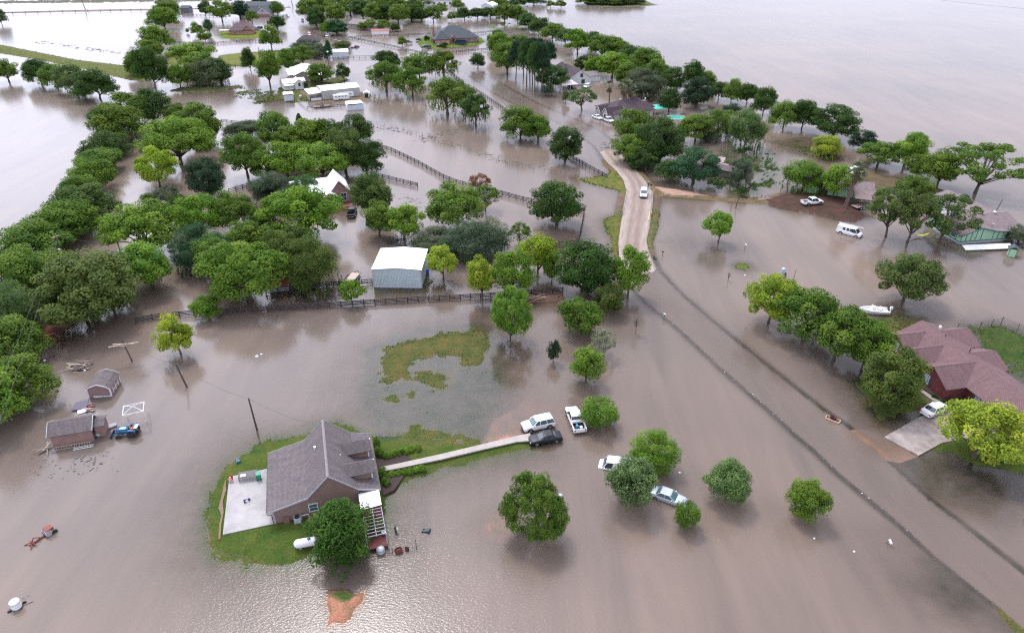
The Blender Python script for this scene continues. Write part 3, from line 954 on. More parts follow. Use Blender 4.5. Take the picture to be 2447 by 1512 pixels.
def tree_meshes(kind, seed):
    """crown and trunk in a unit box: 1 wide, 1 tall"""
    k = KIND[kind]
    rg = np.random.default_rng(seed)
    z0 = k['z0']
    zc = z0 + (1 - z0) * (0.42 if kind not in ('cedar', 'round') else 0.5)
    if kind in ('hedge', 'bush'):
        zc = 0.35
    d = unit(rg, k['nc'], k['zmin'])
    lob = rg.normal(size=(5, 3))
    lob /= np.linalg.norm(lob, axis=1, keepdims=True)
    amp = rg.uniform(-1, 1, 5) * k['lob'] * 1.7
    mod = 1 + sum(amp[i] * np.clip((d @ lob[i]), 0, 1) ** 2 for i in range(5))
    rr = (1 - k['fill'] * rg.random(len(d)) ** 1.6) * np.clip(mod, 0.5, 1.22)
    rc = k['rc']
    rx = 0.5 - rc * 0.62
    up, dn = 1 - rc * 0.6 - zc, max(zc - z0 - rc * 0.3, 0.05)
    cen = np.stack([d[:, 0] * rr * rx, d[:, 1] * rr * rx, zc + np.where(d[:, 2] > 0, d[:, 2] * up, d[:, 2] * dn) * rr], 1)
    if kind == 'cedar':
        h = rg.random(len(d)) ** 0.75
        prof = 0.46 * (1 - h) ** 0.7 * (0.35 + 0.75 * rg.random(len(d)))
        an = rg.random(len(d)) * 2 * PI
        cen = np.stack([np.cos(an) * prof, np.sin(an) * prof, 0.06 + 0.86 * h], 1)
    if kind == 'tall':
        h = rg.random(len(d))
        prof = 0.34 * np.sqrt(np.clip(1 - h, 0, 1)) * (0.5 + 0.5 * rg.random(len(d)))
        an = rg.random(len(d)) * 2 * PI
        cen = np.stack([np.cos(an) * prof, np.sin(an) * prof, 0.45 + 0.48 * h], 1)
    Ps, Ns, As, Bs, Ts, tt = [], [], [], [], [], []
    holes = unit(rg, 3)                                # boughs that broke off leave gaps in the crown
    for c in cen:
        dc = np.array([c[0], c[1], (c[2] - zc) * 0.6])
        dc = dc / (np.linalg.norm(dc) + 1e-6)
        if kind not in ('hedge', 'bush', 'small') and (holes @ dc).max() > 0.93:
            continue
        n = int(k['nl'] * rg.uniform(0.7, 1.3))
        u = unit(rg, n, -0.75)
        n = len(u)
        r = rc * rg.uniform(0.75, 1.25)
        p = c + u * (r * (0.66 + 0.38 * rg.random(n)))[:, None] * np.array([1, 1, k['flat']])
        out = np.array([c[0], c[1], (c[2] - zc) * 0.6])
        out = out / (np.linalg.norm(out) + 0.15)
        Ps.append(p)
        Ns.append(u * 0.8 + out * 0.5 + np.array([0, 0, 0.35]) + rg.normal(size=(n, 3)) * 0.42)
        As.append(k['a'] * rg.uniform(0.6, 1.35, n))
        Bs.append(k['b'] * rg.uniform(0.7, 1.3, n))
        tt.append(np.clip(rg.normal(0.5, 0.2) + rg.normal(0, 0.17, n), 0, 1))
        if kind in ('pine', 'fine', 'tall'):
            Ts.append(u + rg.normal(size=(n, 3)) * 0.35 + np.array([0, 0, 0.3 if kind == 'pine' else -0.2]))
        else:
            Ts.append(rg.normal(size=(n, 3)))
    for s in range(k['droop']):
        an = rg.random() * 2 * PI
        rad = rg.uniform(0.25, 0.47)
        zt = z0 + rg.uniform(0.0, 0.16)
        L = rg.uniform(0.06, 0.2)
        n = 9
        zz = zt - np.linspace(0, 1, n) * L + 0.04
        p = np.stack([np.cos(an) * rad + rg.normal(0, .008, n), np.sin(an) * rad + rg.normal(0, .008, n), np.maximum(zz, 0.03)], 1)
        Ps.append(p)
        Ns.append(np.tile([math.cos(an), math.sin(an), 0.1], (n, 1)) + rg.normal(size=(n, 3)) * 0.4)
        As.append(np.full(n, k['a'] * 0.9))
        Bs.append(np.full(n, 0.010))
        Ts.append(np.tile([0, 0, 1.0], (n, 1)) + rg.normal(size=(n, 3)) * 0.15)
        tt.append(np.clip(rg.normal(0.4, 0.1, n), 0, 1))
    P, N, A, B, T, tn = (np.concatenate(q) for q in (Ps, Ns, As, Bs, Ts, tt))
    # drop some sprays so that gaps of sky open between the clumps
    crown = leaves_mesh('crown_' + kind, P, N, A, B, tn, T)
    mb = MB()
    tr = k['tr']
    rnd = random.Random(seed)
    top = zc + (0.15 if kind not in ('pine', 'tall', 'cedar') else 0.3)
    if kind in ('tall', 'pine', 'cedar'):
        top = 0.85
    jit = [(rnd.uniform(-1, 1) * 0.02, rnd.uniform(-1, 1) * 0.02) for _ in range(4)]
    mid = max(z0, 0.12)
    mb.tube([(0, 0, -0.12), (jit[0][0] * .3, jit[0][1] * .3, 0.03), (jit[1][0], jit[1][1], mid), (jit[2][0], jit[2][1], (mid + top) / 2), (jit[3][0], jit[3][1], top)],
            [tr * 1.5, tr * 1.1, tr * 0.85, tr * 0.6, tr * 0.2], 7)
    far_c = sorted(range(len(cen)), key=lambda i: -(cen[i][0] ** 2 + cen[i][1] ** 2))
    for i in far_c[:: max(1, len(far_c) // (9 if kind != 'open' else 20))]:
        c = cen[i]
        zs = mid * rnd.uniform(0.75, 1.05) + (0 if c[2] < zc else (zc - mid) * 0.5 * rnd.random())
        b0 = Vector((jit[1][0], jit[1][1], zs))
        m = b0.lerp(Vector(c), 0.5) + Vector((0, 0, 0.03))
        mb.tube([b0, m, Vector(c)], [tr * 0.55, tr * 0.35, tr * 0.12], 5)
    tmp = mb.build('trunk_' + kind, BARK, smooth=True)
    trunk = tmp.data
    bpy.data.objects.remove(tmp)
    return crown, trunk

PROTO = {}
def proto(kind, var):
    if (kind, var) not in PROTO:
        PROTO[(kind, var)] = tree_meshes(kind, sum(map(ord, kind)) * 10 + var)
    return PROTO[(kind, var)]

TONE = {'c': (0.038, 0.082, 0.014), 'b': (0.088, 0.165, 0.020), 'm': (0.066, 0.120, 0.018), 'd': (0.034, 0.070, 0.016), 'o': (0.058, 0.092, 0.022), 'g': (0.055, 0.082, 0.042),
        'y': (0.15, 0.215, 0.022), 'k': (0.02, 0.045, 0.022), 'p': (0.075, 0.125, 0.040), 'w': (0.17, 0.2, 0.13), 'r': (0.17, 0.09, 0.055), 't': (0.028, 0.075, 0.03)}
NAMES = {'broad': ('broadleaf_tree', 'tree'), 'moss': ('hanging_tree', 'tree'), 'oak': ('live_oak', 'tree'), 'young': ('young_tree', 'tree'), 'fine': ('feathery_tree', 'tree'), 'round': ('round_tree', 'tree'),
         'hedge': ('hedgerow_tree', 'tree'), 'bush': ('bush', 'bush'), 'pine': ('pine_tree', 'tree'), 'open': ('spreading_tree', 'tree'), 'tall': ('tall_pine', 'tree'), 'cedar': ('cedar_tree', 'tree'), 'small': ('small_tree', 'tree')}
_trnd = random.Random(11)
NVAR = {'broad': 4, 'moss': 3, 'oak': 3, 'hedge': 4, 'young': 3, 'fine': 3}

def plant(kind, tone, bx, by, wpx, hpx, label, group=None, z=0.0):
    """a tree whose box in the photo stands on (bx, by)"""
    low = kind in ('hedge', 'bush', 'round', 'oak', 'fine', 'cedar')
    s = PPM(bx, by)
    W = 1.06 * wpx / s
    base = G(bx, by)
    if low:                                           # a crown that reaches down hides its foot: the foot stands half a crown behind its near edge
        q = {'hedge': 0.42, 'bush': 0.45, 'round': 0.30, 'oak': 0.32, 'fine': 0.28, 'cedar': 0.40}[kind]
        dirv = Vector((base.x, base.y, 0)).normalized()
        base = base + dirv * (W * q)
    Y = base.y
    v = (by - 1.05 * hpx - CY) / FOC
    H = HC - Y * (SP + v * CP) / (CP - v * SP)
    H = max(H, W * 0.35)
    if kind == 'hedge':
        W, H = W * 1.2, H * 1.22
    if kind == 'tall':
        W *= 1.5
    nv = NVAR.get(kind, 2)
    cm, tm = proto(kind, _trnd.randrange(nv))
    nm, cat = NAMES[kind]
    root = thing(nm, label, cat, base, _trnd.uniform(0, 2 * PI), group)
    cr = bpy.data.objects.new('crown', cm)
    tk = bpy.data.objects.new('trunk' if kind != 'bush' else 'stem', tm)
    c = [TONE[tone][0] * 1.72, TONE[tone][1] * 1.6, TONE[tone][2] * 1.6]
    j = [_trnd.uniform(0.88, 1.14) for _ in range(2)]
    cr.color = (c[0] * j[0] * _trnd.uniform(.93, 1.08), c[1] * j[0], c[2] * j[0] * j[1], 1)
    ex_ = _trnd.uniform(0.9, 1.11)
    for o in (cr, tk):
        COL.objects.link(o)
        o.parent = root
        o.scale = (W * ex_, W / ex_, H)
    return root
TREES = '''
#trees of the long hedgerow beside the pale flooded field
hedge b 4 1044 140 138|bright green hedgerow tree nearest the camera, cut by the photo's edge beside the open water
hedge m 66 985 140 114|bushy bright green hedgerow tree beside the pink floating shed
hedge m 58 892 124 104|low bright green hedgerow tree beside the pile of broken boards
fine p 45 815 125 130|pale vine covered hedgerow tree at the water's edge, below the dark olive giant
fine m 20 770 90 80|soft grey green hedgerow tree that stands out furthest into the open water
hedge m 98 742 130 118|tall green hedgerow tree just below the transformer pole
hedge m 150 705 110 90|green hedgerow tree tucked behind the huge dark olive tree
hedge m 108 648 140 92|broad green hedgerow tree behind the transformer pole
hedge m 168 592 132 86|rounded hedgerow tree one place beyond the transformer pole
hedge d 205 552 135 92|darker wide hedgerow tree with an overhanging edge, two places beyond the transformer pole
hedge m 207 504 96 72|small rounded hedgerow tree, three places beyond the transformer pole
hedge m 232 470 90 76|green hedgerow tree with a broken limb over the channel, four places beyond the transformer pole
hedge m 250 422 98 56|low hedgerow tree halfway along the row, opposite the yellow green tree
hedge d 255 388 96 58|dark shaggy hedgerow tree overhanging the pale field, opposite the wide lime tree
hedge m 295 350 108 78|dense rounded hedgerow tree just below the bend of the row
hedge d 266 318 88 54|dark ragged hedgerow tree leaning out over the pale field at the bend
broad m 320 305 120 82|wide green tree at the bend of the hedgerow, flat topped
broad d 372 300 92 86|dark heavy tree with bare trunk at the bend of the hedgerow
broad m 425 302 64 56|pale green tree closing the bend of the hedgerow, over the channel
#trees along the far end of the hedgerow beyond the levee
hedge m 334 186 52 58|round tree at the foot of the levee, on the field side
hedge d 373 216 60 86|tall dark tree at the end of the levee
hedge m 371 142 50 40|low tree above the end of the levee
hedge m 381 124 68 56|wide tree two places beyond the levee
hedge m 397 75 58 50|green tree three places beyond the levee
hedge m 405 48 56 36|green tree four places beyond the levee
hedge p 402 26 48 24|farthest pale tree of the row that runs up from the levee
broad m 432 210 50 56|tree with a forked bare trunk standing in bright water by the levee
broad m 449 207 44 52|slender trunked tree beside the forked tree near the levee
broad b 462 160 92 56|bright wide tree on the grass strip beyond the levee
broad m 482 182 84 58|full green tree at the edge of the grass strip, second of its clump
oak d 530 205 66 66|dark tree on the outer edge of the clump by the grass strip
fine g 502 207 90 66|grey green soft tree at the waterline of the clump by the grass strip
#row of trees on the dike across the pale field
broad m 22 196 66 54|tree on the low dike at the photo's edge, below the levee
hedge d 102 206 64 56|dark tree that starts the row along the low dike
hedge m 140 214 62 52|bright topped second tree of the row along the low dike
hedge p 186 230 66 62|pale tree in the middle of the row along the low dike
bush m 205 236 44 26|bush at the foot of the row along the low dike
hedge d 242 244 82 68|dark wide tree that ends the row along the low dike
hedge g 6 62 30 34|lone dark tree far out in the pale field
#trees of the channel and the paddock inside the hedgerow
broad m 478 345 112 96|dark green tree with airy top beside the channel below the grass spit
oak d 492 352 72 74|dense dark tree behind the wide lime tree at the channel
broad b 432 392 150 108|wide lime green tree spreading over the channel
broad y 384 448 94 94|yellow green tree between the channel and the dark shaggy evergreen
open g 402 488 62 42|low crooked tree under the yellow green tree
bush o 362 494 46 34|small olive bush at the waterline below the yellow green tree
oak k 507 480 100 96|dark shaggy evergreen at the end of the paddock fence
broad b 357 606 160 114|big rounded lime green tree in front of the bare utility pole
broad b 366 690 132 104|lime green tree at the foot of the bare utility pole
oak d 440 545 76 76|dark narrow tree squeezed behind the rounded lime green tree
oak o 242 800 240 180|huge dark olive tree that hides the end of the board fence
broad m 208 765 140 120|green tree rising behind the huge dark olive tree
broad b 268 735 120 105|bright green crown between the bare utility pole and the dark olive tree
bush d 410 598 16 14|little dark shrub standing in the bright water behind the lime tree
#trees of the grove round the hidden sheds
broad b 490 565 105 98|bright tree at the outer corner of the grove, behind the teal grey tree
broad m 568 552 104 88|rounded green tree in the far part of the grove, near the dark evergreen
broad m 590 610 110 82|green tree in the middle of the grove, in front of the white tin roof
oak d 630 580 84 74|dark tree beside the black trellis in the grove
fine t 486 658 122 112|teal grey soft tree on the channel side of the grove
broad m 530 660 110 100|mid green tree behind the big bright tree of the grove
broad o 558 690 100 110|dark green tree against the big bright tree of the grove, channel side
broad b 600 722 158 136|big bright tree in front of the grove, over the red tin shed
broad o 684 668 94 112|clumpy olive tree between the red tin shed and the big bright crown behind it
fine o 764 708 132 138|feathery olive tree in front of the grove, nearest the metal barn
broad o 715 625 95 80|dull green crown behind the feathery olive tree
broad b 728 575 160 120|biggest bright crown of the grove, facing the black pickup
fine g 655 508 115 98|grey green soft tree against the end of the white house roof
oak d 724 490 112 66|dark tree overlapping the white house roof
broad m 660 600 90 66|green tree just behind the white tin roof of the grove
bush d 650 505 34 22|dark shrub under the grey green soft tree
#trees of the wood behind the white roofed house
broad m 592 422 98 106|light green tree that opens the wood behind the white roofed house, channel side
fine g 590 336 104 50|pale grey green tree at the back corner of the wood
broad m 662 362 96 92|green tree in the back row of the wood, above the pale grey tree
cedar d 718 305 26 32|small dark conifer peeping over the back row of the wood
broad m 742 368 120 84|wide tree in the back row of the wood, middle
oak d 788 372 92 82|dark tree of the back row between the wide tree and the domed tree
oak d 856 352 90 78|domed dark tree at the back corner of the wood, toward the boards fence
oak o 828 422 104 120|dark clumpy tree with speckled crown beside the white roofed house
oak d 878 420 96 90|dark tree at the outer corner of the wood, over the paddock fence
broad b 690 424 120 82|lime tree in the front row of the wood, behind the house
broad b 772 428 112 84|lime tree touching the ridge of the white house
broad m 640 428 80 68|green tree filling the front row of the wood
broad m 690 372 80 70|round tree in the heart of the wood
#trees round the black pickup
broad o 898 522 104 108|full green tree leaning over the black pickup
broad m 908 566 84 88|green tree in front of the pickup tree, foot in the water
broad b 966 572 94 84|light airy tree with open limbs beyond the black pickup
broad m 1094 548 124 104|green tree with bare forked trunk by the curving fence
open m 1160 505 66 58|loose outer bough like tree beside the fence, at the dead tree
open r 1147 458 52 42|dead tree with brown leaves behind the curving fence
fine g 1040 608 112 58|low grey olive tree behind the metal barn
fine g 1144 625 144 96|wide grey olive thicket tree behind the young lime tree
young y 1060 668 72 84|young lime tree at the corner of the metal barn
broad y 1152 714 76 102|lime tree in front of the fence, nearest the metal barn
broad b 1228 704 102 102|second lime tree from the barn, hanging over the fence
young y 1284 662 98 100|upright lime tree behind the second lime tree from the barn
young b 1318 676 44 68|narrow bright tree squeezed against the dark giant by the road
oak d 1331 552 126 118|round dark oak with a lighter top standing in the pool by the fence
open m 1240 588 52 52|small thin crowned tree between the olive thicket and the round oak
young b 842 722 62 54|small bright tree in front of the utility trailer, at the fence
round b 501 770 78 62|small round bright tree growing through the board fence
young y 433 846 90 92|thin young lime tree with slanted trunk standing in open water
#trees in the water beside the gravel road
oak d 1400 728 152 150|huge dark oak beside the end of the gravel road
broad b 1500 712 84 120|bright tree between the dark oak and the gravel road
round o 1450 758 80 78|olive round tree below the dark oak
round m 1384 817 116 102|wide round tree two crowns below the dark oak
small k 1322 866 34 50|thin crooked dark sapling left of the round trees
open w 1442 850 56 56|grey white flowering shrub beside the round tree
round b 1399 930 94 100|round bright tree above the white pickup
round b 1432 1032 92 74|low round tree touching the bed of the white pickup
pine b 1219 813 90 116|pine with bare trunk by the grass island
pine m 1279 1276 130 136|dense young pine alone in the rippled water
fine b 1552 1138 98 100|yellowish feathery tree behind the white van roof
round p 1500 1232 140 132|wide pale green tree beside the silver sedan
round p 1728 1217 122 108|round pale tree right of the silver sedan, in open water
round m 1637 1270 64 66|small round tree in front of the silver sedan
round m 1914 1255 110 100|round green tree alone nearest the flooded road
cedar c 832 1390 228 176|big dark cedar in front of the brown house
#trees of the yards beyond the flooded road
young b 1716 580 68 76|slim young tree with dark patch of water below
broad o 2158 718 126 104|lone dark tree with a slanted trunk in the wide pool
broad y 1836 772 112 110|lime tree that begins the row in front of the red brick house
broad m 1918 812 146 112|big green tree second in the row toward the red brick house
broad m 1992 862 138 124|big green tree in the middle of the row toward the red brick house
broad m 2060 882 120 108|big green tree last in the row, next to the olive tree
oak o 2112 990 156 142|dense olive tree in front of the red brick house's door
broad y 2324 1094 172 134|spreading lime tree over the driveway of the red brick house
open o 2116 566 104 122|feathery grey tree with leaning trunk between the van and the open carport
open o 2168 580 108 112|feathery tree in the middle of the clump before the green house
open o 2244 580 136 104|broad feathery tree against the roof of the green house
oak m 2180 480 84 62|green crown peeping over the carport clump
fine m 1914 466 118 84|soft pale tree over the green barn
young b 1991 472 78 82|bright tree at the corner of the green barn, by the palms
open m 2330 462 150 110|wide airy tree with bare limbs at the far shore, last of its row
broad m 2238 446 96 86|dense tree next to the airy tree on the far shore
broad m 2188 426 62 54|small tree two places from the airy tree on the far shore
fine g 2428 588 62 46|small feathery tree at the corner of the green house
#trees along the shore of the wide lake
hedge m 1870 312 62 62|green tree of the shore beyond the leaning pole
hedge d 1914 314 58 62|dark tree of the shore close to the leaning pole
oak d 1988 338 108 82|big domed dark tree on the lake shore
oak k 2060 366 68 50|low dark tree right after the domed tree on the lake shore
fine y 1967 378 76 58|light yellow green tree in front of the domed tree
broad m 2096 396 84 54|low wide tree of the shore at the start of the last clump
broad b 2160 398 82 82|light green tree rising above the last clump of the shore
hedge m 1237 58 42 38|first tree of the shore line behind the hip roofed house
hedge d 1262 73 46 36|second tree of the shore line behind the hip roofed house
hedge d 1288 84 48 36|low dark tree of the shore line, third behind the hip roofed house
hedge m 1320 102 48 38|green tree of the shore line above the tall pines
hedge d 1350 110 42 34|dark low tree of the shore line above the tall pines
broad b 1380 130 62 60|bright tall tree of the shore line, highest behind the white gabled house
oak d 1413 124 52 50|dark tree beside the bright tall tree of the shore line
hedge m 1438 142 60 46|green tree of the shore line behind the bright grove
hedge m 1466 142 60 46|green tree with a pole sticking out beyond it on the shore line
hedge d 1502 162 62 46|dark tree of the shore line above the willow
oak k 1521 142 34 26|small dark crown standing above the shore line
hedge m 1546 186 72 62|wide green tree where the shore line steps back
hedge m 1568 200 46 48|outermost green tree of the shore line beside the open lake
broad b 1462 186 88 62|bright grove tree behind the palm group
broad b 1412 184 42 50|bright tree at the corner of the white gabled house
oak d 1390 172 36 36|dark small tree behind the roof of the white gabled house
fine g 1532 242 92 74|grey soft willow behind the dark roofed stone house
broad m 1500 210 70 60|green tree between the palms and the willow
oak d 1602 222 66 64|dark tree at the lake side of the green tarpaulins
broad d 1656 214 62 70|tall dark tree that rises above the lake shore, past the willow
oak k 1660 262 80 74|dark grey tree over the green tarpaulins
oak d 1596 272 56 64|dense dark tree by the turquoise roof
hedge m 1688 218 46 42|small tree behind the tall dark shore tree
hedge d 1716 242 36 38|first small tree of the low hedge on the lake shore
hedge m 1746 250 42 48|second small tree of the low hedge on the lake shore
hedge d 1784 252 44 44|third small tree of the low hedge on the lake shore
hedge d 1822 280 48 58|tall end tree of the low hedge on the lake shore
bush k 1746 274 46 26|dark bush in front of the low hedge
#trees round the dark roofed stone house and the pool
broad m 1512 350 88 88|green tree in front of the stone house's garage
oak d 1574 402 124 122|great dark oak in front of the swimming pool
broad m 1506 388 82 64|green tree on the road side of the great dark oak
oak d 1536 412 84 58|dark low tree at the road bend under the great oak
oak t 1654 450 112 92|broad dark blue green tree at the road bend
bush d 1602 446 76 62|dark bush between the road bend and the blue green tree
broad m 1660 338 84 64|green tree beside the pool fence
fine m 1712 334 82 72|soft green tree right of the pool
fine p 1776 362 96 106|pale willow standing in water beyond the pool
bush g 1690 345 50 30|grey bush under the trees beside the pool
hedge m 1244 344 82 70|tree with two thin trunks in the flooded pasture
broad m 1286 340 74 64|bright tree sharing the pasture clump with the two trunked tree
oak d 1350 394 92 94|rounded dark tree alone above the fence end
fine g 1764 448 62 76|wispy grey half bare tree in the marsh
bush d 1770 472 24 26|dark bush by the wire fence of the marsh
#pines and trees round the white gabled house
tall k 1233 190 40 88|tall dark pine at the outer edge of the pine stand
tall k 1251 181 40 88|tall dark pine in the back of the pine stand
tall d 1258 208 42 112|tall pine in the front of the pine stand with long bare trunk
tall k 1266 206 38 110|tall pine in the heart of the pine stand
tall k 1272 204 40 108|tall pine just behind the foremost trunk of the stand
tall d 1278 220 44 116|foremost tall pine of the stand
tall k 1286 176 44 80|tall pine at the back toward the lake
tall k 1294 220 46 112|tall pine nearest the white gabled house
tall k 1310 180 42 76|short pine at the lake side of the pine stand
oak d 1318 216 80 58|dark round tree at the foot of the pines by the carport
young g 1310 230 34 32|small grey tree with thin trunk in front of the pines
broad m 1196 136 62 58|green tree that begins the clump behind the pines
broad m 1212 178 72 78|green tree in front of the clump by the pines, foot in water
broad m 1184 112 52 40|small crown at the outer end of the clump behind the pines
oak m 1238 112 56 30|low crown behind the tall pines
young g 1352 246 22 32|tiny tree in the water beside the umbrella shaped tree
open p 1390 264 68 54|umbrella shaped tree in front of the white gabled house
#trees of the middle pasture
moss m 924 219 78 72|tree with hanging twigs that starts the pasture row
broad d 930 172 72 50|dark crown behind the first tree of the pasture row
moss m 986 232 74 70|tree with a curved trunk, second of the pasture row
broad m 1003 188 70 60|crown behind the curved trunk tree of the pasture row
moss m 1061 188 72 66|tree with trailing twigs at the fence of the pasture row
moss m 1070 274 106 86|largest tree of the pasture row with long trailing twigs
moss d 1137 300 78 74|last tree of the pasture row, nearest the gravel road
round d 1142 166 42 40|small round tree alone between the brick house and the pines
young d 823 194 40 44|small dark tree beside the white workshop yard
broad m 770 200 68 48|tree in front of the white cottage porch
bush d 730 214 20 22|dark shrub at the cottage wall
broad m 646 206 70 86|tall tree at the back of the white cottage
broad m 690 172 60 56|green tree beyond the white cottage roof
broad m 724 156 52 48|green crown next to the reeds hedge
young m 650 120 56 60|tree with a clear trunk in the flooded street garden
fine g 735 132 74 36|grey brown brush by the dark roof
fine g 765 140 50 34|grey brush at the white shed
cedar t 787 142 30 44|narrow blue green tree at the wall of the white shed
fine o 820 120 56 18|low olive hedge beyond the white shed
hedge d 600 172 30 46|slender tree at the fence of the grass field
#trees of the far gardens
young d 492 42 34 42|small round tree by the far road, nearest the hedgerow
broad m 532 52 60 50|full green tree in the far garden
oak k 575 46 48 46|dark tree beside the grey roofed far house
young m 604 58 30 34|small tree in front of the grey roofed far house
young m 474 88 32 36|thin tree near the far end of the hedgerow
young m 492 103 30 32|low tree beside the thin tree near the hedgerow
young t 503 84 24 40|slim tree between the hedgerow and the brown hip house
oak d 664 72 40 36|dark tree on the corner of the far street
oak m 665 38 38 36|round tree beside the far street
small g 449 80 9 12|tiny sapling between the hedgerow and the slim tree
hedge d 622 16 34 20|dark hedge tree behind the far grey house
#trees of the wood beyond the far street
broad m 740 50 56 50|outermost tree of the far wood, by the street
oak d 758 70 52 50|dark tree at the front corner of the far wood
broad m 772 42 60 48|green tree behind the dark front corner of the far wood
oak t 806 86 56 38|dark tree in water before the far wood, beside the tan house
broad m 784 84 40 34|paler tree in water before the far wood, nearest the parked car
broad m 806 58 62 50|green tree in the front of the far wood above the tan house
broad m 838 38 62 44|green tree in the second row of the far wood, left part
broad d 868 48 62 48|dark tree behind the tan house roof
broad m 900 56 60 48|green tree behind the tan house's end
oak d 928 58 58 50|dark tree in the front of the far wood, middle
broad m 952 58 56 48|green tree in the front of the far wood, right of the middle
oak d 984 54 56 46|dark tree near the right end of the far wood
oak d 1008 54 40 36|last dark tree of the far wood
broad m 900 32 64 40|green crown in the upper row of the far wood
broad m 945 30 64 38|green crown in the upper row of the far wood, above the middle
broad m 988 34 54 38|green crown at the upper end of the far wood
broad m 790 26 70 34|green crown in the back row of the far wood, street side
broad d 850 20 70 30|dark crown in the back row of the far wood
broad m 920 14 70 26|pale crown in the back row of the far wood
broad m 745 18 50 24|crown at the back corner of the far wood by the street
bush m 868 74 34 22|bush in front of the tan house
bush m 888 74 34 26|bush against the tan house wall
young m 918 76 34 30|small tree beside the red roofed shelter
oak d 946 76 24 20|dark little tree right of the red roofed shelter
young m 962 112 24 26|small tree on the lawn by the purple van
broad m 1036 54 38 40|tall tree by the long white building
broad m 1056 34 30 26|tree in the flooded lot behind the tall tree
young m 1080 50 24 20|small tree between the lot and the hip roofed house
hedge d 1110 50 32 26|dark bush like tree in front of the white metal shed
hedge d 1142 48 38 24|dark bush like tree right of the white metal shed
hedge d 1172 46 36 22|dark tree in the line that leads to the shore
broad m 1206 56 48 46|green tree at the corner of the shore line
hedge m 1094 24 28 20|green tree left of the white metal shed
hedge m 1190 22 46 24|green tree behind the shore line corner
oak d 1236 18 52 20|dark tree of the far bank above the shore
hedge d 1276 14 46 18|dark tree by the white patch of the far bank
young m 1316 19 24 18|small lone tree on the far bank
young m 1341 20 30 20|second lone tree on the far bank
hedge m 1405 12 46 16|first bush tree on the far green point
hedge d 1436 14 48 18|second bush tree on the far green point
hedge m 1468 15 48 18|middle bush tree on the far green point
hedge d 1496 14 44 16|fourth bush tree on the far green point
hedge d 1520 13 34 13|last bush tree at the tip of the far green point
hedge m 1020 14 44 22|green tree at the top edge behind the far wood
'''
grp = None
for ln in TREES.strip().split('\n'):
    if ln.startswith('#'):
        grp = ln[1:]
        continue
    a, lab = ln.split('|')
    k, tn, bx, by, ww, hh = a.split()
    plant(k, tn, float(bx), float(by), float(ww), float(hh), lab, grp)
# ================================================================== BUILDINGS
SH_GREY = brick_mat('mauve_grey_shingles', (0.13, 0.110, 0.110), (0.172, 0.147, 0.147), (0.078, 0.067, 0.067), 0.33, 0.16, 0.018, blotch=0.22)
SH_ROSE = brick_mat('rose_shingles', (0.155, 0.090, 0.091), (0.192, 0.118, 0.118), (0.095, 0.056, 0.057), 0.33, 0.16, 0.018, blotch=0.16)
SH_TAUPE = brick_mat('taupe_shingles', (0.20, 0.155, 0.155), (0.25, 0.2, 0.195), (0.12, 0.095, 0.095), 0.33, 0.16, 0.018, blotch=0.18)
SH_DARK = brick_mat('dark_plum_shingles', (0.065, 0.045, 0.055), (0.095, 0.068, 0.08), (0.035, 0.028, 0.033), 0.33, 0.16, 0.018, blotch=0.25)
SH_SLATE = brick_mat('slate_grey_shingles', (0.075, 0.09, 0.1), (0.11, 0.125, 0.135), (0.045, 0.05, 0.055), 0.33, 0.16, 0.018, blotch=0.22)
SH_BROWN = brick_mat('brown_shingles', (0.12, 0.085, 0.09), (0.15, 0.11, 0.115), (0.07, 0.05, 0.055), 0.33, 0.16, 0.018, blotch=0.2)
SH_TAN = brick_mat('tan_grey_shingles', (0.22, 0.19, 0.19), (0.27, 0.23, 0.225), (0.14, 0.12, 0.12), 0.33, 0.16, 0.018, blotch=0.15)
BR_RED = brick_mat('dark_red_brick', (0.20, 0.026, 0.034), (0.145, 0.02, 0.028), (0.2, 0.1, 0.1))
BR_ROSE = brick_mat('rose_brick', (0.3, 0.14, 0.12), (0.22, 0.1, 0.09), (0.34, 0.26, 0.24))
BR_ORANGE = brick_mat('orange_brick', (0.48, 0.2, 0.12), (0.4, 0.16, 0.1), (0.4, 0.28, 0.22))
STONE = brick_mat('pale_stone', (0.42, 0.38, 0.36), (0.3, 0.27, 0.27), (0.5, 0.47, 0.44), 0.5, 0.25, 0.02, blotch=0.25)
SID_BROWN = stripes_mat('brown_lap_siding', (0.27, 0.18, 0.155), 0.2, 'Z', 0.35, 0.7, var=0.08, dark=0.85)
SID_WHITE = stripes_mat('white_lap_siding', (0.66, 0.67, 0.68), 0.2, 'Z', 0.3, 0.6, var=0.06, dark=0.88)
PLANK_PINK = stripes_mat('dusty_pink_boards', (0.30, 0.198, 0.192), 0.2, 'X', 0.3, 0.75, var=0.1, dark=0.9)
PLANK_RUST = stripes_mat('red_brown_boards', (0.275, 0.168, 0.148), 0.2, 'X', 0.3, 0.8, var=0.14, dark=0.88)
GREENW = mat('mint_green_paint', (0.36, 0.57, 0.38), 0.65, var=0.1, scale=0.8)
TEAL = mat('dark_teal_trim', (0.035, 0.14, 0.115), 0.6)
WHITE = mat('white_paint', (0.76, 0.77, 0.78), 0.5, var=0.05, scale=1.2)
OFFW = mat('pale_grey_trim', (0.42, 0.41, 0.44), 0.6, var=0.08)
ROOFW = stripes_mat('white_metal_roof', (0.84, 0.85, 0.86), 0.5, 'X', 0.35, 0.4, var=0.03, dark=0.93)
ROOFW2 = stripes_mat('white_metal_roof_cross', (0.84, 0.85, 0.86), 0.5, 'Y', 0.35, 0.4, var=0.03, dark=0.93)
RIB_BLUE = stripes_mat('blue_grey_ribbed_steel', (0.53, 0.61, 0.635), 0.3, 'X', 0.8, 0.45, metal=0.1, var=0.07, dark=0.72)
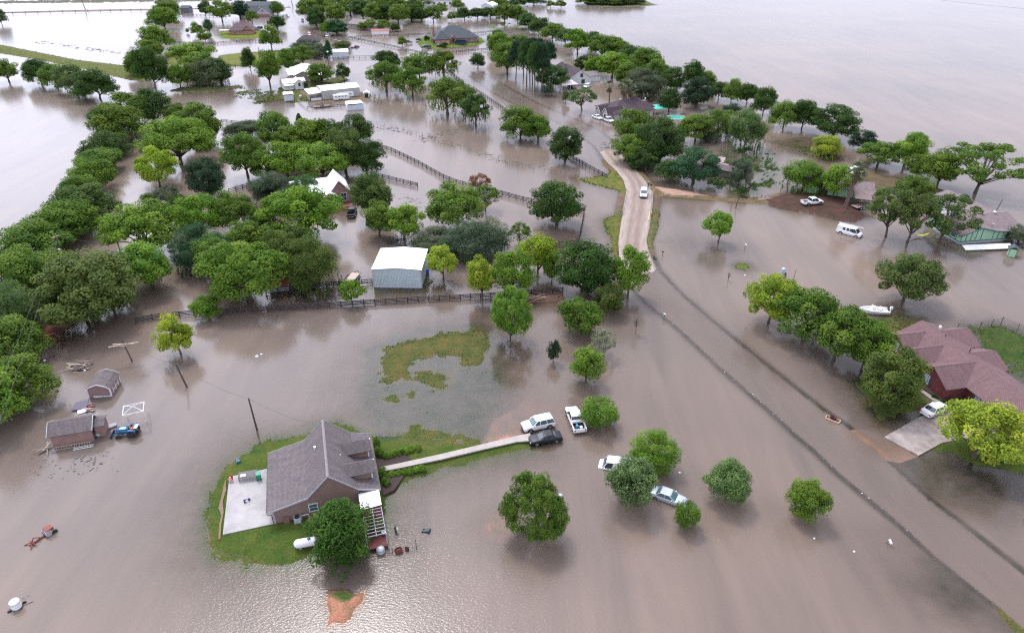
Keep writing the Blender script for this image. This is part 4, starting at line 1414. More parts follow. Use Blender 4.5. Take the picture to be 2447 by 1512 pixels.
RIB_BLUE_Y = stripes_mat('blue_grey_ribbed_steel_side', (0.53, 0.61, 0.635), 0.3, 'Y', 0.8, 0.45, metal=0.1, var=0.07, dark=0.72)
RIB_GREY = stripes_mat('grey_ribbed_steel', (0.42, 0.41, 0.41), 0.3, 'X', 0.6, 0.45, var=0.07, dark=0.85)
RIB_PALE = stripes_mat('pale_ribbed_steel', (0.60, 0.64, 0.70), 0.3, 'X', 0.6, 0.45, var=0.06, dark=0.88)
CONC = mat('concrete', (0.35, 0.335, 0.325), 0.85, var=0.24, scale=0.45, bump=0.15)
CONC_PINK = mat('old_concrete', (0.30, 0.25, 0.225), 0.85, var=0.4, scale=0.5, bump=0.15)
WOOD = mat('weathered_wood', (0.2, 0.165, 0.145), 0.85, var=0.3, scale=5, stretch=(1, 8, 8))
WOODP = mat('pale_timber', (0.47, 0.38, 0.3), 0.8, var=0.2, scale=4)
DECKR = stripes_mat('red_brown_deck', (0.19, 0.05, 0.045), 0.16, 'Y', 0.4, 0.7, var=0.2, dark=0.6)
DARKW = mat('dark_wood', (0.055, 0.045, 0.045), 0.8, var=0.3, scale=4)
FENCEW = mat('dark_fence_boards', (0.05, 0.039, 0.039), 0.85, var=0.35, scale=3)
RUST = stripes_mat('rusty_tin', (0.32, 0.07, 0.045), 0.25, 'X', 0.6, 0.6, var=0.5, dark=0.7)
STEEL = mat('galvanised_steel', (0.5, 0.51, 0.53), 0.4, 0.7)
BLACK = mat('black_rubber', (0.02, 0.02, 0.022), 0.75)
DARK = mat('dark_interior', (0.025, 0.022, 0.022), 0.9)
GLASS = glass_mat()
GLASS_T = glass_mat('teal_window_glass', (0.07, 0.13, 0.14), 0.1)
SHUT = mat('slate_shutters', (0.075, 0.085, 0.10), 0.6)
PVC = mat('pale_pvc', (0.7, 0.71, 0.72), 0.4)

def swap(mb):
    mb.v = [(b_, a_, c_) for a_, b_, c_ in mb.v]
    mb.f = [f[::-1] for f in mb.f]
    return mb

def zat(prof, t):
    for (a, za), (b_, zb) in zip(prof, prof[1:]):
        if a <= t <= b_:
            return za + (zb - za) * (t - a) / max(b_ - a, 1e-6)
    return prof[0][1] if t < prof[0][0] else prof[-1][1]

def shell(root, prof, e0, e1, axis='y', wall=None, roof=None, inset=(0.4, 0.4), ends=(0.35, 0.35), z0=-0.7, th=0.16, trim=None, off=(0, 0), walls=True, caps=True):
    """gabled volume: roof profile (across, height) carried along the ridge from e0 to e1; walls stand back under the eaves"""
    mk = swap if axis == 'x' else (lambda m: m)
    def shift(m):
        m.v = [(p[0] + off[0], p[1] + off[1], p[2]) for p in m.v]
        return m
    r = MB()
    n = len(prof)
    for i in range(n - 1):
        (a, za), (b_, zb) = prof[i], prof[i + 1]
        r.extrude([(a, za - th), (b_, zb - th), (b_, zb), (a, za)], e0, e1)
    ridge_i = max(range(n), key=lambda i: prof[i][1])
    ro = shift(mk(r)).build('roof', roof, root, uv=True)
    pr, pz = prof[ridge_i]
    if caps and 0 < ridge_i < n - 1:
        c = MB()
        c.extrude([(pr - 0.16, pz - 0.08), (pr, pz + 0.035), (pr + 0.16, pz - 0.08), (pr, pz - 0.02)], e0 + 0.01, e1 - 0.01)
        shift(mk(c)).build('ridge_cap', mat('ridge_shingle', (0.24, 0.21, 0.215), 0.8) if roof is SH_GREY else roof, ro, uv=True)
    if walls:
        w0, w1 = prof[0][0] + inset[0], prof[-1][0] - inset[1]
        pts = [(w0, zat(prof, w0) - th - 0.01)] + [(t, z - th - 0.01) for t, z in prof if w0 < t < w1] + [(w1, zat(prof, w1) - th - 0.01)]
        m = MB()
        m.extrude([(w0, z0)] + pts + [(w1, z0)], e0 + ends[0], e1 - ends[1])
        shift(mk(m)).build('wall', wall, root, uv=True)
    if trim:
        for e in (e0 - 0.02, e1 + 0.02):
            m = MB()
            for i in range(n - 1):
                (a, za), (b_, zb) = prof[i], prof[i + 1]
                m.extrude([(a, za - th - 0.05), (b_, zb - th - 0.05), (b_, zb + 0.03), (a, za + 0.03)], e - 0.02, e + 0.02)
            shift(mk(m)).build('fascia', trim, root)
    return ro

def hip(root, x0, y0, x1, y1, eave, top, roof, inset_r=None, th=0.14, name='roof'):
    """hipped roof over a rectangle; the ridge runs along the longer side"""
    w_, d_ = x1 - x0, y1 - y0
    q = min(w_, d_) / 2 if inset_r is None else inset_r
    if w_ >= d_:
        a, b_ = (x0 + q, (y0 + y1) / 2, top), (x1 - q, (y0 + y1) / 2, top)
    else:
        a, b_ = ((x0 + x1) / 2, y0 + q, top), ((x0 + x1) / 2, y1 - q, top)
    c = [(x0, y0, eave), (x1, y0, eave), (x1, y1, eave), (x0, y1, eave)]
    lo = [(p[0], p[1], p[2] - th) for p in c]
    m = MB()
    vs = c + [a, b_] + lo
    if w_ >= d_:
        fs = [(0, 1, 5, 4), (1, 2, 5), (2, 3, 4, 5), (3, 0, 4)]
    else:
        fs = [(0, 1, 4), (1, 2, 5, 4), (2, 3, 5), (3, 0, 4, 5)]
    fs += [(6, 7, 1, 0), (7, 8, 2, 1), (8, 9, 3, 2), (9, 6, 0, 3), (9, 8, 7, 6)]
    m.poly(vs, fs)
    return m.build(name, roof, root, uv=True)

def window(root, c, ang, w_, h_, nx=1, ny=2, fm=None, gm_=None, fw=0.09, name='window'):
    """a window facing angle ang (degrees, local): frame with its pane as a sub-part"""
    m = MB()
    t_ = 0.07
    m.box((0, 0, h_ / 2 - fw / 2), (w_, t_, fw))
    m.box((0, 0, -h_ / 2 + fw / 2), (w_, t_, fw))
    for s in (-1, 1):
        m.box((s * (w_ / 2 - fw / 2), 0, 0), (fw, t_, h_ - 2 * fw))
    for i in range(1, nx):
        m.box((-w_ / 2 + w_ * i / nx, 0.004, 0), (0.05, t_ - 0.02, h_ - 2 * fw))
    for i in range(1, ny):
        m.box((0, 0.008, -h_ / 2 + h_ * i / ny), (w_ - 2 * fw, t_ - 0.03, 0.05))
    o = m.build(name, fm or WHITE, root, c, R(ang + 90))
    p = MB()
    p.box((0, 0.02, 0), (w_ - 2 * fw, 0.03, h_ - 2 * fw))
    p.build('pane', gm_ or GLASS, o)
    return o

def door(root, c, ang, w_, h_, m_=None, name='door'):
    m = MB()
    m.box((0, 0, h_ / 2), (w_, 0.06, h_))
    for s in (-1, 1):
        for k in (0, 1):
            m.box((s * w_ * 0.22, -0.035, h_ * (0.28 + 0.44 * k)), (w_ * 0.3, 0.012, h_ * 0.3))
    o = m.build(name, m_ or WHITE, root, c, R(ang + 90))
    k = MB()
    k.lathe((w_ * 0.4, -0.07, h_ * 0.47), [(0.01, -0.04), (0.035, -0.02), (0.035, 0.02), (0.01, 0.04)], 8, axis='Y')
    k.build('handle', STEEL, o)
    return o

def posts(root, pts, h_, s=0.12, m_=None, name='post', z0=-0.8):
    for p in pts:
        m = MB()
        m.box((0, 0, (h_ + z0) / 2), (s, s, h_ - z0))
        m.box((0, 0, h_ - 0.06), (s * 1.35, s * 1.35, 0.1))
        m.build(name, m_ or WHITE, root, (p[0], p[1], 0))

def at(x, y, z=0.0):
    return (x, y, z)

# ---- the brown house in front
h = thing('brown_house', 'brown sided house with grey shingle roof and two dormers on a grass island', 'house', (-30.2, 60.2, 0), R(16.5))
PB = [(0, 2.5), (5.0, 3.62), (7.85, 6.55), (11.3, 3.42), (14.0, 2.66)]
shell(h, PB, 0, 11.3, 'y', SID_BROWN, SH_GREY, (0.65, 2.75), (0.22, 0.3), 0.0, 0.17, OFFW)
m = MB()
m.box((12.4, 5.7, 0.28), (2.6, 10.6, 0.24))
m.build('porch_floor', CONC, h)
posts(h, [(13.6, 0.5), (13.6, 3.6), (13.6, 7.4), (13.6, 10.8)], 2.6, 0.14, WHITE, 'porch_post', 0.2)
m = MB()
m.box((13.62, 5.65, 2.5), (0.12, 11.0, 0.2))
m.build('porch_beam', WHITE, h)
m = MB()
m.box((0.72, 0.19, 1.25), (0.16, 0.05, 2.3))
m.box((0.62, 0.3, 1.25), (0.05, 0.2, 2.3))
m.build('corner_trim', OFFW, h)
for yy in (2.9, 7.1):                                 # gabled dormers looking out over the porch
    d = MB()
    d.extrude([(yy - 0.95, 3.1), (yy - 0.95, 4.35), (yy, 5.1), (yy + 0.95, 4.35), (yy + 0.95, 3.1)], 9.4, 13.2)
    do = swap(d).build('dormer', SID_BROWN, h, uv=True)
    r_ = MB()
    for s in (-1, 1):
        r_.extrude([(yy, 5.16), (yy + s * 1.3, 4.14), (yy + s * 1.3, 4.26), (yy, 5.29)], 9.2, 13.62)
    swap(r_).build('dormer_roof', SH_GREY, do, uv=True)
    t_ = MB()
    t_.box((13.2, yy - 0.93, 3.72), (0.16, 0.12, 1.3))
    t_.box((13.2, yy + 0.93, 3.72), (0.16, 0.12, 1.3))
    t_.box((13.62, yy, 5.2), (0.1, 0.2, 0.16))
    t_.build('dormer_trim', WHITE, do)
    window(do, (13.24, yy, 3.95), 0, 0.9, 1.1)
window(h, (5.5, 0.17, 1.72), -90, 1.15, 1.3, 1, 2, WHITE, GLASS_T, 0.1)
v = MB()
v.cyl((6.5, 7.1, 4.8), (6.5, 7.1, 5.55), 0.11, n=10)
v.cyl((6.5, 7.1, 5.5), (6.5, 7.1, 5.62), 0.16, n=10)
v.build('roof_vent', WHITE, h)
v = MB()
v.cyl((9.6, 5.1, 4.7), (9.6, 5.1, 5.25), 0.05)
v.build('vent_pipe', WHITE, h)
m = MB()
m.box((0.0, 5.6, 2.36), (0.14, 11.1, 0.14))
m.tube([(0.0, 0.2, 2.3), (0.05, 0.14, 2.0), (0.5, 0.12, 1.9), (0.5, 0.12, 0.4)], 0.05, 6)
m.build('gutter', DARK, h)
window(h, (0.63, 8.3, 1.5), 180, 1.2, 1.3)
door(h, (0.63, 5.5, 0.35), 180, 1.9, 2.0, GLASS, 'patio_door')
# covered deck and open pergola at the front corner
pg = thing('pergola', 'red deck with white sheet roof and open rafter frame at the brown house corner', 'pergola', (-30.2, 60.2, 0), R(16.5))
m = MB()
m.box((12.45, -3.75, 0.45), (2.5, 7.3, 0.12))
m.build('deck', DECKR, pg)
m = MB()
m.poly([(11.15, -0.1, 2.72), (13.75, -0.1, 2.72), (13.75, -2.55, 2.5), (11.15, -2.75, 2.5), (11.15, -0.1, 2.66), (13.75, -0.1, 2.66), (13.75, -2.55, 2.44), (11.15, -2.75, 2.44)],
       [(0, 3, 2, 1), (4, 5, 6, 7), (0, 1, 5, 4), (1, 2, 6, 5), (2, 3, 7, 6), (3, 0, 4, 7)])
m.build('sheet_roof', ROOFW2, pg)
m = MB()
for k in range(9):
    y_ = -2.9 - k * 0.53
    m.bar((11.3 + 0.03 * k, y_, 2.32), (13.7, y_, 2.32), 0.05, 0.1)
m.build('rafters', OFFW, pg)
for x_ in (11.35, 12.55, 13.68):
    m = MB()
    m.bar((x_, -2.6, 2.22), (x_, -7.2, 2.22), 0.07, 0.1)
    m.build('beam', OFFW, pg)
posts(pg, [(11.35, -0.6), (13.68, -0.6), (11.35, -2.7), (13.68, -2.7), (11.35, -7.1), (13.68, -7.1), (13.68, -4.9)], 2.22, 0.1, OFFW, 'post', 0.3)
def flat(name, pts, z, th, material, label, cat):
    m_ = MB()
    m_.prism([tuple(p)[:2] for p in pts], z - th, z)
    o = m_.build(name, material)
    tag(o, label, cat, kind='structure')
    return o
def HL(x, y):                                         # spot in the brown house's own frame
    c_, s_ = math.cos(R(16.5)), math.sin(R(16.5))
    return (-30.2 + x * c_ - y * s_, 60.2 + x * s_ + y * c_)
flat('patio', [HL(-5.5, 0.1), HL(0.65, 0.16), HL(0.65, 10.7), HL(-5.3, 10.45)], 0.42, 0.35, CONC, 'pale concrete patio slab behind the brown house', 'patio')
PATH = [((912, 1122), (912, 1133), 0.36), ((960, 1112), (963, 1123), 0.36), ((1050, 1092), (1053, 1104), 0.35), ((1150, 1068), (1153, 1080), 0.33), ((1230, 1048), (1236, 1061), 0.3), ((1266, 1040), (1272, 1058), 0.27)]
ribbon('path', [(G(*b_), G(*a), z) for a, b_, z in PATH], mat('path_concrete', (0.37, 0.33, 0.30), 0.85, var=0.12, scale=1.2), 'narrow pale concrete walkway from the brown house porch to the parked cars', 'path', 2, 4, 0.2)
edge = mat('bare_earth', (0.2, 0.135, 0.09), 0.95, var=0.3, scale=4, bump=0.5)
wp = [HL(-5.75, 10.3), HL(-5.6, 8), HL(-5.9, 6), HL(-5.65, 4), HL(-5.8, 2), HL(-5.75, -0.5), HL(-6.0, -0.4), HL(-6.05, 2), HL(-5.9, 3.5), HL(-6.35, 5), HL(-6.1, 7), HL(-5.95, 9)]
flat('earth_strip', wp, 0.36, 0.2, edge, 'strip of bare washed out earth along the patio edge', 'earth strip')
flat('earth_border', [HL(14.2, 4.4), HL(14.2, 1.2), HL(15.8, 1.8), HL(17.5, 4.2)], 0.34, 0.3, mat('mulch', (0.05, 0.032, 0.028), 0.95, var=0.4, scale=6), 'dark mulch bed along the walkway near the porch', 'flower bed')
flat('earth_border', [HL(14.2, 6.1), HL(14.2, 9.4), HL(18, 8.4), HL(19.0, 7.0)], 0.34, 0.3, MATS['mulch'], 'dark mulch bed on the far side of the walkway', 'flower bed')

# ---- the red brick house
h = thing('red_brick_house', 'dark red brick house with rose shingle roof, front gables and shuttered windows', 'house', (66.0, 101.5, 0), R(10.4))
shell(h, [(1.9, 2.55), (6.3, 4.5), (11.2, 2.55)], -28.5, 0.6, 'y', BR_RED, SH_ROSE, (0.7, 0.4), (0.5, 0.5), 0.0, 0.16)
shell(h, [(-4.6, 2.6), (-2.2, 3.95), (0.6, 2.6)], -0.4, 6.0, 'x', BR_RED, SH_ROSE, (0.5, 0.5), (0.55, 0.2), 0.0, 0.16)
shell(h, [(-9.2, 2.55), (-6.6, 3.95), (-4.3, 2.55)], -1.5, 5.9, 'x', BR_RED, SH_ROSE, (0.5, 0.5), (2.4, 0.2), 0.0, 0.17)
shell(h, [(-16.0, 2.5), (-12.4, 4.4), (-9.0, 2.5)], -1.6, 6.2, 'x', BR_RED, SH_ROSE, (0.5, 0.5), (0.55, 0.2), 0.0, 0.165)
shell(h, [(-6.2, 2.5), (-2.6, 4.0), (0.2, 2.5)], 6.4, 13.2, 'x', BR_RED, SH_ROSE, (0.4, 0.4), (0.2, 0.5), 0.0, 0.17)
shell(h, [(-13.2, 2.5), (-9.6, 4.05), (-6.4, 2.5)], 6.4, 12.2, 'x', BR_RED, SH_ROSE, (0.4, 0.4), (0.2, 0.5), 0.0, 0.175)
def shuttered(root, c, ang, w_=1.3, h_=1.5):
    o = window(root, c, ang, w_, h_, 3, 4, WHITE, glass_mat('curtained_glass', (0.3, 0.34, 0.36), 0.15), 0.07)
    for s in (-1, 1):
        m_ = MB()
        m_.box((s * (w_ / 2 + 0.24), 0.01, 0), (0.4, 0.05, h_ + 0.1))
        for k in range(7):
            m_.box((s * (w_ / 2 + 0.24), -0.02, -h_ / 2 + 0.15 + k * (h_ - 0.25) / 6), (0.3, 0.03, 0.05))
        m_.build('shutter', SHUT, o)
shuttered(h, (0.12, -2.1, 1.5), 180)
shuttered(h, (-1.08, -11.2, 1.35), 180, 1.5, 1.6)
shuttered(h, (2.56, -18.4, 1.35), 180, 1.9, 1.6)
shuttered(h, (2.56, -24.5, 1.35), 180)
door(h, (0.86, -7.4, 0.2), 180, 1.0, 2.05, mat('dark_door', (0.06, 0.03, 0.03), 0.5))
for x_, y_ in ((6.4, -5.0), (7.2, -9.6)):
    v = MB()
    v.cyl((x_, y_, 3.9), (x_, y_, 4.9), 0.06)
    v.cyl((x_, y_, 4.85), (x_, y_, 4.98), 0.1)
    v.build('vent_pipe', mat('dark_metal', (0.08, 0.07, 0.07), 0.5, 0.5), h)
v = MB()
v.tube([(7.6, -2.2, 3.7), (7.6, -2.2, 4.5)], 0.03, 6)
v.lathe((7.6, -2.2, 4.6), [(0.02, -0.1), (0.25, -0.05), (0.36, 0.06), (0.33, 0.06), (0.05, -0.03)], 14, axis='X')
v.build('satellite_dish', WHITE, h)
flat('driveway', [G(2112, 1046), G(2190, 1002), G(2245, 972), G(2330, 1000), G(2447, 960), G(2500, 990), G(2500, 1050), G(2447, 1070), G(2330, 1045), G(2250, 1060), G(2194, 1090)], 0.22, 0.3, CONC_PINK, 'stained concrete driveway of the red brick house', 'driveway')
flat('driveway_apron', [G(2006, 1030), G(2060, 1024), G(2112, 1046), G(2194, 1090), G(2150, 1106), G(2098, 1096)], -0.02, 0.2, mat('wet_clay', (0.40, 0.255, 0.185), 0.9, var=0.2, scale=0.7), 'flooded clay brown driveway mouth by the road', 'driveway')
flat('walkway', [G(2195, 935), G(2202, 933), G(2262, 972), G(2252, 978)], 0.27, 0.2, CONC_PINK, 'front walk of the red brick house, from the door to the driveway', 'path')
flat('earth_border', [G(2204, 930), G(2222, 918), G(2300, 962), G(2268, 975)], 0.25, 0.15, MATS['mulch'], 'planting bed against the red brick house wall', 'flower bed')

# ---- the green house
h = thing('green_house', 'mint green house with dark teal battens and a taupe shingle roof standing in the water', 'house', (103.8, 145.3, 0), R(9.4))
PG = [(-0.5, 2.3), (4.1, 4.05), (8.4, 2.95), (14.6, 2.45)]
shell(h, PG, -0.7, 7.0, 'y', GREENW, SH_TAUPE, (0.5, 0.35), (0.7, 0.5), -0.7, 0.16, TEAL, caps=False)
shell(h, [(0.6, 2.6), (6.0, 4.5), (12.0, 2.6)], -0.3, 16.2, 'x', GREENW, SH_TAUPE, (0.5, 0.5), (0.4, 0.6), -0.7, 0.17)
shell(h, [(8.6, 2.5), (13.6, 4.2), (18.4, 2.5)], 6.5, 23.0, 'y', WHITE, SH_TAUPE, (0.5, 0.5), (0.2, 0.5), -0.7, 0.165, TEAL)
m = MB()
for x_ in (0.05, 1.35, 2.6, 3.85, 5.2, 8.3, 9.6, 10.9, 12.2, 14.2):
    m.box((x_, -0.03, (zat(PG, x_) - 0.2 + 0.5) / 2), (0.12, 0.06, zat(PG, x_) - 0.7))
m.box((7.1, -0.035, 0.55), (14.3, 0.06, 0.14))
for y_ in (1.5, 3.0, 6.0, 7.6):
    m.box((-0.03, y_, 1.4), (0.06, 0.12, 1.9))
m.box((-0.035, 4.0, 0.55), (0.06, 8.0, 0.14))
m.build('battens', TEAL, h)
m = MB()
m.box((7.1, -0.05, 0.2), (14.35, 0.08, 0.5))
m.box((-0.05, 4.0, 0.2), (0.08, 8.1, 0.5))
m.build('plinth', mat('pale_blue_plinth', (0.36, 0.42, 0.45), 0.7), h)
door(h, (-0.05, 4.4, 0.3), 180, 1.0, 1.9, mat('dark_green_door', (0.02, 0.05, 0.05), 0.5))
window(h, (-0.05, 2.3, 1.5), 180, 0.9, 1.1, 1, 2, TEAL)
for x_, y_ in ((9.2, 5.8), (12.6, 5.9)):
    v = MB()
    v.cyl((x_, y_, 4.3), (x_, y_, 4.75), 0.2, n=12)
    v.lathe((x_, y_, 4.8), [(0.1, -0.1), (0.36, -0.05), (0.38, 0.05), (0.2, 0.2), (0.02, 0.24)], 14)
    v.build('turbine_vent', mat('bright_aluminium', (0.75, 0.76, 0.78), 0.3, 0.6), h)
v = MB()
v.cyl((8.8, 1.6, 2.6), (8.8, 1.6, 3.7), 0.16, n=12)
v.cyl((8.8, 1.6, 3.65), (8.8, 1.6, 3.85), 0.3, n=12)
v.build('flue', STEEL, h)
o = thing('carport_awning', 'long white awning sheet in the water before the green house', 'awning', G(2325, 600), R(5))
m = MB()
m.box((3.6, 0.4, 0.75), (11.5, 1.6, 0.1), tilt=('X', 0.35))
m.build('sheet', WHITE, o)
posts(o, [(-1.6, 0.1), (2.5, 0.1), (8.6, 0.1)], 0.7, 0.09, STEEL)
o = thing('green_shed', 'tiny mint green shed with dark roof at the end of the white awning', 'shed', G(2407, 612), R(-28))
m = MB()
m.box((0.75, 0.75, 0.6), (1.5, 1.5, 2.3))
m.build('wall', GREENW, o)
m = MB()
for x_ in (0.03, 1.47):
    m.box((x_, 0, 0.6), (0.12, 0.05, 2.32))
    m.box((x_, 1.5, 0.6), (0.12, 0.05, 2.32))
m.build('corner_trim', TEAL, o)
m = MB()
m.extrude([(-0.3, 1.7), (0.75, 2.4), (1.8, 1.7), (1.8, 1.78), (0.75, 2.5), (-0.3, 1.78)], -0.3, 1.8)
m.build('roof', SH_SLATE, o, uv=True)

# ---- green barn by the palms
h = thing('green_barn', 'long low mint green barn with dark posts under two trees by the palms', 'barn', G(1925, 462), R(-17))
GB = [(-0.4, 2.3), (3.6, 3.6), (7.2, 2.3)]
shell(h, GB, -1, 17, 'x', GREENW, SH_TAUPE, (0.6, 0.4), (0.6, 0.4), -0.6, 0.15)
m = MB()
for k in range(7):
    m.box((0.2 + k * 2.6, -0.03 + 0.2, 1.0), (0.14, 0.12, 2.2))
m.build('battens', TEAL, h)
door(h, (4.2, 0.15, 0.1), -90, 2.2, 2.1, DARKW, 'barn_door')
# white round tank building behind the palms
o = thing('white_shelter', 'white curved fabric shelter behind the palms on the far shore', 'shelter', G(2022, 436), R(-38))
m = MB()
arc = [(2.2 * math.cos(a), 2.9 * math.sin(a)) for a in [PI * k / 12 for k in range(13)]]
for k in range(12):
    (a0, z0_), (a1, z1_) = arc[k], arc[k + 1]
    m.extrude([(a0, z0_), (a1, z1_), (a1 * 0.97, z1_ * 0.97), (a0 * 0.97, z0_ * 0.97)], 0, 7.6)
m.build('cover', WHITE, o, smooth=False)
m = MB()
m.extrude(arc, 7.3, 7.4)
m.build('end_wall', WHITE, o)
# open carport with brown roof
o = thing('open_carport', 'open carport with flat brown roof on dark posts beside the flatbed trailer', 'carport', G(2040, 495), R(-20))
m = MB()
m.poly([(-0.2, -0.3, 2.5), (6.5, -0.3, 2.4), (6.5, 6.2, 2.6), (-0.2, 6.2, 2.7), (-0.2, -0.3, 2.4), (6.5, -0.3, 2.3), (6.5, 6.2, 2.5), (-0.2, 6.2, 2.6)],
       [(0, 1, 2, 3), (7, 6, 5, 4), (0, 4, 5, 1), (1, 5, 6, 2), (2, 6, 7, 3), (3, 7, 4, 0)])
m.build('roof', stripes_mat('brown_tin', (0.2, 0.13, 0.12), 0.3, 'X', 0.4, 0.6), o)
posts(o, [(0, 0), (2.1, 0), (4.2, 0), (6.2, 0), (0, 5.9), (6.2, 5.9)], 2.4, 0.11, DARKW)

# ---- the white roofed house in the grove
h = thing('white_roofed_house', 'brick house with bright white metal roof, white trimmed windows and a red deck', 'house', (-45.2, 171.2, 0), R(21))
shell(h, [(-2.9, 3.1), (0, 6.4), (2.9, 3.1)], -0.4, 9.5, 'y', BR_ROSE, ROOFW2, (0.45, 0.45), (0.5, 0.4), -0.4, 0.16, WHITE, caps=False)
window(h, (0.9, 0.06, 1.7), -90, 1.5, 2.2, 2, 2)
h2 = shell(h, [(-10.5, 2.7), (-6.8, 4.9), (-2.6, 2.7)], -1.6, 9.0, 'y', BR_ROSE, ROOFW2, (0.5, 0.5), (0.5, 0.4), -0.4, 0.15, WHITE, caps=False)
shell(h, [(3.0, 2.7), (7.0, 5.2), (11.0, 2.7)], -12.0, 0.0, 'x', BR_ROSE, ROOFW, (0.5, 0.5), (0.5, 0.4), -0.4, 0.155, WHITE, caps=False)
shell(h, [(-4.6, 2.9), (-2.9, 4.0), (-1.0, 2.9)], -2.2, 3.0, 'y', BR_ROSE, ROOFW2, (0.4, 0.4), (0.5, 0.3), -0.4, 0.145, WHITE, caps=False)
window(h, (-3.8, -1.75, 1.5), -90, 0.9, 1.5, 1, 2)
door(h, (-2.2, -1.76, 0.35), -90, 0.95, 2.05)
posts(h, [(-1.45, -2.0)], 2.7, 0.2, WHITE, 'porch_post', 0.2)
o = thing('deck', 'dark red timber deck at the door of the white roofed house', 'deck', (-45.2, 171.2, 0), R(21))
m = MB()
m.box((-0.2, -3.1, 0.42), (5.2, 2.5, 0.16))
m.build('platform', DECKR, o)
m = MB()
m.box((0.0, -4.55, 0.2), (4.6, 0.35, 0.14))
m.box((-0.1, -4.9, 0.1), (4.6, 0.3, 0.1))
m.build('step', DECKR, o)
o = thing('trellis', 'black slatted trellis roof among the trees of the grove', 'trellis', G(640, 512), R(20))
m = MB()
for k in range(9):
    m.bar((k * 0.4, 0, 2.2), (k * 0.4 + 0.2, 3.2, 2.2), 0.1, 0.08)
m.build('slats', DARKW, o)
posts(o, [(0, 0), (3.2, 0), (0.2, 3.1), (3.4, 3.1)], 2.2, 0.12, DARKW)
o = thing('tin_roof_hut', 'small hut with a white tin roof half hidden in the grove', 'shed', G(648, 566), R(15))
shell(o, [(-1.3, 2.0), (0, 2.5), (1.3, 2.0)], 0, 2.6, 'y', WOOD, ROOFW2, (0.2, 0.2), (0.2, 0.2), -0.5, 0.08, caps=False)

# ---- the metal barn
h = thing('metal_barn', 'big pale blue ribbed metal barn with bright white roof behind the board fence', 'barn', (-28.37, 123.83, 0), R(-1.5))
m = MB()
m.extrude([(0.1, -0.6), (0.1, 4.05), (5, 4.42), (9.9, 4.05), (9.9, -0.6)], 0.1, 0.2)
m.build('end_wall', RIB_BLUE, h)
m = MB()
m.extrude([(0.1, -0.6), (0.1, 4.05), (5, 4.42), (9.9, 4.05), (9.9, -0.6)], 9.9, 10.0)
m.build('end_wall', RIB_BLUE, h)
m = MB()
m.box((0.12, 5.05, 1.7), (0.08, 9.7, 4.7))
m.build('side_wall', RIB_BLUE_Y, h)
m = MB()
m.box((9.88, 5.05, 1.7), (0.08, 9.7, 4.7))
m.build('side_wall', RIB_BLUE_Y, h)
m = MB()
m.extrude([(-0.12, 4.08), (5, 4.47), (10.12, 4.08), (10.12, 4.16), (5, 4.56), (-0.12, 4.16)], 0.0, 10.15)
m.build('roof', ROOFW2, h)
m = MB()
m.bar((-0.1, -0.05, 4.08), (5, -0.05, 4.48), 0.08, 0.16)
m.bar((5, -0.05, 4.48), (10.1, -0.05, 4.08), 0.08, 0.16)
m.box((0.08, 0.05, 1.8), (0.16, 0.14, 4.4))
m.box((9.92, 0.05, 1.8), (0.16, 0.14, 4.4))
m.box((5, 0.06, 0.02), (9.9, 0.1, 0.12))
m.build('trim', OFFW, h)
o = thing('blue_barrel', 'bright blue plastic barrel at the back corner of the metal barn', 'barrel', G(1022, 652))
m = MB()
m.lathe((0, 0, 0.1), [(0.26, -0.4), (0.3, -0.2), (0.29, 0.1), (0.31, 0.2), (0.3, 0.6), (0.26, 0.7)], 16)
m.build('body', mat('blue_plastic', (0.02, 0.1, 0.5), 0.4), o, smooth=True)
m = MB()
m.lathe((0, 0, 0.82), [(0.27, -0.02), (0.27, 0.03), (0.05, 0.03)], 16)
m.build('lid', mat('blue_plastic', (0.02, 0.1, 0.5), 0.4), o)

# ---- red tin shed in the grove
h = thing('red_tin_shed', 'small shed with rusty red tin roof half hidden under the grove by the fence', 'shed', G(644, 700), R(14))
shell(h, [(-0.4, 1.3), (2.6, 2.9), (5.6, 1.6)], -0.2, 4.2, 'x', WHITE, RUST, (0.4, 0.5), (0.3, 0.3), -0.6, 0.08)

# ---- sheds in the near corner
h = thing('pink_shed', 'dusty pink barn shaped shed with white trim and grey shingles, knocked askew by the flood', 'shed', G(213, 950), R(7.4))
PK = [(-0.15, 1.55), (0.55, 2.15), (1.7, 2.62), (2.9, 2.2), (3.55, 1.6)]
shell(h, PK, -0.15, 4.0, 'y', PLANK_PINK, SH_GREY, (0.15, 0.15), (0.15, 0.15), -0.6, 0.07, WHITE, caps=False)
m = MB()
for x_ in (0.05, 3.35):
    m.box((x_, -0.02, 0.7), (0.12, 0.06, 1.9))
m.box((3.42, 0.06, 0.7), (0.06, 0.12, 1.9))
m.box((3.42, 3.8, 0.7), (0.06, 0.12, 1.9))
m.box((2.0, -0.03, 0.12), (2.6, 0.05, 0.34))
m.build('corner_trim', WHITE, h)
m = MB()
for a in (0.7, 1.75, 2.8):
    m.box((0, a - 1.75, 0), (0.05, 0.1, 1.6))
for z_ in (-0.75, 0, 0.75):
    m.box((0.006, 0, z_), (0.05, 2.1, 0.1))
dd = m.build('double_door', WHITE, h, (3.46, 1.9, 0.75))
m = MB()
m.box((-0.02, 0, 0), (0.03, 2.1, 1.5))
m.build('door_panel', PLANK_PINK, dd)
h.rotation_euler = (R(2), R(3), R(7.4))
h = thing('brown_shed', 'long red brown shed with grey shingle roof standing deep in the water by the tractor', 'shed', (-65.7, 75.0, 0), R(16.5))
shell(h, [(-0.3, 2.2), (1.75, 3.35), (3.8, 2.2)], -0.3, 5.5, 'x', PLANK_RUST, SH_GREY, (0.35, 0.35), (0.25, 0.3), -0.8, 0.08, WHITE, caps=False)
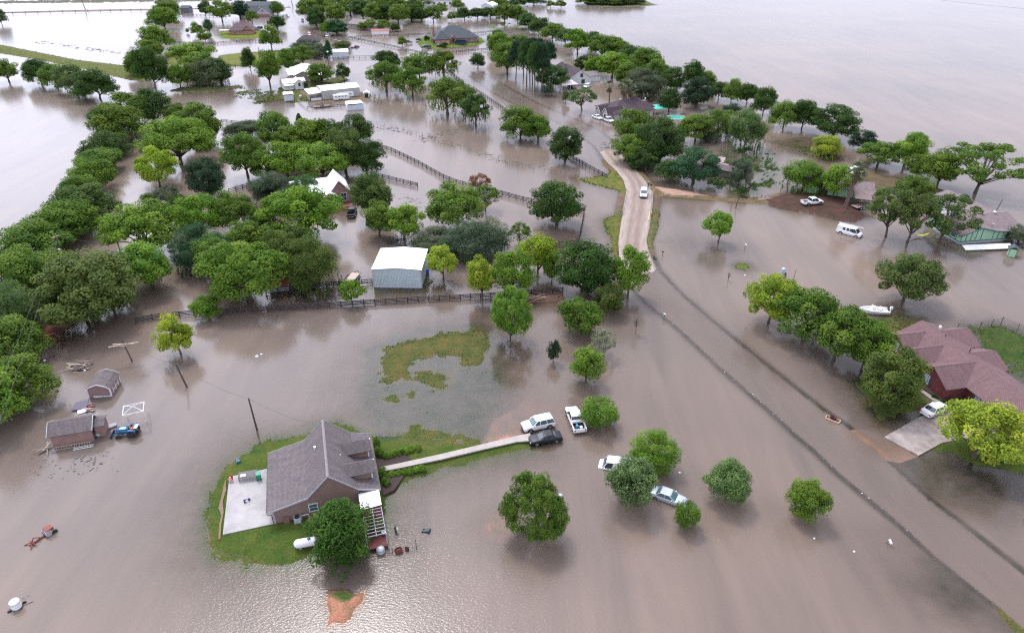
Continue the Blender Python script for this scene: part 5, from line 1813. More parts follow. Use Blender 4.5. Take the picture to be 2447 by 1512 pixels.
shell(h, [(0.6, 2.05), (1.9, 2.55), (3.2, 2.05)], 5.1, 6.9, 'x', PLANK_RUST, SH_GREY, (0.25, 0.25), (0.3, 0.3), -0.8, 0.075, caps=False)
door(h, (5.24, 0.9, 0.0), 0, 0.8, 1.7, DARKW)

# ---- the white workshop yard
h = thing('workshop', 'long pale grey metal workshop with white roof and an open lean to', 'workshop', (-78.0, 287.6, 0), R(26.5))
shell(h, [(-0.2, 3.7), (4.5, 4.75), (9.6, 3.9)], 0, 16.0, 'x', RIB_GREY, ROOFW, (0.2, 0.2), (0.1, 0.1), -0.5, 0.1, OFFW, caps=False)
m = MB()
m.poly([(-5.2, 0.3, 2.75), (0.05, 0.1, 3.1), (0.05, 9.0, 3.5), (-5.2, 9.0, 3.2), (-5.2, 0.3, 2.65), (0.05, 0.1, 3.0), (0.05, 9.0, 3.4), (-5.2, 9.0, 3.1)],
       [(0, 1, 2, 3), (7, 6, 5, 4), (0, 4, 5, 1), (1, 5, 6, 2), (2, 6, 7, 3), (3, 7, 4, 0)])
m.build('lean_to_roof', ROOFW, h)
posts(h, [(-5.0, 0.4), (-2.6, 0.3), (-5.0, 8.8), (-5.0, 4.5)], 2.7, 0.14, STEEL)
m = MB()
m.box((-2.6, 3.2, 0.8), (4.6, 0.1, 1.6))
m.box((-5.0, 3.0, 0.9), (0.1, 5.0, 1.8))
m.build('lean_to_wall', RIB_GREY, h)
m = MB()
m.box((-2.4, 0.35, 0.55), (4.2, 0.7, 0.8))
m.build('workbench', WHITE, h)
h = thing('white_cottage', 'small white cottage with a front gable and stepped white tin roofs beside the pale carport', 'house', (-98.7, 305.3, 0), R(27))
shell(h, [(-0.3, 2.9), (2.6, 4.3), (5.6, 3.0)], -0.3, 9.5, 'x', WHITE, ROOFW, (0.3, 0.3), (0.2, 0.2), -0.4, 0.1, caps=False)
shell(h, [(4.2, 3.0), (6.4, 4.4), (8.6, 3.0)], -1.6, 5.0, 'y', SID_WHITE, ROOFW2, (0.35, 0.35), (0.35, 0.2), -0.4, 0.105, caps=False)
window(h, (6.4, -1.3, 2.1), -90, 0.9, 1.4, 1, 2, DARK)
m = MB()
m.box((2.0, -0.9, 2.35), (4.2, 1.8, 0.09), tilt=('X', 0.2))
m.build('porch_roof', ROOFW, h)
m = MB()
m.box((2.0, -0.15, 1.1), (4.1, 0.12, 2.1))
m.build('porch_wall', WHITE, h)
h = thing('white_hip_house', 'white roofed house with a hipped roof behind the white cottage', 'house', (-101.5, 322.5, 0), R(20))
m = MB()
m.box((8, 7.5, 1.3), (14.6, 13.6, 3.4))
m.build('wall', mat('tan_stucco', (0.34, 0.28, 0.25), 0.8), h, uv=True)
hip(h, 0, 0, 16, 15, 3.0, 6.4, mat('white_painted_roof', (0.84, 0.84, 0.84), 0.5, var=0.04), 7.0)
shell(h, [(2.2, 2.9), (6.4, 4.6), (10.6, 2.9)], -1.5, 4.0, 'y', mat('tan_stucco', (0.34, 0.28, 0.25), 0.8), MATS['white_painted_roof'], (0.6, 0.6), (0.6, 0.2), -0.4, 0.1, caps=False)
m = MB()
m.box((11.5, -1.6, 2.6), (6.4, 3.0, 0.12), tilt=('X', 0.12))
m.build('porch_roof', ROOFW2, h)
posts(h, [(8.8, -2.8), (14.4, -2.8)], 2.5, 0.15, WHITE)
window(h, (12.5, 0.65, 1.5), -90, 1.6, 1.3, 2, 1)
def carport(px, py, rz, w_, d_, h_, label, pale):
    o = thing('metal_carport', label, 'carport', G(px, py), R(rz), 'white metal carports of the workshop yard')
    rp = [(-0.2, h_ - 0.25), (0.35, h_), (w_ - 0.35, h_), (w_ + 0.2, h_ - 0.25)]
    m_ = MB()
    for i in range(3):
        (a, za), (b_, zb) = rp[i], rp[i + 1]
        m_.extrude([(a, za), (b_, zb), (b_, zb + 0.08), (a, za + 0.08)], -0.1, d_)
    m_.build('roof', ROOFW2, o)
    m_ = MB()
    m_.box((w_ / 2, d_ - 0.1, h_ / 2 - 0.3), (w_, 0.06, h_ + 0.2))
    m_.box((w_ / 2, 0.15, h_ / 2 - 0.25), (w_ - 0.1, 0.05, h_ - 0.3))
    m_.build('end_panel', pale, o)
    m_ = MB()
    m_.box((0, d_ / 2, h_ / 2 - 0.4), (0.06, d_ - 0.4, h_))
    m_.box((w_, d_ / 2, h_ / 2 - 0.4), (0.06, d_ - 0.4, h_))
    m_.build('side_panel', WHITE, o)
carport(680, 243, 18, 3.7, 5.5, 2.7, 'narrow white metal carport with pale blue front by the cottage', RIB_PALE)
carport(831, 265, 19, 6.1, 5.6, 2.4, 'wider white metal carport standing in water below the horse trailers', RIB_PALE)
o = thing('kennel', 'little white gabled hut with dark open front at the workshop corner', 'hut', G(870, 233.5), R(5))
shell(o, [(-0.3, 1.7), (1.05, 2.5), (2.4, 1.7)], -0.3, 3.6, 'y', WHITE, ROOFW2, (0.3, 0.3), (0.3, 0.2), -0.4, 0.08, caps=False)
m = MB()
m.box((1.05, -0.02, 0.7), (1.6, 0.06, 1.9))
m.build('doorway', DARK, o)
o = thing('white_shed', 'plain white metal shed with low gable roof by the pasture fence', 'shed', G(796, 141), R(16))
shell(o, [(-0.2, 3.3), (3.6, 4.2), (7.6, 3.4)], -0.2, 8.4, 'x', RIB_PALE, ROOFW, (0.2, 0.2), (0.2, 0.2), -0.5, 0.1)
m = MB()
m.box((4.1, -0.05, 1.2), (2.4, 0.08, 2.6))
m.build('roller_door', RIB_PALE, o)

# ---- hip roofed brick house
h = thing('hip_roofed_brick_house', 'large rose brick house under a steep slate grey hipped roof on its own lawn', 'house', (-44.8, 424.6, 0), R(17))
m = MB()
m.box((13.2, 9.0, 1.5), (24.4, 17.0, 3.6))
m.box((4.6, 0.2, 1.5), (8.6, 3.2, 3.55))
m.build('wall', BR_ROSE, h, uv=True)
hip(h, 0.3, 0.0, 26.2, 18.2, 3.1, 9.0, SH_SLATE, 9.6)
hip(h, -0.6, -1.8, 9.6, 14.0, 3.15, 7.4, SH_SLATE, 5.0)
hip(h, 16.0, 1.4, 27.0, 13.0, 3.12, 6.6, SH_SLATE, 5.2)
m = MB()
m.extrude([(9.4, 0.3), (9.4, 3.8), (10.9, 5.0), (12.4, 3.8), (12.4, 0.3)], 0.1, 1.5)
m.build('gable_bay', BR_ROSE, h, uv=True)
window(h, (10.9, 0.05, 2.2), -90, 1.1, 1.8, 1, 2, DARK)
for x_ in (15.2, 18.4, 22.4):
    window(h, (x_, 0.45, 1.9), -90, 1.2, 1.5, 2, 2, WHITE)
m = MB()
for k in range(3):
    m.box((1.6 + k * 2.7, -1.45, 1.35), (2.2, 0.08, 2.2))
m.build('garage_door', mat('peach_panel', (0.52, 0.27, 0.2), 0.7), h)
m = MB()
m.box((0.5, 7.2, 4.6), (1.1, 1.6, 8.0))
m.box((0.5, 7.2, 8.65), (1.3, 1.8, 0.25))
m.build('chimney', BR_ROSE, h, uv=True)
posts(h, [(26.4, 2.0), (26.4, 7.0), (26.4, 12.0)], 3.0, 0.4, BR_ROSE, 'porch_pillar', 0)

# ---- white gabled house with carport
h = thing('white_gabled_house', 'white sided house with plum dark steep roof and a tall gable end under pines', 'house', (26.2, 315.8, 0), R(20))
shell(h, [(-0.6, 2.9), (4.9, 6.2), (10.4, 2.9)], -0.6, 22.0, 'y', SID_WHITE, SH_DARK, (0.5, 0.5), (0.5, 0.5), -0.5, 0.16, WHITE)
window(h, (5.2, -0.14, 3.9), -90, 1.3, 1.6, 1, 2, DARK)
window(h, (6.0, -0.14, 1.3), -90, 1.6, 1.7, 2, 2, DARK)
m = MB()
m.box((2.6, 12.5, 5.2), (1.0, 1.4, 3.6))
m.box((2.6, 12.5, 7.05), (1.2, 1.6, 0.2))
m.build('chimney', mat('grey_brick', (0.22, 0.2, 0.22), 0.9), h)
shell(h, [(3.6, 2.5), (7.6, 3.9), (11.4, 2.5)], 9.2, 17.0, 'x', SID_WHITE, SH_TAN, (0.4, 0.4), (0.2, 0.4), -0.5, 0.15)
m = MB()
m.poly([(-8.4, -10.2, 2.5), (-0.8, -9.8, 2.5), (-0.8, -2.2, 2.95), (-8.4, -2.2, 2.95), (-8.4, -10.2, 2.4), (-0.8, -9.8, 2.4), (-0.8, -2.2, 2.85), (-8.4, -2.2, 2.85)],
       [(0, 1, 2, 3), (7, 6, 5, 4), (0, 4, 5, 1), (1, 5, 6, 2), (2, 6, 7, 3), (3, 7, 4, 0)])
m.build('carport_roof', mat('pale_tan_sheet', (0.5, 0.46, 0.44), 0.6), h)
posts(h, [(-8.3, -10.0), (-1.0, -9.7), (-4.6, -9.9), (-8.3, -2.4)], 2.45, 0.13, STEEL)

# ---- dark roofed stone house and pool
h = thing('stone_house', 'pale stone house with plum dark roof, twin front gables and a tall arched entrance', 'house', (37.2, 253.6, 0), R(24))
m = MB()
m.box((9.5, 7.2, 1.2), (17.0, 12.6, 3.0))
m.build('wall', STONE, h, uv=True)
hip(h, 0.2, 0.2, 18.8, 14.2, 2.65, 5.6, SH_DARK, 6.6)
hip(h, 9.5, 4.0, 21.0, 16.0, 2.68, 5.9, SH_DARK, 5.6)
def front_gable(cy, half, top, depth, arch):
    shell(h, [(cy - half, 2.5), (cy, top), (cy + half, 2.5)], -1.8, depth, 'x', STONE, SH_DARK, (0.25, 0.25), (0.3, 0.2), -0.5, 0.14, WHITE, caps=False)
    if arch:
        m_ = MB()
        pts = [(0.75, -0.5)] + [(0.75 * math.cos(PI * k / 10), 1.6 + 0.75 * math.sin(PI * k / 10)) for k in range(11)] + [(-0.75, -0.5)]
        m_.extrude(pts, -0.05, 0.05)
        m_.build('arched_entrance', DARK, h, (-1.54, cy, 0), R(90))
        m_ = MB()
        for k in range(10):
            a0, a1 = PI * k / 10, PI * (k + 1) / 10
            m_.bar((0.82 * math.cos(a0), 0, 1.6 + 0.82 * math.sin(a0)), (0.82 * math.cos(a1), 0, 1.6 + 0.82 * math.sin(a1)), 0.14, 0.14)
        m_.build('arch_surround', WHITE, h, (-1.58, cy, 0), R(90))
    else:
        window(h, (-1.54, cy, 1.5), 180, 0.9, 1.4, 1, 2)
front_gable(3.2, 2.0, 4.5, 6, True)
front_gable(8.6, 1.9, 4.1, 6, False)
window(h, (3.4, 0.85, 1.3), -90, 1.3, 2.0, 2, 2, WHITE)
m = MB()
m.box((13.6, 1.0, 3.6), (1.6, 1.1, 5.0))
m.box((13.6, 1.0, 6.15), (1.8, 1.3, 0.2))
m.build('chimney', mat('mauve_brick', (0.2, 0.13, 0.14), 0.9), h)
v = MB()
for x_, y_ in ((8.0, 8.6), (13.0, 11.2), (17.5, 6.0)):
    v.lathe((x_, y_, 5.55), [(0.16, -0.4), (0.3, 0.0), (0.28, 0.15), (0.03, 0.25)], 10)
v.build('roof_vents', WHITE, h)
tq = mat('turquoise_sheet', (0.08, 0.5, 0.38), 0.35, var=0.1)
o = thing('turquoise_awning', 'glossy turquoise awning roof beside the stone house chimney', 'awning', G(1563, 275), R(18))
m = MB()
m.box((3.0, 2.0, 2.4), (5.6, 4.6, 0.1), tilt=('X', 0.12))
m.build('sheet', tq, o)
posts(o, [(0.4, 0.1), (5.6, 0.1), (0.4, 4.0), (5.6, 4.0)], 2.2, 0.1, WHITE)
o = thing('swimming_pool', 'raised oval swimming pool brim full of turquoise water', 'pool', G(1616, 284), R(0))
ring = [(3.4 * math.cos(2 * PI * k / 28), 2.9 * math.sin(2 * PI * k / 28)) for k in range(28)]
m = MB()
for k in range(28):
    (a0, b0), (a1, b1) = ring[k], ring[(k + 1) % 28]
    m.poly([(a0, b0, -0.6), (a1, b1, -0.6), (a1, b1, 0.6), (a0, b0, 0.6), (a0 * 1.1, b0 * 1.1, -0.6), (a1 * 1.1, b1 * 1.1, -0.6), (a1 * 1.1, b1 * 1.1, 0.6), (a0 * 1.1, b0 * 1.1, 0.6)],
           [(0, 1, 2, 3), (5, 4, 7, 6), (3, 2, 6, 7)])
m.build('rim', mat('pink_coping', (0.55, 0.45, 0.42), 0.7), o)
m = MB()
m.prism(ring, 0.0, 0.42)
m.build('pool_water', mat('pool_water', (0.06, 0.45, 0.33), 0.08, var=0.15, scale=0.8, bump=0.1), o)
for x_, y_, rz_, nm_ in ((1660, 250, 10, 'green tarpaulin shelter nearest the stone house, among dark trees'), (1682, 255, -8, 'second green tarpaulin shelter under the dark grey tree')):
    o = thing('tarp_shelter', nm_, 'shelter', G(x_, y_), R(rz_))
    m = MB()
    m.extrude([(-1.8, 1.7), (0, 2.3), (1.8, 1.7), (1.8, 1.76), (0, 2.36), (-1.8, 1.76)], 0, 4)
    m.build('tarpaulin', mat('teal_tarp', (0.04, 0.2, 0.18), 0.5, var=0.2), o)
    posts(o, [(-1.7, 0.1), (1.7, 0.1), (-1.7, 3.9), (1.7, 3.9)], 1.7, 0.08, STEEL)
h = thing('grey_dock_shed', 'low grey roofed shed behind the great dark oak at the road bend', 'shed', G(1652, 400), R(-38))
shell(h, [(-2.6, 2.0), (0, 2.9), (2.6, 2.0)], 0, 15, 'x', WOOD, SH_GREY, (0.4, 0.4), (0.4, 0.4), -0.5, 0.12)
for x_, y_, rz_, lb in ((1716, 392, -30, 'broken timber lean to at the end of the grey dock shed'), (1722, 408, -35, 'collapsed plank platform beside the broken lean to')):
    o = thing('timber_lean_to', lb, 'lean-to', G(x_, y_), R(rz_))
    m = MB()
    m.box((0, 0, 1.5), (3.6, 2.6, 0.08), tilt=('X', 0.35))
    m.build('sheet', mat('pinkish_grey_sheet', (0.36, 0.27, 0.26), 0.7), o)
    posts(o, [(-1.6, -1.1), (1.6, -1.1)], 1.1, 0.1, DARKW)
    posts(o, [(-1.6, 1.1), (1.6, 1.1)], 1.9, 0.1, DARKW)

# ---- houses of the far gardens
h = thing('tan_roofed_house', 'tan grey roofed house with pale windows before the far wood', 'house', G(833, 68), R(-30))
shell(h, [(-0.5, 3.0), (6, 5.4), (12.5, 3.0)], -0.5, 24, 'x', mat('greige_wall', (0.3, 0.26, 0.25), 0.8), SH_TAN, (0.5, 0.5), (0.5, 0.5), -0.5, 0.15)
for k in range(4):
    window(h, (3 + k * 5, -0.04, 1.6), -90, 1.2, 1.9, 1, 2)
o = thing('red_roofed_shelter', 'low open shelter with a rusty red roof by the brick house fence', 'shelter', G(887, 83), R(8))
shell(o, [(-0.2, 2.1), (2.4, 2.9), (5.0, 2.1)], 0, 11.5, 'x', WHITE, RUST, (0.3, 1.4), (0.4, 0.4), -0.4, 0.1)
h = thing('brown_hip_house', 'orange brick house with a brown hipped roof on a bright lawn', 'house', G(547, 86), R(9))
m = MB()
m.box((7.5, 6.4, 1.3), (14, 11.8, 3.6))
m.build('wall', BR_ORANGE, h, uv=True)
hip(h, -0.3, -0.3, 15.4, 13.1, 2.9, 6.6, SH_BROWN, 4.6)
shell(h, [(8.5, 2.9), (11.5, 5.6), (14.5, 2.9)], -0.4, 6, 'y', BR_ORANGE, SH_BROWN, (0.5, 0.5), (0.6, 0.2), 0, 0.12)
m = MB()
m.box((10.4, 8.5, 6.4), (0.9, 0.9, 2.2))
m.build('chimney', BR_ORANGE, h, uv=True)
window(h, (4.0, 0.42, 1.6), -90, 1.6, 1.4, 2, 2)
window(h, (11.5, 0.1, 1.6), -90, 1.4, 1.4, 2, 2)
o = thing('patio_cover', 'flat white patio cover beside the brown hip house', 'patio cover', G(524, 85), R(9))
m = MB()
m.box((3.2, 3.4, 2.6), (6.4, 3.6, 0.15))
m.build('roof', WHITE, o)
posts(o, [(0.3, 1.8), (6.1, 1.8), (0.3, 5), (6.1, 5)], 2.5, 0.14, WHITE)
h = thing('grey_gabled_house', 'grey house with a pale front gable by the far street', 'house', G(613, 41), R(2))
shell(h, [(-0.5, 3.0), (5, 7.2), (10.5, 3.0)], -0.4, 12, 'y', mat('pale_stucco', (0.45, 0.42, 0.44), 0.8), SH_SLATE, (0.5, 0.5), (0.4, 0.4), -0.4, 0.15)
m = MB()
m.box((5, -0.1, 0.8), (10.2, 0.3, 2.0))
m.build('brick_base', BR_ROSE, h, uv=True)
window(h, (5, -0.06, 4.2), -90, 1.6, 1.8, 2, 2)
shell(h, [(2, 3.0), (7, 6.6), (12, 3.0)], -14, 0, 'x', mat('pale_stucco', (0.45, 0.42, 0.44), 0.8), SH_SLATE, (0.5, 0.5), (0.4, 0.2), -0.4, 0.15)
h = thing('slate_roofed_house', 'low slate grey roofed house by the far road beyond the dark tree', 'house', G(586, 24), R(-4))
shell(h, [(-0.5, 3.0), (6, 5.6), (12.5, 3.0)], -0.5, 24, 'x', mat('pale_stucco', (0.45, 0.42, 0.44), 0.8), SH_SLATE, (0.5, 0.5), (0.4, 0.4), -0.4, 0.15)
for k in range(4):
    window(h, (3 + k * 5.5, -0.04, 1.6), -90, 1.4, 1.4, 2, 1)
o = thing('grey_field_shed', 'small dark grey shed at the far end of the hedgerow', 'shed', G(433, 31), R(2))
shell(o, [(-0.2, 3.2), (3.6, 4.8), (7.6, 3.0)], -0.2, 6.6, 'x', mat('slate_boards', (0.12, 0.125, 0.15), 0.7), SH_SLATE, (0.2, 0.2), (0.2, 0.2), -0.4, 0.1)
h = thing('dark_roofed_house', 'dark hipped roof showing over the grey brush by the flooded street', 'house', G(708, 112), R(6))
m = MB()
m.box((6.5, 6, 1.2), (12, 11, 3.2))
m.build('wall', mat('greige_wall', (0.3, 0.26, 0.25), 0.8), h)
hip(h, 0, 0, 13, 12, 2.8, 5.4, SH_DARK, 4.0)
h = thing('long_white_building', 'long low white building at the top edge of the flooded lot', 'building', G(1004, 14), R(3))
shell(h, [(-0.3, 3.6), (5, 5.2), (10.3, 3.6)], -0.3, 29, 'x', WHITE, SH_TAN, (0.3, 0.3), (0.3, 0.3), -0.4, 0.14)
for k in range(6):
    window(h, (3 + k * 4.4, -0.05, 1.8), -90, 1.6, 1.4, 2, 1, DARK)
h = thing('white_metal_shed', 'white metal shed with gabled front among the dark trees of the far bank', 'shed', G(1150, 27), R(-20))
shell(h, [(-0.2, 4.2), (4.6, 6.0), (9.4, 4.2)], -0.2, 13, 'y', RIB_PALE, ROOFW2, (0.2, 0.2), (0.2, 0.2), -0.4, 0.12)
m = MB()
m.box((4.6, -0.05, 1.6), (3.2, 0.1, 3.6))
m.build('roller_door', OFFW, h)
# ================================================================== VEHICLES
def paint(name, col, rough=0.28, metal=0.0):
    if name in MATS:
        return MATS[name]
    m, t, b = node_mat(name)
    b.inputs['Base Color'].default_value = (*col, 1)
    b.inputs['Roughness'].default_value = rough
    b.inputs['Metallic'].default_value = metal
    b.inputs['Coat Weight'].default_value = 0.4 if sum(col) > 0.5 else 0.05
    b.inputs['Specular IOR Level'].default_value = 0.5 if sum(col) > 0.5 else 0.3
    b.inputs['Coat Roughness'].default_value = 0.1
    n = t.nodes.new('ShaderNodeTexNoise')
    n.inputs['Scale'].default_value = 3
    r = t.nodes.new('ShaderNodeMapRange')
    r.inputs['To Min'].default_value = rough * 0.8
    r.inputs['To Max'].default_value = rough * 1.5
    t.links.new(n.outputs['Fac'], r.inputs['Value'])
    t.links.new(r.outputs[0], b.inputs['Roughness'])
    MATS[name] = m
    return m
P_WHITE = paint('white_car_paint', (0.8, 0.81, 0.82))
P_BLACK = paint('black_car_paint', (0.018, 0.02, 0.026))
P_SILVER = paint('silver_car_paint', (0.5, 0.56, 0.6), 0.3, 0.35)
P_BLUE = paint('dark_blue_car_paint', (0.02, 0.04, 0.075))
P_PURPLE = paint('plum_car_paint', (0.13, 0.025, 0.085))
P_RED = paint('pinkish_red_car_paint', (0.45, 0.1, 0.12))
CARGLASS = glass_mat('car_glass', (0.025, 0.035, 0.042), 0.05)
CARGLASS_T = glass_mat('pale_car_glass', (0.09, 0.15, 0.16), 0.08)
LAMP = glass_mat('lamp_glass', (0.6, 0.62, 0.64), 0.1)
REDLAMP = glass_mat('tail_lamp', (0.4, 0.01, 0.015), 0.15)
CHROME = mat('chrome', (0.6, 0.61, 0.62), 0.15, 0.9)
TRIMB = mat('black_plastic', (0.025, 0.025, 0.027), 0.6)

SPEC = {  # length, half width, body top (belt), roof, hood top, cabin from-to at belt and at roof (from the rear end), wheel radius, axle inset front/rear
    'sedan':  dict(L=4.85, w=0.92, belt=0.92, roof=1.46, hood=0.88, cab=(0.75, 3.55), top=(1.45, 2.75), r=0.33, ax=(0.92, 0.98), clr=0.24, trunk=0.96),
    'suv':    dict(L=5.0, w=0.99, belt=1.1, roof=1.8, hood=1.12, cab=(0.1, 3.75), top=(0.45, 3.0), r=0.4, ax=(0.95, 1.0), clr=0.3, trunk=1.12),
    'pickup': dict(L=5.75, w=1.0, belt=1.12, roof=1.88, hood=1.14, cab=(2.05, 4.45), top=(2.2, 3.75), r=0.42, ax=(1.0, 1.25), clr=0.36, trunk=1.08),
    'van':    dict(L=5.7, w=1.0, belt=1.15, roof=2.08, hood=1.15, cab=(0.06, 5.05), top=(0.14, 4.35), r=0.38, ax=(0.95, 1.2), clr=0.3, trunk=1.15),
}
def rrect(x, hw, z0, z1, c=0.14):
    return [(x, -hw * 0.93, z0), (x, hw * 0.93, z0), (x, hw, z0 + (z1 - z0) * 0.3), (x, hw, z0 + (z1 - z0) * 0.62), (x, hw * 0.95, z1 - c * 0.5), (x, hw * 0.84, z1),
            (x, -hw * 0.84, z1), (x, -hw * 0.95, z1 - c * 0.5), (x, -hw, z0 + (z1 - z0) * 0.62), (x, -hw, z0 + (z1 - z0) * 0.3)]

def outline(x0, x1, hw, z, c):
    """rounded plan outline of the cabin at height z"""
    return [(x0, -hw + c, z), (x0 + c * 0.6, -hw, z), (x1 - c * 1.2, -hw, z), (x1, -hw + c * 1.6, z), (x1, hw - c * 1.6, z), (x1 - c * 1.2, hw, z), (x0 + c * 0.6, hw, z), (x0, hw - c, z)]

def car(kind, pt, rear, front, label, z=0.0, cat=None, group=None, glass=None, pitch=0.0, name=None, roll=0.0):
    s = SPEC[kind]
    L, hw = s['L'], s['w']
    a, b_ = G(*rear), G(*front)
    d = b_ - a
    mid = (a + b_) / 2
    root = thing(name or {'sedan': 'sedan', 'suv': 'suv', 'pickup': 'pickup_truck', 'van': 'van'}[kind], label, cat or {'sedan': 'car', 'suv': 'car', 'pickup': 'pickup truck', 'van': 'van'}[kind], (mid.x, mid.y, z), 0, group)
    root.rotation_euler = (roll, pitch, math.atan2(d.y, d.x))
    X = lambda t: t - L / 2                            # measured from the rear bumper
    g_ = glass or CARGLASS
    fa, ra = L - s['ax'][0], s['ax'][1]
    # body shell
    m = MB()
    c0, c1 = s['clr'], s['clr']
    belt, hood, trunk = s['belt'], s['hood'], s['trunk']
    if kind == 'pickup':
        bed1 = s['cab'][0]
        st = [(bed1 - 0.02, hw * 0.97, c0, belt), (s['cab'][1], hw, c0, belt - 0.01), (s['cab'][1] + 0.5, hw * 0.98, c0, hood), (L - 0.35, hw * 0.95, c0, hood - 0.08), (L - 0.08, hw * 0.9, c0 + 0.05, hood - 0.2), (L, hw * 0.84, c0 + 0.15, hood - 0.4)]
        m.loft([rrect(X(x), h_, za, zb) for x, h_, za, zb in st])
        m.box((X(bed1 / 2), 0, 0.62), (bed1, hw * 1.7, 0.12))
        for sd in (-1, 1):
            m.box((X(bed1 / 2 + 0.02), sd * (hw - 0.07), 0.78), (bed1 - 0.04, 0.13, 0.66))
    else:
        st = [(0, hw * 0.86, c0 + 0.15, trunk - 0.3), (0.08, hw * 0.93, c0 + 0.05, trunk - 0.1), (0.3, hw * 0.97, c0, trunk), (s['cab'][0] + 0.4, hw, c0, belt), (s['cab'][1], hw, c0, belt - 0.02),
              (s['cab'][1] + 0.45, hw * 0.985, c0, hood - 0.03), (L - 0.5, hw * 0.965, c0, hood - 0.07), (L - 0.16, hw * 0.93, c0 + 0.03, hood - 0.15), (L - 0.03, hw * 0.88, c0 + 0.08, hood - 0.24), (L, hw * 0.84, c0 + 0.12, hood - 0.32)]
        m.loft([rrect(X(x), h_, za, zb) for x, h_, za, zb in st])
    body = m.build('body', pt, root, smooth=True, bevel=0.03)
    body.data.polygons.foreach_set('use_smooth', [len(p.vertices) == 4 for p in body.data.polygons])
    # wheel arches are dark rings set into the sides, then the wheels
    for ax in (fa, ra):
        for sd in (-1, 1):
            wv = MB()
            wv.lathe((0, 0, 0), [(s['r'] * 0.55, -0.1), (s['r'] * 0.92, -0.11), (s['r'], -0.07), (s['r'], 0.07), (s['r'] * 0.92, 0.11), (s['r'] * 0.55, 0.1)], 18, axis='Y')
            wo = wv.build('wheel', BLACK, root, (X(ax), sd * (hw - 0.085), s['r']), smooth=True)
            rv = MB()
            rv.lathe((0, sd * 0.1, 0), [(0.05, -0.02), (s['r'] * 0.6, -0.03), (s['r'] * 0.62, 0.02), (s['r'] * 0.5, 0.015), (0.06, 0.02)], 14, axis='Y')
            rv.build('rim', CHROME, wo)
            av = MB()
            for k in range(9):
                a0, a1 = PI * k / 9, PI * (k + 1) / 9
                R0, R1 = s['r'] * 1.02, s['r'] * 1.2
                y_ = hw + 0.012
                q = [(R0 * math.cos(a0), R0 * math.sin(a0)), (R1 * math.cos(a0), R1 * math.sin(a0)), (R1 * math.cos(a1), R1 * math.sin(a1)), (R0 * math.cos(a1), R0 * math.sin(a1))]
                av.poly([(p[0], sd * y_, p[1]) for p in q] + [(p[0], sd * (y_ - 0.05), p[1]) for p in q], [(0, 1, 2, 3) if sd < 0 else (3, 2, 1, 0), (0, 4, 5, 1), (1, 5, 6, 2), (2, 6, 7, 3), (3, 7, 4, 0)])
            av.build('wheel_arch', pt if kind == 'sedan' else TRIMB, root, (X(ax), 0, s['r']))
    # cabin: glass band, painted roof and pillars
    b0, b1 = s['cab']
    t0, t1 = s['top']
    zr = s['roof']
    zi = zr - 0.09
    f = (zi - belt + 0.05) / (zr - belt)
    gx0, gx1 = b0 + (t0 - b0) * f, b1 + (t1 - b1) * f
    m = MB()
    m.loft([outline(X(b0), X(b1), hw * 0.9, belt - 0.06, 0.1), outline(X(gx0), X(gx1), hw * 0.76, zi, 0.12)])
    m.build('window_band', g_, root)
    m = MB()
    m.loft([outline(X(gx0 - 0.03), X(gx1 + 0.04), hw * 0.79, zi - 0.01, 0.12), outline(X(t0 - 0.02), X(t1 + 0.02), hw * 0.77, zr - 0.035, 0.13), outline(X(t0 + 0.14), X(t1 - 0.14), hw * 0.66, zr, 0.16)])
    m.build('roof', pt, root, smooth=False, bevel=0.02)
    m = MB()
    for sd in (-1, 1):
        cs = [(b0 + 0.08, gx0 + 0.07), (b1 - 0.13, gx1 - 0.14)]
        if kind == 'sedan':
            cs += [((b0 + b1) / 2 - 0.1, (gx0 + gx1) / 2 - 0.05)]
        elif kind == 'suv':
            cs += [(1.35, 1.5), (2.5, 2.4)]
        elif kind == 'pickup':
            cs += [((b0 + b1) / 2 - 0.1, (gx0 + gx1) / 2 - 0.1)]
        for xb, xt in cs:
            m.bar((X(xb), sd * hw * 0.905, belt - 0.05), (X(xt), sd * hw * 0.775, zi), 0.09, 0.06)
    if kind == 'van':
        for sd in (-1, 1):                            # blind rear sides with three small windows
            m.poly([(X(0.12), sd * hw * 0.91, belt - 0.05), (X(3.6), sd * hw * 0.91, belt - 0.05), (X(3.45), sd * hw * 0.785, zi), (X(0.2), sd * hw * 0.785, zi)], [(0, 1, 2, 3) if sd < 0 else (3, 2, 1, 0)])
    m.build('pillar', pt, root)
    if kind == 'van':
        for sd in (-1, 1):
            for xw in (1.75, 2.6, 3.3) if sd < 0 else (1.75, 2.6):
                q = MB()
                q.poly([(X(xw - 0.3), sd * hw * 0.905, belt + 0.1), (X(xw + 0.3), sd * hw * 0.905, belt + 0.1), (X(xw + 0.27), sd * hw * 0.815, zi - 0.14), (X(xw - 0.27), sd * hw * 0.815, zi - 0.14)], [(0, 1, 2, 3) if sd < 0 else (3, 2, 1, 0)])
                q.build('side_window', g_, root)
    for sd in (-1, 1):
        q = MB()
        q.box((X(L - 0.1), sd * hw * 0.66, hood - 0.33), (0.22, 0.34, 0.16))
        q.build('headlight', LAMP, root, bevel=0.02)
        q = MB()
        q.box((X(0.05), sd * hw * 0.78, trunk - 0.26 if kind != 'pickup' else 0.86), (0.1, 0.28 if kind == 'sedan' else 0.16, 0.16 if kind == 'sedan' else 0.34))
        q.build('taillight', REDLAMP, root)
        q = MB()
        q.box((X(b1 - 0.45), sd * (hw * 1.04), belt + 0.06), (0.14, 0.22, 0.15))
        q.build('mirror', pt if kind != 'pickup' else TRIMB, root, bevel=0.02)
    q = MB()
    q.box((X(L - 0.03), 0, hood - 0.36), (0.06, hw * 0.9, 0.16))
    q.build('grille', TRIMB, root)
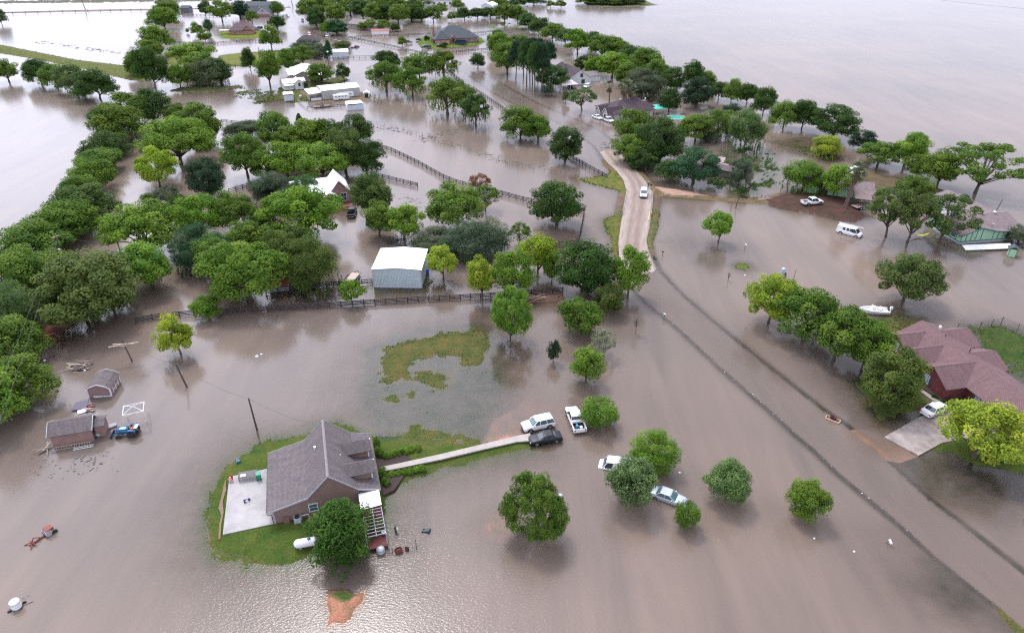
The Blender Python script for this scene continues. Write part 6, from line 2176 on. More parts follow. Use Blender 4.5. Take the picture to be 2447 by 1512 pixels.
    for nm_, xx in (('front_bumper', L - 0.06), ('rear_bumper', 0.06)):
        q = MB()
        q.box((X(xx), 0, c0 + 0.16), (0.2, hw * 1.7, 0.22))
        q.build(nm_, CHROME if kind == 'pickup' and nm_[0] == 'r' else (pt if kind == 'sedan' else TRIMB), root, bevel=0.05)
    if kind == 'pickup':
        q = MB()
        q.box((X(0.05), 0, 0.84), (0.09, hw * 1.86, 0.56))
        q.build('tailgate', pt, root, bevel=0.02)
        q = MB()
        q.box((X(s['cab'][0] / 2), 0, 0.69), (s['cab'][0] - 0.15, hw * 1.62, 0.03))
        q.build('bed_liner', TRIMB, root)
    return root

# near cars
car('suv', P_WHITE, (1319, 1013), (1252, 1028), 'white suv parked nose toward the walkway beside the black sedan', 0.0, glass=CARGLASS_T)
car('sedan', P_BLACK, (1337, 1048), (1269, 1058), 'black sedan parked at the end of the concrete walkway', 0.02)
t = car('pickup', P_WHITE, (1386, 1036), (1364, 982), 'white pickup with a loaded bed beside the low round tree', -0.12)
for nm_, c_, p_, d_ in (('blue_bag', (0.05, 0.35, 0.6), (-1.7, 0.2, 0.82), (0.5, 0.3, 0.22)), ('cool_box', (0.7, 0.72, 0.74), (-2.2, -0.3, 0.85), (0.5, 0.4, 0.3)), ('tool_box', (0.6, 0.61, 0.63), (-1.0, 0.0, 1.12), (0.5, 1.7, 0.3))):
    q = MB()
    q.box((0, 0, 0), d_)
    q.box((0, 0, d_[2] / 2 + 0.02), (d_[0] * 0.9, d_[1] * 0.9, 0.05))
    q.box((0, -d_[1] / 2 - 0.01, 0.02), (d_[0] * 0.4, 0.04, 0.05))
    w_ = t.rotation_euler.z
    loc = Vector(t.location) + Matrix.Rotation(w_, 3, 'Z') @ Vector(p_)
    o = q.build(nm_, mat(nm_ + '_cover', c_, 0.5), None, loc, w_, bevel=0.03)
    tag(o, {'blue_bag': 'bright blue bag lying in the bed of the white pickup by the round tree', 'cool_box': 'pale cool box by the tailgate of the white pickup near the round tree', 'tool_box': 'long silver tool box across the white pickup bed behind the cab'}[nm_], nm_.split('_')[1])
car('sedan', P_SILVER, (1561, 1178), (1633, 1204), 'silver sedan in shallow water between the pale round trees', -0.22, glass=CARGLASS_T)
o = car('van', P_WHITE, (1500, 1120), (1458, 1112), 'white van sunk to its windows behind the pale round tree', -0.75, pitch=R(5))
v = car('van', P_WHITE, (2000, 552), (2057, 567), 'white work van with ladder rack standing in the wide pool', -0.2)
q = MB()
for sd in (-0.7, 0.7):
    q.bar((-2.3, sd, 2.28), (1.9, sd, 2.28), 0.06, 0.06)
for x_ in (-2.1, -0.3, 1.5):
    q.bar((x_, -0.8, 2.24), (x_, 0.8, 2.24), 0.06, 0.05)
    for sd in (-0.75, 0.75):
        q.bar((x_, sd, 2.0), (x_, sd, 2.26), 0.05, 0.05)
q.build('roof_rack', PVC, v)
lad = MB()
for sd in (0.05, 0.5):
    lad.bar((-2.9, sd, 2.38), (2.8, sd, 2.42), 0.05, 0.1)
for k in range(16):
    lad.bar((-2.7 + k * 0.35, 0.05, 2.4), (-2.7 + k * 0.35, 0.5, 2.4), 0.04, 0.03)
o = lad.build('ladder', PVC, None, v.location, v.rotation_euler.z)
tag(o, 'long aluminium ladder on the roof rack of the white work van', 'ladder')
car('pickup', P_WHITE, (1917, 494), (1959, 490), 'white pickup on the bare earth bank in front of the green barn', 0.48)
car('suv', P_WHITE, (1538.5, 459), (1536, 484), 'white car driving toward the camera on the gravel road', 0.42, glass=CARGLASS_T)
car('pickup', P_BLACK, (838, 524), (845, 502), 'black pickup seen from behind in front of the red deck', -0.05)
car('sedan', P_WHITE, (1415, 279), (1439, 288), 'white sedan parked behind the small white pickup at the stone house', -0.05, group='white vehicles in front of the stone house')
car('pickup', P_WHITE, (1441, 286), (1464, 295), 'small white pickup by the arched entrance of the stone house', -0.1, group='white vehicles in front of the stone house')
car('sedan', P_WHITE, (2202, 1000), (2258, 974), 'white sedan on the driveway of the red brick house', 0.23)
car('suv', P_PURPLE, (967, 104), (984, 105), 'plum red suv on the lawn end before the hip roofed brick house', 0.3)
car('pickup', P_BLUE, (1030, 116), (1007, 117), 'dark blue lifted pickup beside the hip roofed brick house lawn', 0.35)
car('pickup', P_BLACK, (1066, 113), (1042, 114), 'black pickup close to the garage doors of the hip roofed brick house', 0.35)
car('sedan', P_PURPLE, (857, 113), (840, 115), 'dark plum sedan flooded to the sills near the white shed', -0.3)
car('sedan', P_WHITE, (832, 112), (822, 114), 'white car half behind the olive hedge near the plum sedan', -0.2)
car('suv', P_WHITE, (790, 85), (778, 89), 'white suv beside the dark tree before the far wood', -0.3)
car('sedan', P_RED, (742, 78), (738, 82), 'pinkish red car on the flooded street', -0.3)
car('suv', P_WHITE, (722, 48), (724, 53), 'white car farther up the flooded street', -0.3)
car('sedan', P_BLUE, (713, 17), (709, 21), 'dark car at the far end of the flooded street', -0.3)
car('van', P_WHITE, (676, 41), (688, 41), 'white van at the side of the street by the far trees', -0.2)
car('suv', P_WHITE, (1408, 207), (1396, 212), 'white suv by the wall of the white gabled house', -0.15)
car('sedan', P_PURPLE, (1362, 209), (1372, 212), 'plum coloured car under the pale carport roof', -0.2)
car('sedan', P_BLUE, (616, 74), (604, 73), 'dark blue sedan beside the brown hip house', 0.45)
car('suv', P_BLACK, (626, 72), (614, 71), 'black suv behind the dark blue sedan', 0.4)

# ---- trailers
def trailer(name, label, px, rz, L, w_, deck, cat='trailer', sides=0.0, gate=0.0, material=None, z=0.0, rails=False):
    o = thing(name, label, cat, (*tuple(G(*px))[:2], z), R(rz))
    m = MB()
    m.box((0, 0, deck), (L, w_, 0.08))
    m.build('deck', material or WOODP, o)
    m = MB()
    for sd in (-1, 1):
        m.box((0, sd * (w_ / 2 + 0.04), deck), (L + 0.1, 0.08, 0.14))
    m.box((L / 2 + 0.02, 0, deck - 0.01), (0.08, w_, 0.13))
    m.box((-L / 2 - 0.02, 0, deck - 0.01), (0.08, w_, 0.13))
    m.bar((L / 2, -w_ * 0.4, deck - 0.05), (L / 2 + 1.1, 0, deck - 0.05), 0.09, 0.09)
    m.bar((L / 2, w_ * 0.4, deck - 0.05), (L / 2 + 1.1, 0, deck - 0.05), 0.09, 0.09)
    m.build('frame', DARKW if material is None else STEEL, o)
    if rails:
        m = MB()
        for sd in (-1, 1):
            m.bar((-L / 2, sd * (w_ / 2 + 0.03), deck + 0.4), (L / 2, sd * (w_ / 2 + 0.03), deck + 0.4), 0.05, 0.05)
            for k in range(5):
                x_ = -L / 2 + k * L / 4
                m.bar((x_, sd * (w_ / 2 + 0.03), deck), (x_, sd * (w_ / 2 + 0.03), deck + 0.4), 0.05, 0.05)
        m.bar((L / 2, -w_ / 2, deck + 0.4), (L / 2, w_ / 2, deck + 0.4), 0.05, 0.05)
        m.build('rail', DARKW, o)
    for sd in (-1, 1):
        for x_ in ((-0.5, 0.35) if L > 3.5 else (-0.1,)):
            wv = MB()
            wv.lathe((0, 0, 0), [(0.16, -0.09), (0.31, -0.1), (0.33, -0.05), (0.33, 0.05), (0.31, 0.1), (0.16, 0.09)], 16, axis='Y')
            wo = wv.build('wheel', BLACK, o, (x_, sd * (w_ / 2 + 0.2), 0.3), smooth=True)
            rv = MB()
            rv.lathe((0, sd * 0.07, 0), [(0.03, -0.03), (0.18, -0.03), (0.18, 0.03), (0.03, 0.03)], 12, axis='Y')
            rv.build('rim', PVC, wo)
        m = MB()
        m.box((-0.08, sd * (w_ / 2 + 0.2), 0.68), (1.7 if L > 3.5 else 0.9, 0.26, 0.05))
        m.build('fender', DARKW, o)
    if gate:
        m = MB()
        for k in range(5):
            m.bar((-L / 2, -w_ / 2 + k * w_ / 4, deck), (-L / 2, -w_ / 2 + k * w_ / 4, deck + gate), 0.05, 0.05)
        for z_ in (0.5, 1):
            m.bar((-L / 2, -w_ / 2, deck + gate * z_), (-L / 2, w_ / 2, deck + gate * z_), 0.05, 0.05)
        m.build('ramp_gate', DARKW, o)
    return o
trailer('utility_trailer', 'flat utility trailer with pale deck beside the metal barn', (843, 667), 80, 4.0, 1.9, 0.5, rails=False, gate=0.5)
trailer('flatbed_trailer', 'empty car trailer with spare wheel in the water before the workshop', (770, 256), 18, 6.6, 2.1, 0.45, rails=True)
trailer('wooden_trailer', 'small flatbed trailer with weathered plank deck in front of the open carport', (2052, 497), 22, 3.6, 2.0, 0.62, material=mat('reddish_planks', (0.3, 0.2, 0.17), 0.85, var=0.3))
o = trailer('dump_trailer', 'dark blue high sided trailer on the lawn before the hip roofed brick house', (1102, 108), 75, 4.0, 6.0, 0.8, material=P_BLUE)
m = MB()
for sd in (-1, 1):
    m.box((0, sd * 3.0, 1.6), (4.0, 0.1, 1.6))
m.box((-2.0, 0, 1.6), (0.1, 6.0, 1.6))
m.box((2.0, 0, 1.6), (0.1, 6.0, 1.6))
m.build('side_board', P_BLUE, o)

def horse_trailer(px, rz, L, label):
    o = thing('horse_trailer', label, 'trailer', (*tuple(G(*px))[:2], -0.15), R(rz), 'white horse trailers before the workshop')
    m = MB()
    pr = [(-1.0, 0.5), (-1.05, 1.2), (-1.05, 2.2), (-0.9, 2.45), (0, 2.55), (0.9, 2.45), (1.05, 2.2), (1.05, 1.2), (1.0, 0.5)]
    m.loft([[(x_, p[0] * k, 0.5 + (p[1] - 0.5) * kk) for p in pr] for x_, k, kk in ((-L / 2, 1, 1), (L / 2 - 1.2, 1, 1), (L / 2 - 0.3, 0.9, 0.95), (L / 2, 0.7, 0.85))])
    m.build('body', P_WHITE, o)
    m = MB()
    for k in range(4):
        m.box((-L / 2 + 1.0 + k * (L - 2.4) / 3, -1.05, 1.75), (0.8, 0.03, 0.3))
        m.box((-L / 2 + 1.0 + k * (L - 2.4) / 3, 1.05, 1.75), (0.8, 0.03, 0.3))
    m.build('window_row', CARGLASS, o)
    for sd in (-1, 1):
        for x_ in (-0.9, 0.0):
            wv = MB()
            wv.lathe((x_, sd * 0.98, 0.42), [(0.12, -0.1), (0.36, -0.1), (0.38, 0), (0.36, 0.1), (0.12, 0.1)], 14, axis='Y')
            wv.build('wheel', BLACK, o)
    m = MB()
    m.bar((L / 2, 0, 0.6), (L / 2 + 1.1, 0, 0.55), 0.14, 0.12)
    m.build('hitch', STEEL, o)
horse_trailer((816, 239), 22, 6.4, 'nearer white horse trailer with blurred side lettering, wheels in water')
horse_trailer((825, 233), 20, 7.2, 'white horse trailer parked against the workshop wall')

# ---- boat
o = thing('motor_boat', 'white motor boat with outboard beside the row before the red brick house', 'boat', (*tuple(G(2088, 747))[:2], 0.25), R(-6))
m = MB()
secs = []
for x_, hw_, zk, zg in ((-2.6, 0.95, -0.35, 0.55), (-1.0, 1.08, -0.4, 0.58), (0.8, 1.0, -0.38, 0.62), (2.0, 0.65, -0.25, 0.7), (2.8, 0.12, 0.1, 0.78)):
    secs.append([(-x_, 0, zk), (-x_, hw_ * 0.7, zk * 0.5), (-x_, hw_, zg * 0.6), (-x_, hw_ * 1.02, zg), (-x_, hw_ * 0.82, zg), (-x_, hw_ * 0.78, zg * 0.45), (-x_, 0, zg * 0.4), (-x_, -hw_ * 0.78, zg * 0.45), (-x_, -hw_ * 0.82, zg), (-x_, -hw_ * 1.02, zg), (-x_, -hw_, zg * 0.6), (-x_, -hw_ * 0.7, zk * 0.5)])
m.loft(secs)
m.build('hull', P_WHITE, o)
m = MB()
m.box((-0.3, 0, 0.75), (0.7, 0.9, 0.7))
m.box((-0.5, 0, 1.2), (0.06, 0.8, 0.3))
m.build('console', P_WHITE, o)
m = MB()
m.box((0.9, 0, 0.55), (0.5, 1.2, 0.35))
m.box((1.15, 0, 0.8), (0.12, 1.2, 0.35))
m.build('seat', mat('beige_vinyl', (0.6, 0.56, 0.5), 0.6), o)
m = MB()
m.box((2.95, 0, 0.95), (0.5, 0.42, 0.6))
m.box((2.9, 0, 0.35), (0.25, 0.2, 0.8))
m.build('outboard_motor', P_WHITE, o, bevel=0.1)

# ---- blue tractor with front loader
TB, TBK = paint('tractor_blue', (0.025, 0.10, 0.22), 0.5), mat('dark_tractor_metal', (0.03, 0.03, 0.035), 0.6)
o = thing('tractor', 'blue farm tractor with front loader standing in water beside the brown shed', 'tractor', (*tuple(G(308, 1037))[:2], -0.25), R(188))
m = MB()
m.loft([[(x_, -h_, za), (x_, h_, za), (x_, h_, zb - 0.1), (x_, h_ * 0.7, zb), (x_, -h_ * 0.7, zb), (x_, -h_, zb - 0.1)] for x_, h_, za, zb in ((-0.2, 0.34, 0.65, 1.42), (1.3, 0.32, 0.65, 1.36), (1.5, 0.27, 0.7, 1.2))])
m.build('bonnet', TB, o)
m = MB()
m.box((0.55, 0, 1.44), (0.9, 0.5, 0.04))
m.build('bonnet_panel', mat('pale_cyan', (0.3, 0.68, 0.72), 0.4), o)
m = MB()
m.box((-0.6, 0, 0.75), (1.9, 0.5, 0.4))
m.box((0.6, 0, 0.62), (1.6, 0.36, 0.25))
for sd in (-1, 1):
    m.box((-0.75, sd * 0.55, 1.05), (0.5, 0.35, 0.08))
m.build('chassis', TBK, o)
for sd in (-1, 1):
    for x_, r_, wd in ((-0.75, 0.68, 0.2), (1.15, 0.42, 0.14)):
        wv = MB()
        wv.lathe((0, 0, 0), [(r_ * 0.5, -wd), (r_ * 0.93, -wd), (r_, -wd * 0.6), (r_, wd * 0.6), (r_ * 0.93, wd), (r_ * 0.5, wd)], 20, axis='Y')
        wo = wv.build('wheel', BLACK, o, (x_, sd * 0.78, r_))
        rv = MB()
        rv.lathe((0, sd * wd * 0.5, 0), [(0.06, -0.05), (r_ * 0.52, -0.1), (r_ * 0.55, 0.05), (0.1, 0.02)], 14, axis='Y')
        rv.build('rim', mat('cream_rim', (0.55, 0.48, 0.38), 0.6), wo)
    m = MB()
    m.extrude([(-1.4, 1.3), (-1.1, 1.5), (-0.4, 1.52), (-0.1, 1.25), (-0.15, 1.2), (-0.45, 1.44), (-1.08, 1.43), (-1.35, 1.24)], sd * 0.78 - 0.2, sd * 0.78 + 0.2)
    m.build('fender', TB, o)
    m = MB()
    m.bar((-0.1, sd * 0.55, 1.3), (1.2, sd * 0.58, 1.25), 0.09, 0.13)
    m.bar((1.2, sd * 0.58, 1.25), (2.2, sd * 0.58, 0.5), 0.09, 0.13)
    m.build('loader_arm', TB, o)
m = MB()
m.extrude([(2.15, 0.2), (2.75, 0.15), (2.8, 0.22), (2.3, 0.3), (2.25, 0.8), (2.15, 0.8)], -0.8, 0.8)
m.build('bucket', TBK, o)
m = MB()
m.box((-0.75, 0, 1.3), (0.5, 0.5, 0.12))
m.box((-1.0, 0, 1.55), (0.1, 0.5, 0.45))
m.build('seat', mat('worn_orange_seat', (0.4, 0.14, 0.07), 0.7), o)
m = MB()
m.tube([(-0.1, 0, 1.3), (-0.3, 0, 1.62)], 0.03, 6)
m.lathe((-0.32, 0, 1.64), [(0.17, -0.02), (0.2, 0), (0.17, 0.02), (0.15, 0)], 14)
m.build('steering_wheel', TBK, o)
m = MB()
m.box((-1.35, 0, 1.6), (0.5, 0.9, 0.06))
m.build('canopy', WHITE, o)

# ---- red implement with barrel
o = thing('farm_implement', 'rusty red farm implement with a barrel and three point hitch drowned in open water', 'farm implement', (*tuple(G(103, 1283))[:2], -0.1), R(60))
RR = mat('rust_red', (0.2, 0.045, 0.04), 0.7, var=0.4)
m = MB()
m.lathe((0.6, 0, 0.45), [(0.05, -0.5), (0.4, -0.5), (0.42, -0.3), (0.42, 0.3), (0.4, 0.5), (0.05, 0.5)], 16, axis='Y')
m.build('barrel', mat('grey_banded_drum', (0.36, 0.34, 0.36), 0.5, var=0.2), o)
for k in (-0.25, 0.05, 0.3):
    m = MB()
    m.lathe((0.6, k, 0.45), [(0.44, -0.03), (0.45, 0), (0.44, 0.03)], 16, axis='Y')
    m.build('hoop', DARKW, o)
m = MB()
m.box((0.85, 0, 0.92), (0.9, 0.9, 0.06))
m.build('seat_board', mat('orange_red_board', (0.22, 0.06, 0.045), 0.7), o)
m = MB()
m.bar((0.4, 0, 0.25), (-1.6, 0, 0.2), 0.16, 0.14)
m.bar((-1.2, -0.6, 0.3), (-1.2, 0.6, 0.3), 0.1, 0.12)
m.bar((-1.9, -0.7, 0.1), (-1.1, 0, 0.45), 0.1, 0.08)
m.bar((-1.9, 0.7, 0.1), (-1.1, 0, 0.45), 0.1, 0.08)
m.bar((-1.5, 0, 0.1), (-0.9, 0.1, 0.8), 0.1, 0.08)
m.bar((-0.9, 0.1, 0.8), (-0.3, 0, 0.35), 0.09, 0.08)
m.build('frame', RR, o)
m = MB()
for sd in (-0.5, 0.5):
    m.lathe((1.2, sd, 0.2), [(0.1, -0.08), (0.32, -0.08), (0.34, 0), (0.32, 0.08), (0.1, 0.08)], 14, axis='Y')
    m.build('wheel', BLACK, o)
    m = MB()

# ---- white tank on a cart
o = thing('water_tank', 'white ribbed plastic tank on a small cart in the near corner of the water', 'tank', (*tuple(G(41, 1450))[:2], -0.1), R(15))
m = MB()
m.lathe((0, 0, 0), [(0.3, 0.1), (0.5, 0.15), (0.52, 0.35), (0.48, 0.38), (0.48, 0.42), (0.52, 0.45), (0.52, 0.65), (0.48, 0.68), (0.48, 0.72), (0.52, 0.75), (0.52, 1.0), (0.5, 1.1), (0.46, 1.14), (0.05, 1.16)], 20)
m.build('drum', mat('white_plastic', (0.74, 0.75, 0.77), 0.4), o, smooth=True)
m = MB()
m.box((0, 0, 0.06), (1.3, 0.9, 0.1))
m.bar((0.6, 0, 0.06), (1.5, 0.35, 0.1), 0.1, 0.08)
m.build('cart', DARKW, o)
for sd, x_ in ((-0.45, -0.6), (0.45, 0.6)):
    m = MB()
    m.lathe((x_, sd, 0.1), [(0.06, -0.07), (0.2, -0.07), (0.22, 0), (0.2, 0.07), (0.06, 0.07)], 12, axis='Y')
    m.build('wheel', BLACK, o)
m = MB()
m.tube([(0.1, 0.9, -0.3), (0.25, 1.5, 0.7)], 0.05, 6)
m.tube([(0.4, 1.0, -0.2), (0.7, 1.5, 0.4), (0.72, 1.6, 0.7)], 0.03, 6)
m.tube([(-0.7, -0.1, 0.1), (-0.9, 0.2, 0.5)], 0.03, 6)
m.build('pipe', STEEL, o)
# ================================================================== FENCES, POLES, SMALL THINGS
def fence(pts, label, h_=1.15, step=2.5, rails=3, name='board_fence', material=None, cross=False, rail_h=0.16, ps=0.16, cat='fence', wire=False, group=None):
    """posts every step metres along photo spots, rails between them"""
    P3 = [G(*p) for p in pts]
    root = thing(name, label, cat, P3[0], 0, group)
    base = Vector(P3[0])
    m_ = material or FENCEW
    spots = [P3[0]]
    for a, b_ in zip(P3, P3[1:]):
        n = max(1, round((b_ - a).length / step))
        spots += [a.lerp(b_, k / n) for k in range(1, n + 1)]
    spots = spots[:100]
    rnd = random.Random(len(spots))
    me = None
    for p in spots:
        if me is None:
            mb = MB()
            mb.box((0, 0, (h_ + 0.1 - 0.6) / 2), (ps, ps, h_ + 0.7))
            mb.box((0, 0, h_ + 0.11), (ps * 0.6, ps * 0.6, 0.05))
            o = mb.build('post', m_, root, p - base)
            me = o.data
        else:
            o = bpy.data.objects.new('post', me)
            COL.objects.link(o)
            o.parent = root
            o.location = p - base
        o.rotation_euler = (rnd.uniform(-.03, .03), rnd.uniform(-.03, .03), rnd.random())
    for k in range(rails):
        mb = MB()
        z = h_ * (k + 0.75) / (rails - 0.15)
        for a, b_ in zip(spots, spots[1:]):
            j = rnd.uniform(-.03, .03)
            mb.bar(a - base + Vector((0, 0, z + j)), b_ - base + Vector((0, 0, z + rnd.uniform(-.03, .03))), 0.06 if not wire else 0.02, rail_h if not wire else 0.025)
        mb.build('rail' if not wire else 'wire', m_ if material or not wire else STEEL, root)
    if cross:
        mb = MB()
        for a, b_ in zip(spots, spots[1:]):
            z0, z1 = Vector((0, 0, h_ * 0.3)), Vector((0, 0, h_ * 1.0))
            mb.bar(a - base + z0, b_ - base + z1, 0.05, 0.11)
            mb.bar(a - base + z1 + Vector((0.03, 0.03, 0)), b_ - base + z0 + Vector((0.03, 0.03, 0)), 0.05, 0.11)
        mb.build('cross_brace', m_, root)
    return root
fence([(325, 772), (365, 764), (430, 757), (500, 750), (570, 748), (640, 744), (760, 737), (870, 729), (1000, 721), (1100, 716), (1220, 708), (1345, 699)], 'long dark board fence across the flood from the dark olive tree to the road oak', 1.1, 2.2, 4)
fence([(636, 704), (722, 693), (780, 685), (840, 683), (890, 678)], 'shorter board fence behind the feathery olive tree, ending at the metal barn', 1.1, 2.3, 3)
fence([(903, 352), (935, 362), (965, 376), (1000, 393), (1030, 410), (1060, 427), (1090, 439), (1140, 453), (1200, 467), (1250, 481), (1310, 493), (1396, 510)], 'board fence that curves from the wood to the round dark oak', 1.25, 2.4, 4)
fence([(1396, 510), (1390, 545), (1381, 582)], 'board fence leg that runs from the round dark oak toward the camera', 1.2, 2.4, 3)
fence([(1300, 592), (1381, 584), (1435, 594)], 'board fence stretch above the huge dark oak by the road', 1.1, 2.4, 3)
fence([(885, 420), (930, 430), (965, 439), (998, 447)], 'short free ended board fence beside the black pickup trees', 1.2, 2.4, 4)
fence([(548, 462), (580, 452), (616, 442)], 'board fence beside the dark shaggy evergreen', 1.2, 2.2, 3)
fence([(1072, 173), (1095, 191), (1118, 214)], 'pasture fence from the crossing tree to its gate post', 1.2, 3, 3)
fence([(1118, 214), (1140, 220), (1180, 247), (1224, 277), (1270, 308)], 'pasture fence running along the road above the two trunked tree', 1.2, 2.8, 3)
fence([(1362, 378), (1400, 400), (1450, 427)], 'black board fence ending on the grass verge of the gravel road', 1.25, 2.2, 4)
fence([(834, 93), (895, 105), (935, 113), (976, 123), (1028, 134)], 'dark crossbraced ranch fence with a gate, before the hip roofed brick house', 1.3, 3.4, 2, cross=True)
fence([(1028, 134), (1076, 129), (1120, 125), (1166, 121)], 'crossbraced ranch fence from the corner to the pine clump', 1.3, 3.4, 2, cross=True)
fence([(834, 93), (888, 90), (950, 88), (1030, 84)], 'crossbraced ranch fence behind the purple suv', 1.3, 3.6, 2, cross=True)
fence([(1131, 83), (1160, 80), (1196, 76)], 'crossbraced ranch fence right of the hip roofed brick house', 1.3, 3.6, 2, cross=True)
fence([(752, 146), (797, 144), (845, 140), (900, 139), (973, 145)], 'rail fence along the white shed and the upper pasture', 1.2, 3, 2)
fence([(416, 105), (470, 106), (520, 106), (580, 101), (640, 99)], 'far rail fence below the brown hip house', 1.2, 3.4, 3)
fence([(527, 161), (580, 159), (640, 156)], 'rail fence along the lower edge of the far grass field', 1.2, 3.2, 2)
fence([(530, 293), (580, 299), (640, 302)], 'rail fence behind the pale grey tree of the wood', 1.2, 2.6, 3)
fence([(430, 38), (480, 39), (540, 42)], 'rail fence by the dark grey field shed', 1.2, 3.5, 2)
fence([(865, 294), (920, 302), (980, 316), (1040, 336), (1100, 352), (1160, 372), (1224, 396), (1300, 412), (1380, 424)], 'wire fence of thin posts crossing the flooded pasture', 1.2, 3.6, 2, name='wire_fence', material=WOOD, wire=True, ps=0.08)
fence([(1766, 478), (1800, 479), (1836, 476)], 'rusty wire fence between the marsh and the earth bank', 1.1, 2.0, 4, name='wire_fence', material=DARKW, wire=True, ps=0.08)
fence([(2286, 791), (2311, 794), (2340, 787), (2368, 781), (2391, 775), (2430, 792), (2480, 812)], 'dark chain link fence round the back lawn of the red brick house', 1.55, 3.6, 6, name='chain_link_fence', material=mat('dark_steel', (0.06, 0.065, 0.07), 0.5, 0.5), wire=True, ps=0.08)
fence([(735, 262), (757, 260), (800, 258), (830, 256)], 'dark pipe rail fence in the water below the workshop', 1.1, 2.2, 2, name='pipe_fence', material=DARKW, ps=0.1)
fence([(712, 243), (722, 252), (735, 262)], 'tilted pipe rail fence beside the narrow white carport', 1.1, 2.0, 2, name='pipe_fence', material=STEEL, ps=0.08)
fence([(885, 249), (940, 245), (1010, 240), (1030, 238)], 'sagging wire fence across the pasture right of the workshop', 1.0, 4.5, 1, name='wire_fence', material=DARKW, wire=True, ps=0.1)
fence([(0, 36), (120, 31), (240, 28), (385, 26)], 'low post fence along the far railway bank', 1.4, 8, 1, name='post_fence', material=DARKW, ps=0.25)
fence([(918, 1318), (958, 1318), (996, 1312), (994, 1297)], 'drowned low wire pen in front of the cedar', 0.55, 1.2, 2, name='wire_pen', material=mat('dark_steel', (0.06, 0.065, 0.07), 0.5, 0.5), wire=True, ps=0.06)

# ---- guard rails of the culvert
def guard(a, b_, label):
    A, B = G(*a, 0.4), G(*b_, 0.4)
    o = thing('guard_rail', label, 'guard rail', A)
    m = MB()
    d = B - A
    n = Vector((-d.y, d.x, 0)).normalized()
    for k in range(6):
        p0, p1 = d * (k / 6), d * ((k + 1) / 6)
        for z_, w_ in ((0.62, 0.05), (0.75, 0.09), (0.5, 0.09)):
            m.bar(p0 + Vector((0, 0, z_)) + n * w_ * 0.4, p1 + Vector((0, 0, z_)) + n * w_ * 0.4, 0.05, 0.14)
    m.build('rail', mat('dull_zinc', (0.42, 0.42, 0.44), 0.5, 0.3), o)
    for k in range(5):
        p = d * (k / 4)
        q = MB()
        q.box((0, 0, 0.15), (0.16, 0.16, 1.2))
        q.build('post', WOOD, o, p)
guard((1497.5, 456), (1487, 514), 'grey guard rail on the inner side of the gravel road culvert')
guard((1560, 460), (1556, 517), 'grey guard rail on the culvert edge beside the orange plank')
m = MB()
m.bar(G(1552.5, 506, 0.6), G(1550, 527, 0.5), 0.3, 0.12)
m.box(G(1551, 517, 0.48), (0.3, 0.3, 0.1))
tag(m.build('timber_plank', mat('orange_timber', (0.6, 0.36, 0.18), 0.7)), 'orange timber plank lying on the road edge by the guard rail', 'plank')

# ---- utility poles and wires
POLEW = mat('pole_wood', (0.075, 0.06, 0.055), 0.9, var=0.3, scale=4)
def pole(base, top, label, r=0.15, arms=None, name='utility_pole', extra=None, h_=None, material=None, cat='pole'):
    b3 = G(*base)
    H = h_ or HT(base[0], base[1], top[1])
    t3 = G(top[0], top[1], H)
    o = thing(name, label, cat, b3)
    m = MB()
    m.tube([(0, 0, -0.8), (0, 0, 0), t3 - b3], [r * 1.1, r, r * 0.7], 8)
    m.build('shaft', material or POLEW, o)
    for (zf, w_, rz) in arms or ():
        q = MB()
        c_ = (t3 - b3) * zf
        dx = Vector((math.cos(R(rz)), math.sin(R(rz)), 0)) * w_ / 2
        q.bar(c_ - dx + Vector((0, -0.15, 0)), c_ + dx + Vector((0, -0.15, 0)), 0.14, 0.16)
        q.build('cross_arm', WOODP, o)
    return o, t3
_, tA = pole((316, 863), (291, 812), 'leaning utility pole with two pale cross arms, below the dark olive tree', 0.12, [(0.8, 4.6, 20), (0.83, 3.4, 4), (0.74, 1.2, 8)])
_, tB = pole((447, 925), (420, 870), 'leaning bare utility pole in open water below the young lime tree', 0.15)
_, tC = pole((614, 1026), (594, 952), 'bare utility pole closest to the brown house roof', 0.15)
_, tD = pole((297, 634), (279, 574), 'bare utility pole between the hedgerow and the rounded lime green tree', 0.14)
o, tE = pole((160, 655), (132, 562), 'utility pole with a pale transformer rising out of the hedgerow', 0.16, [(0.97, 1.6, 60)])
q = MB()
e_ = (tE - G(160, 655)) * 0.62
q.lathe(e_ + Vector((0.2, -0.4, 0)), [(0.05, -0.5), (0.28, -0.48), (0.3, 0.4), (0.24, 0.5), (0.05, 0.52)], 14)
q.build('transformer', mat('pale_transformer', (0.55, 0.62, 0.62), 0.4), o)
pole((204, 24), (192, -8), 'tall dark pole far out by the railway bank', 0.3)
pole((700, 16), (694, -4), 'pole beside the far street', 0.3)
pole((2378, 508), (2396, 477), 'thin leaning pole behind the green house', 0.11)
pole((1909, 262), (1917, 236), 'leaning reddish pole on the lake shore', 0.16, material=mat('reddish_pole', (0.16, 0.09, 0.08), 0.9))
pole((1486, 122), (1486, 97), 'pole sticking out behind the shore line trees', 0.2)
pole((1405, 90), (1405, 74), 'short pole behind the bright tall shore tree', 0.2)
pole((1260, 46), (1257, 30), 'pole behind the second tree of the shore line', 0.2)
pole((1370, 156), (1370, 133), 'thin mast behind the white gabled house chimney', 0.1)
pole((620, 144), (617, 113), 'slanted pole at the grass field edge', 0.18)
o, tL = pole((786, 160), (783, 124), 'lamp pole with a white head by the white shed', 0.14, name='lamp_pole')
q = MB()
q.box((0.0, -0.3, 0), (0.8, 1.2, 0.5))
q.build('lamp_head', WHITE, o, tL - G(786, 160), bevel=0.1)
pole((1897, 664), (1903, 643), 'thin bare post beside the well casing', 0.06, name='post')
pole((1758, 498), (1768, 462), 'dark leaning post in the water below the marsh', 0.12, name='post')
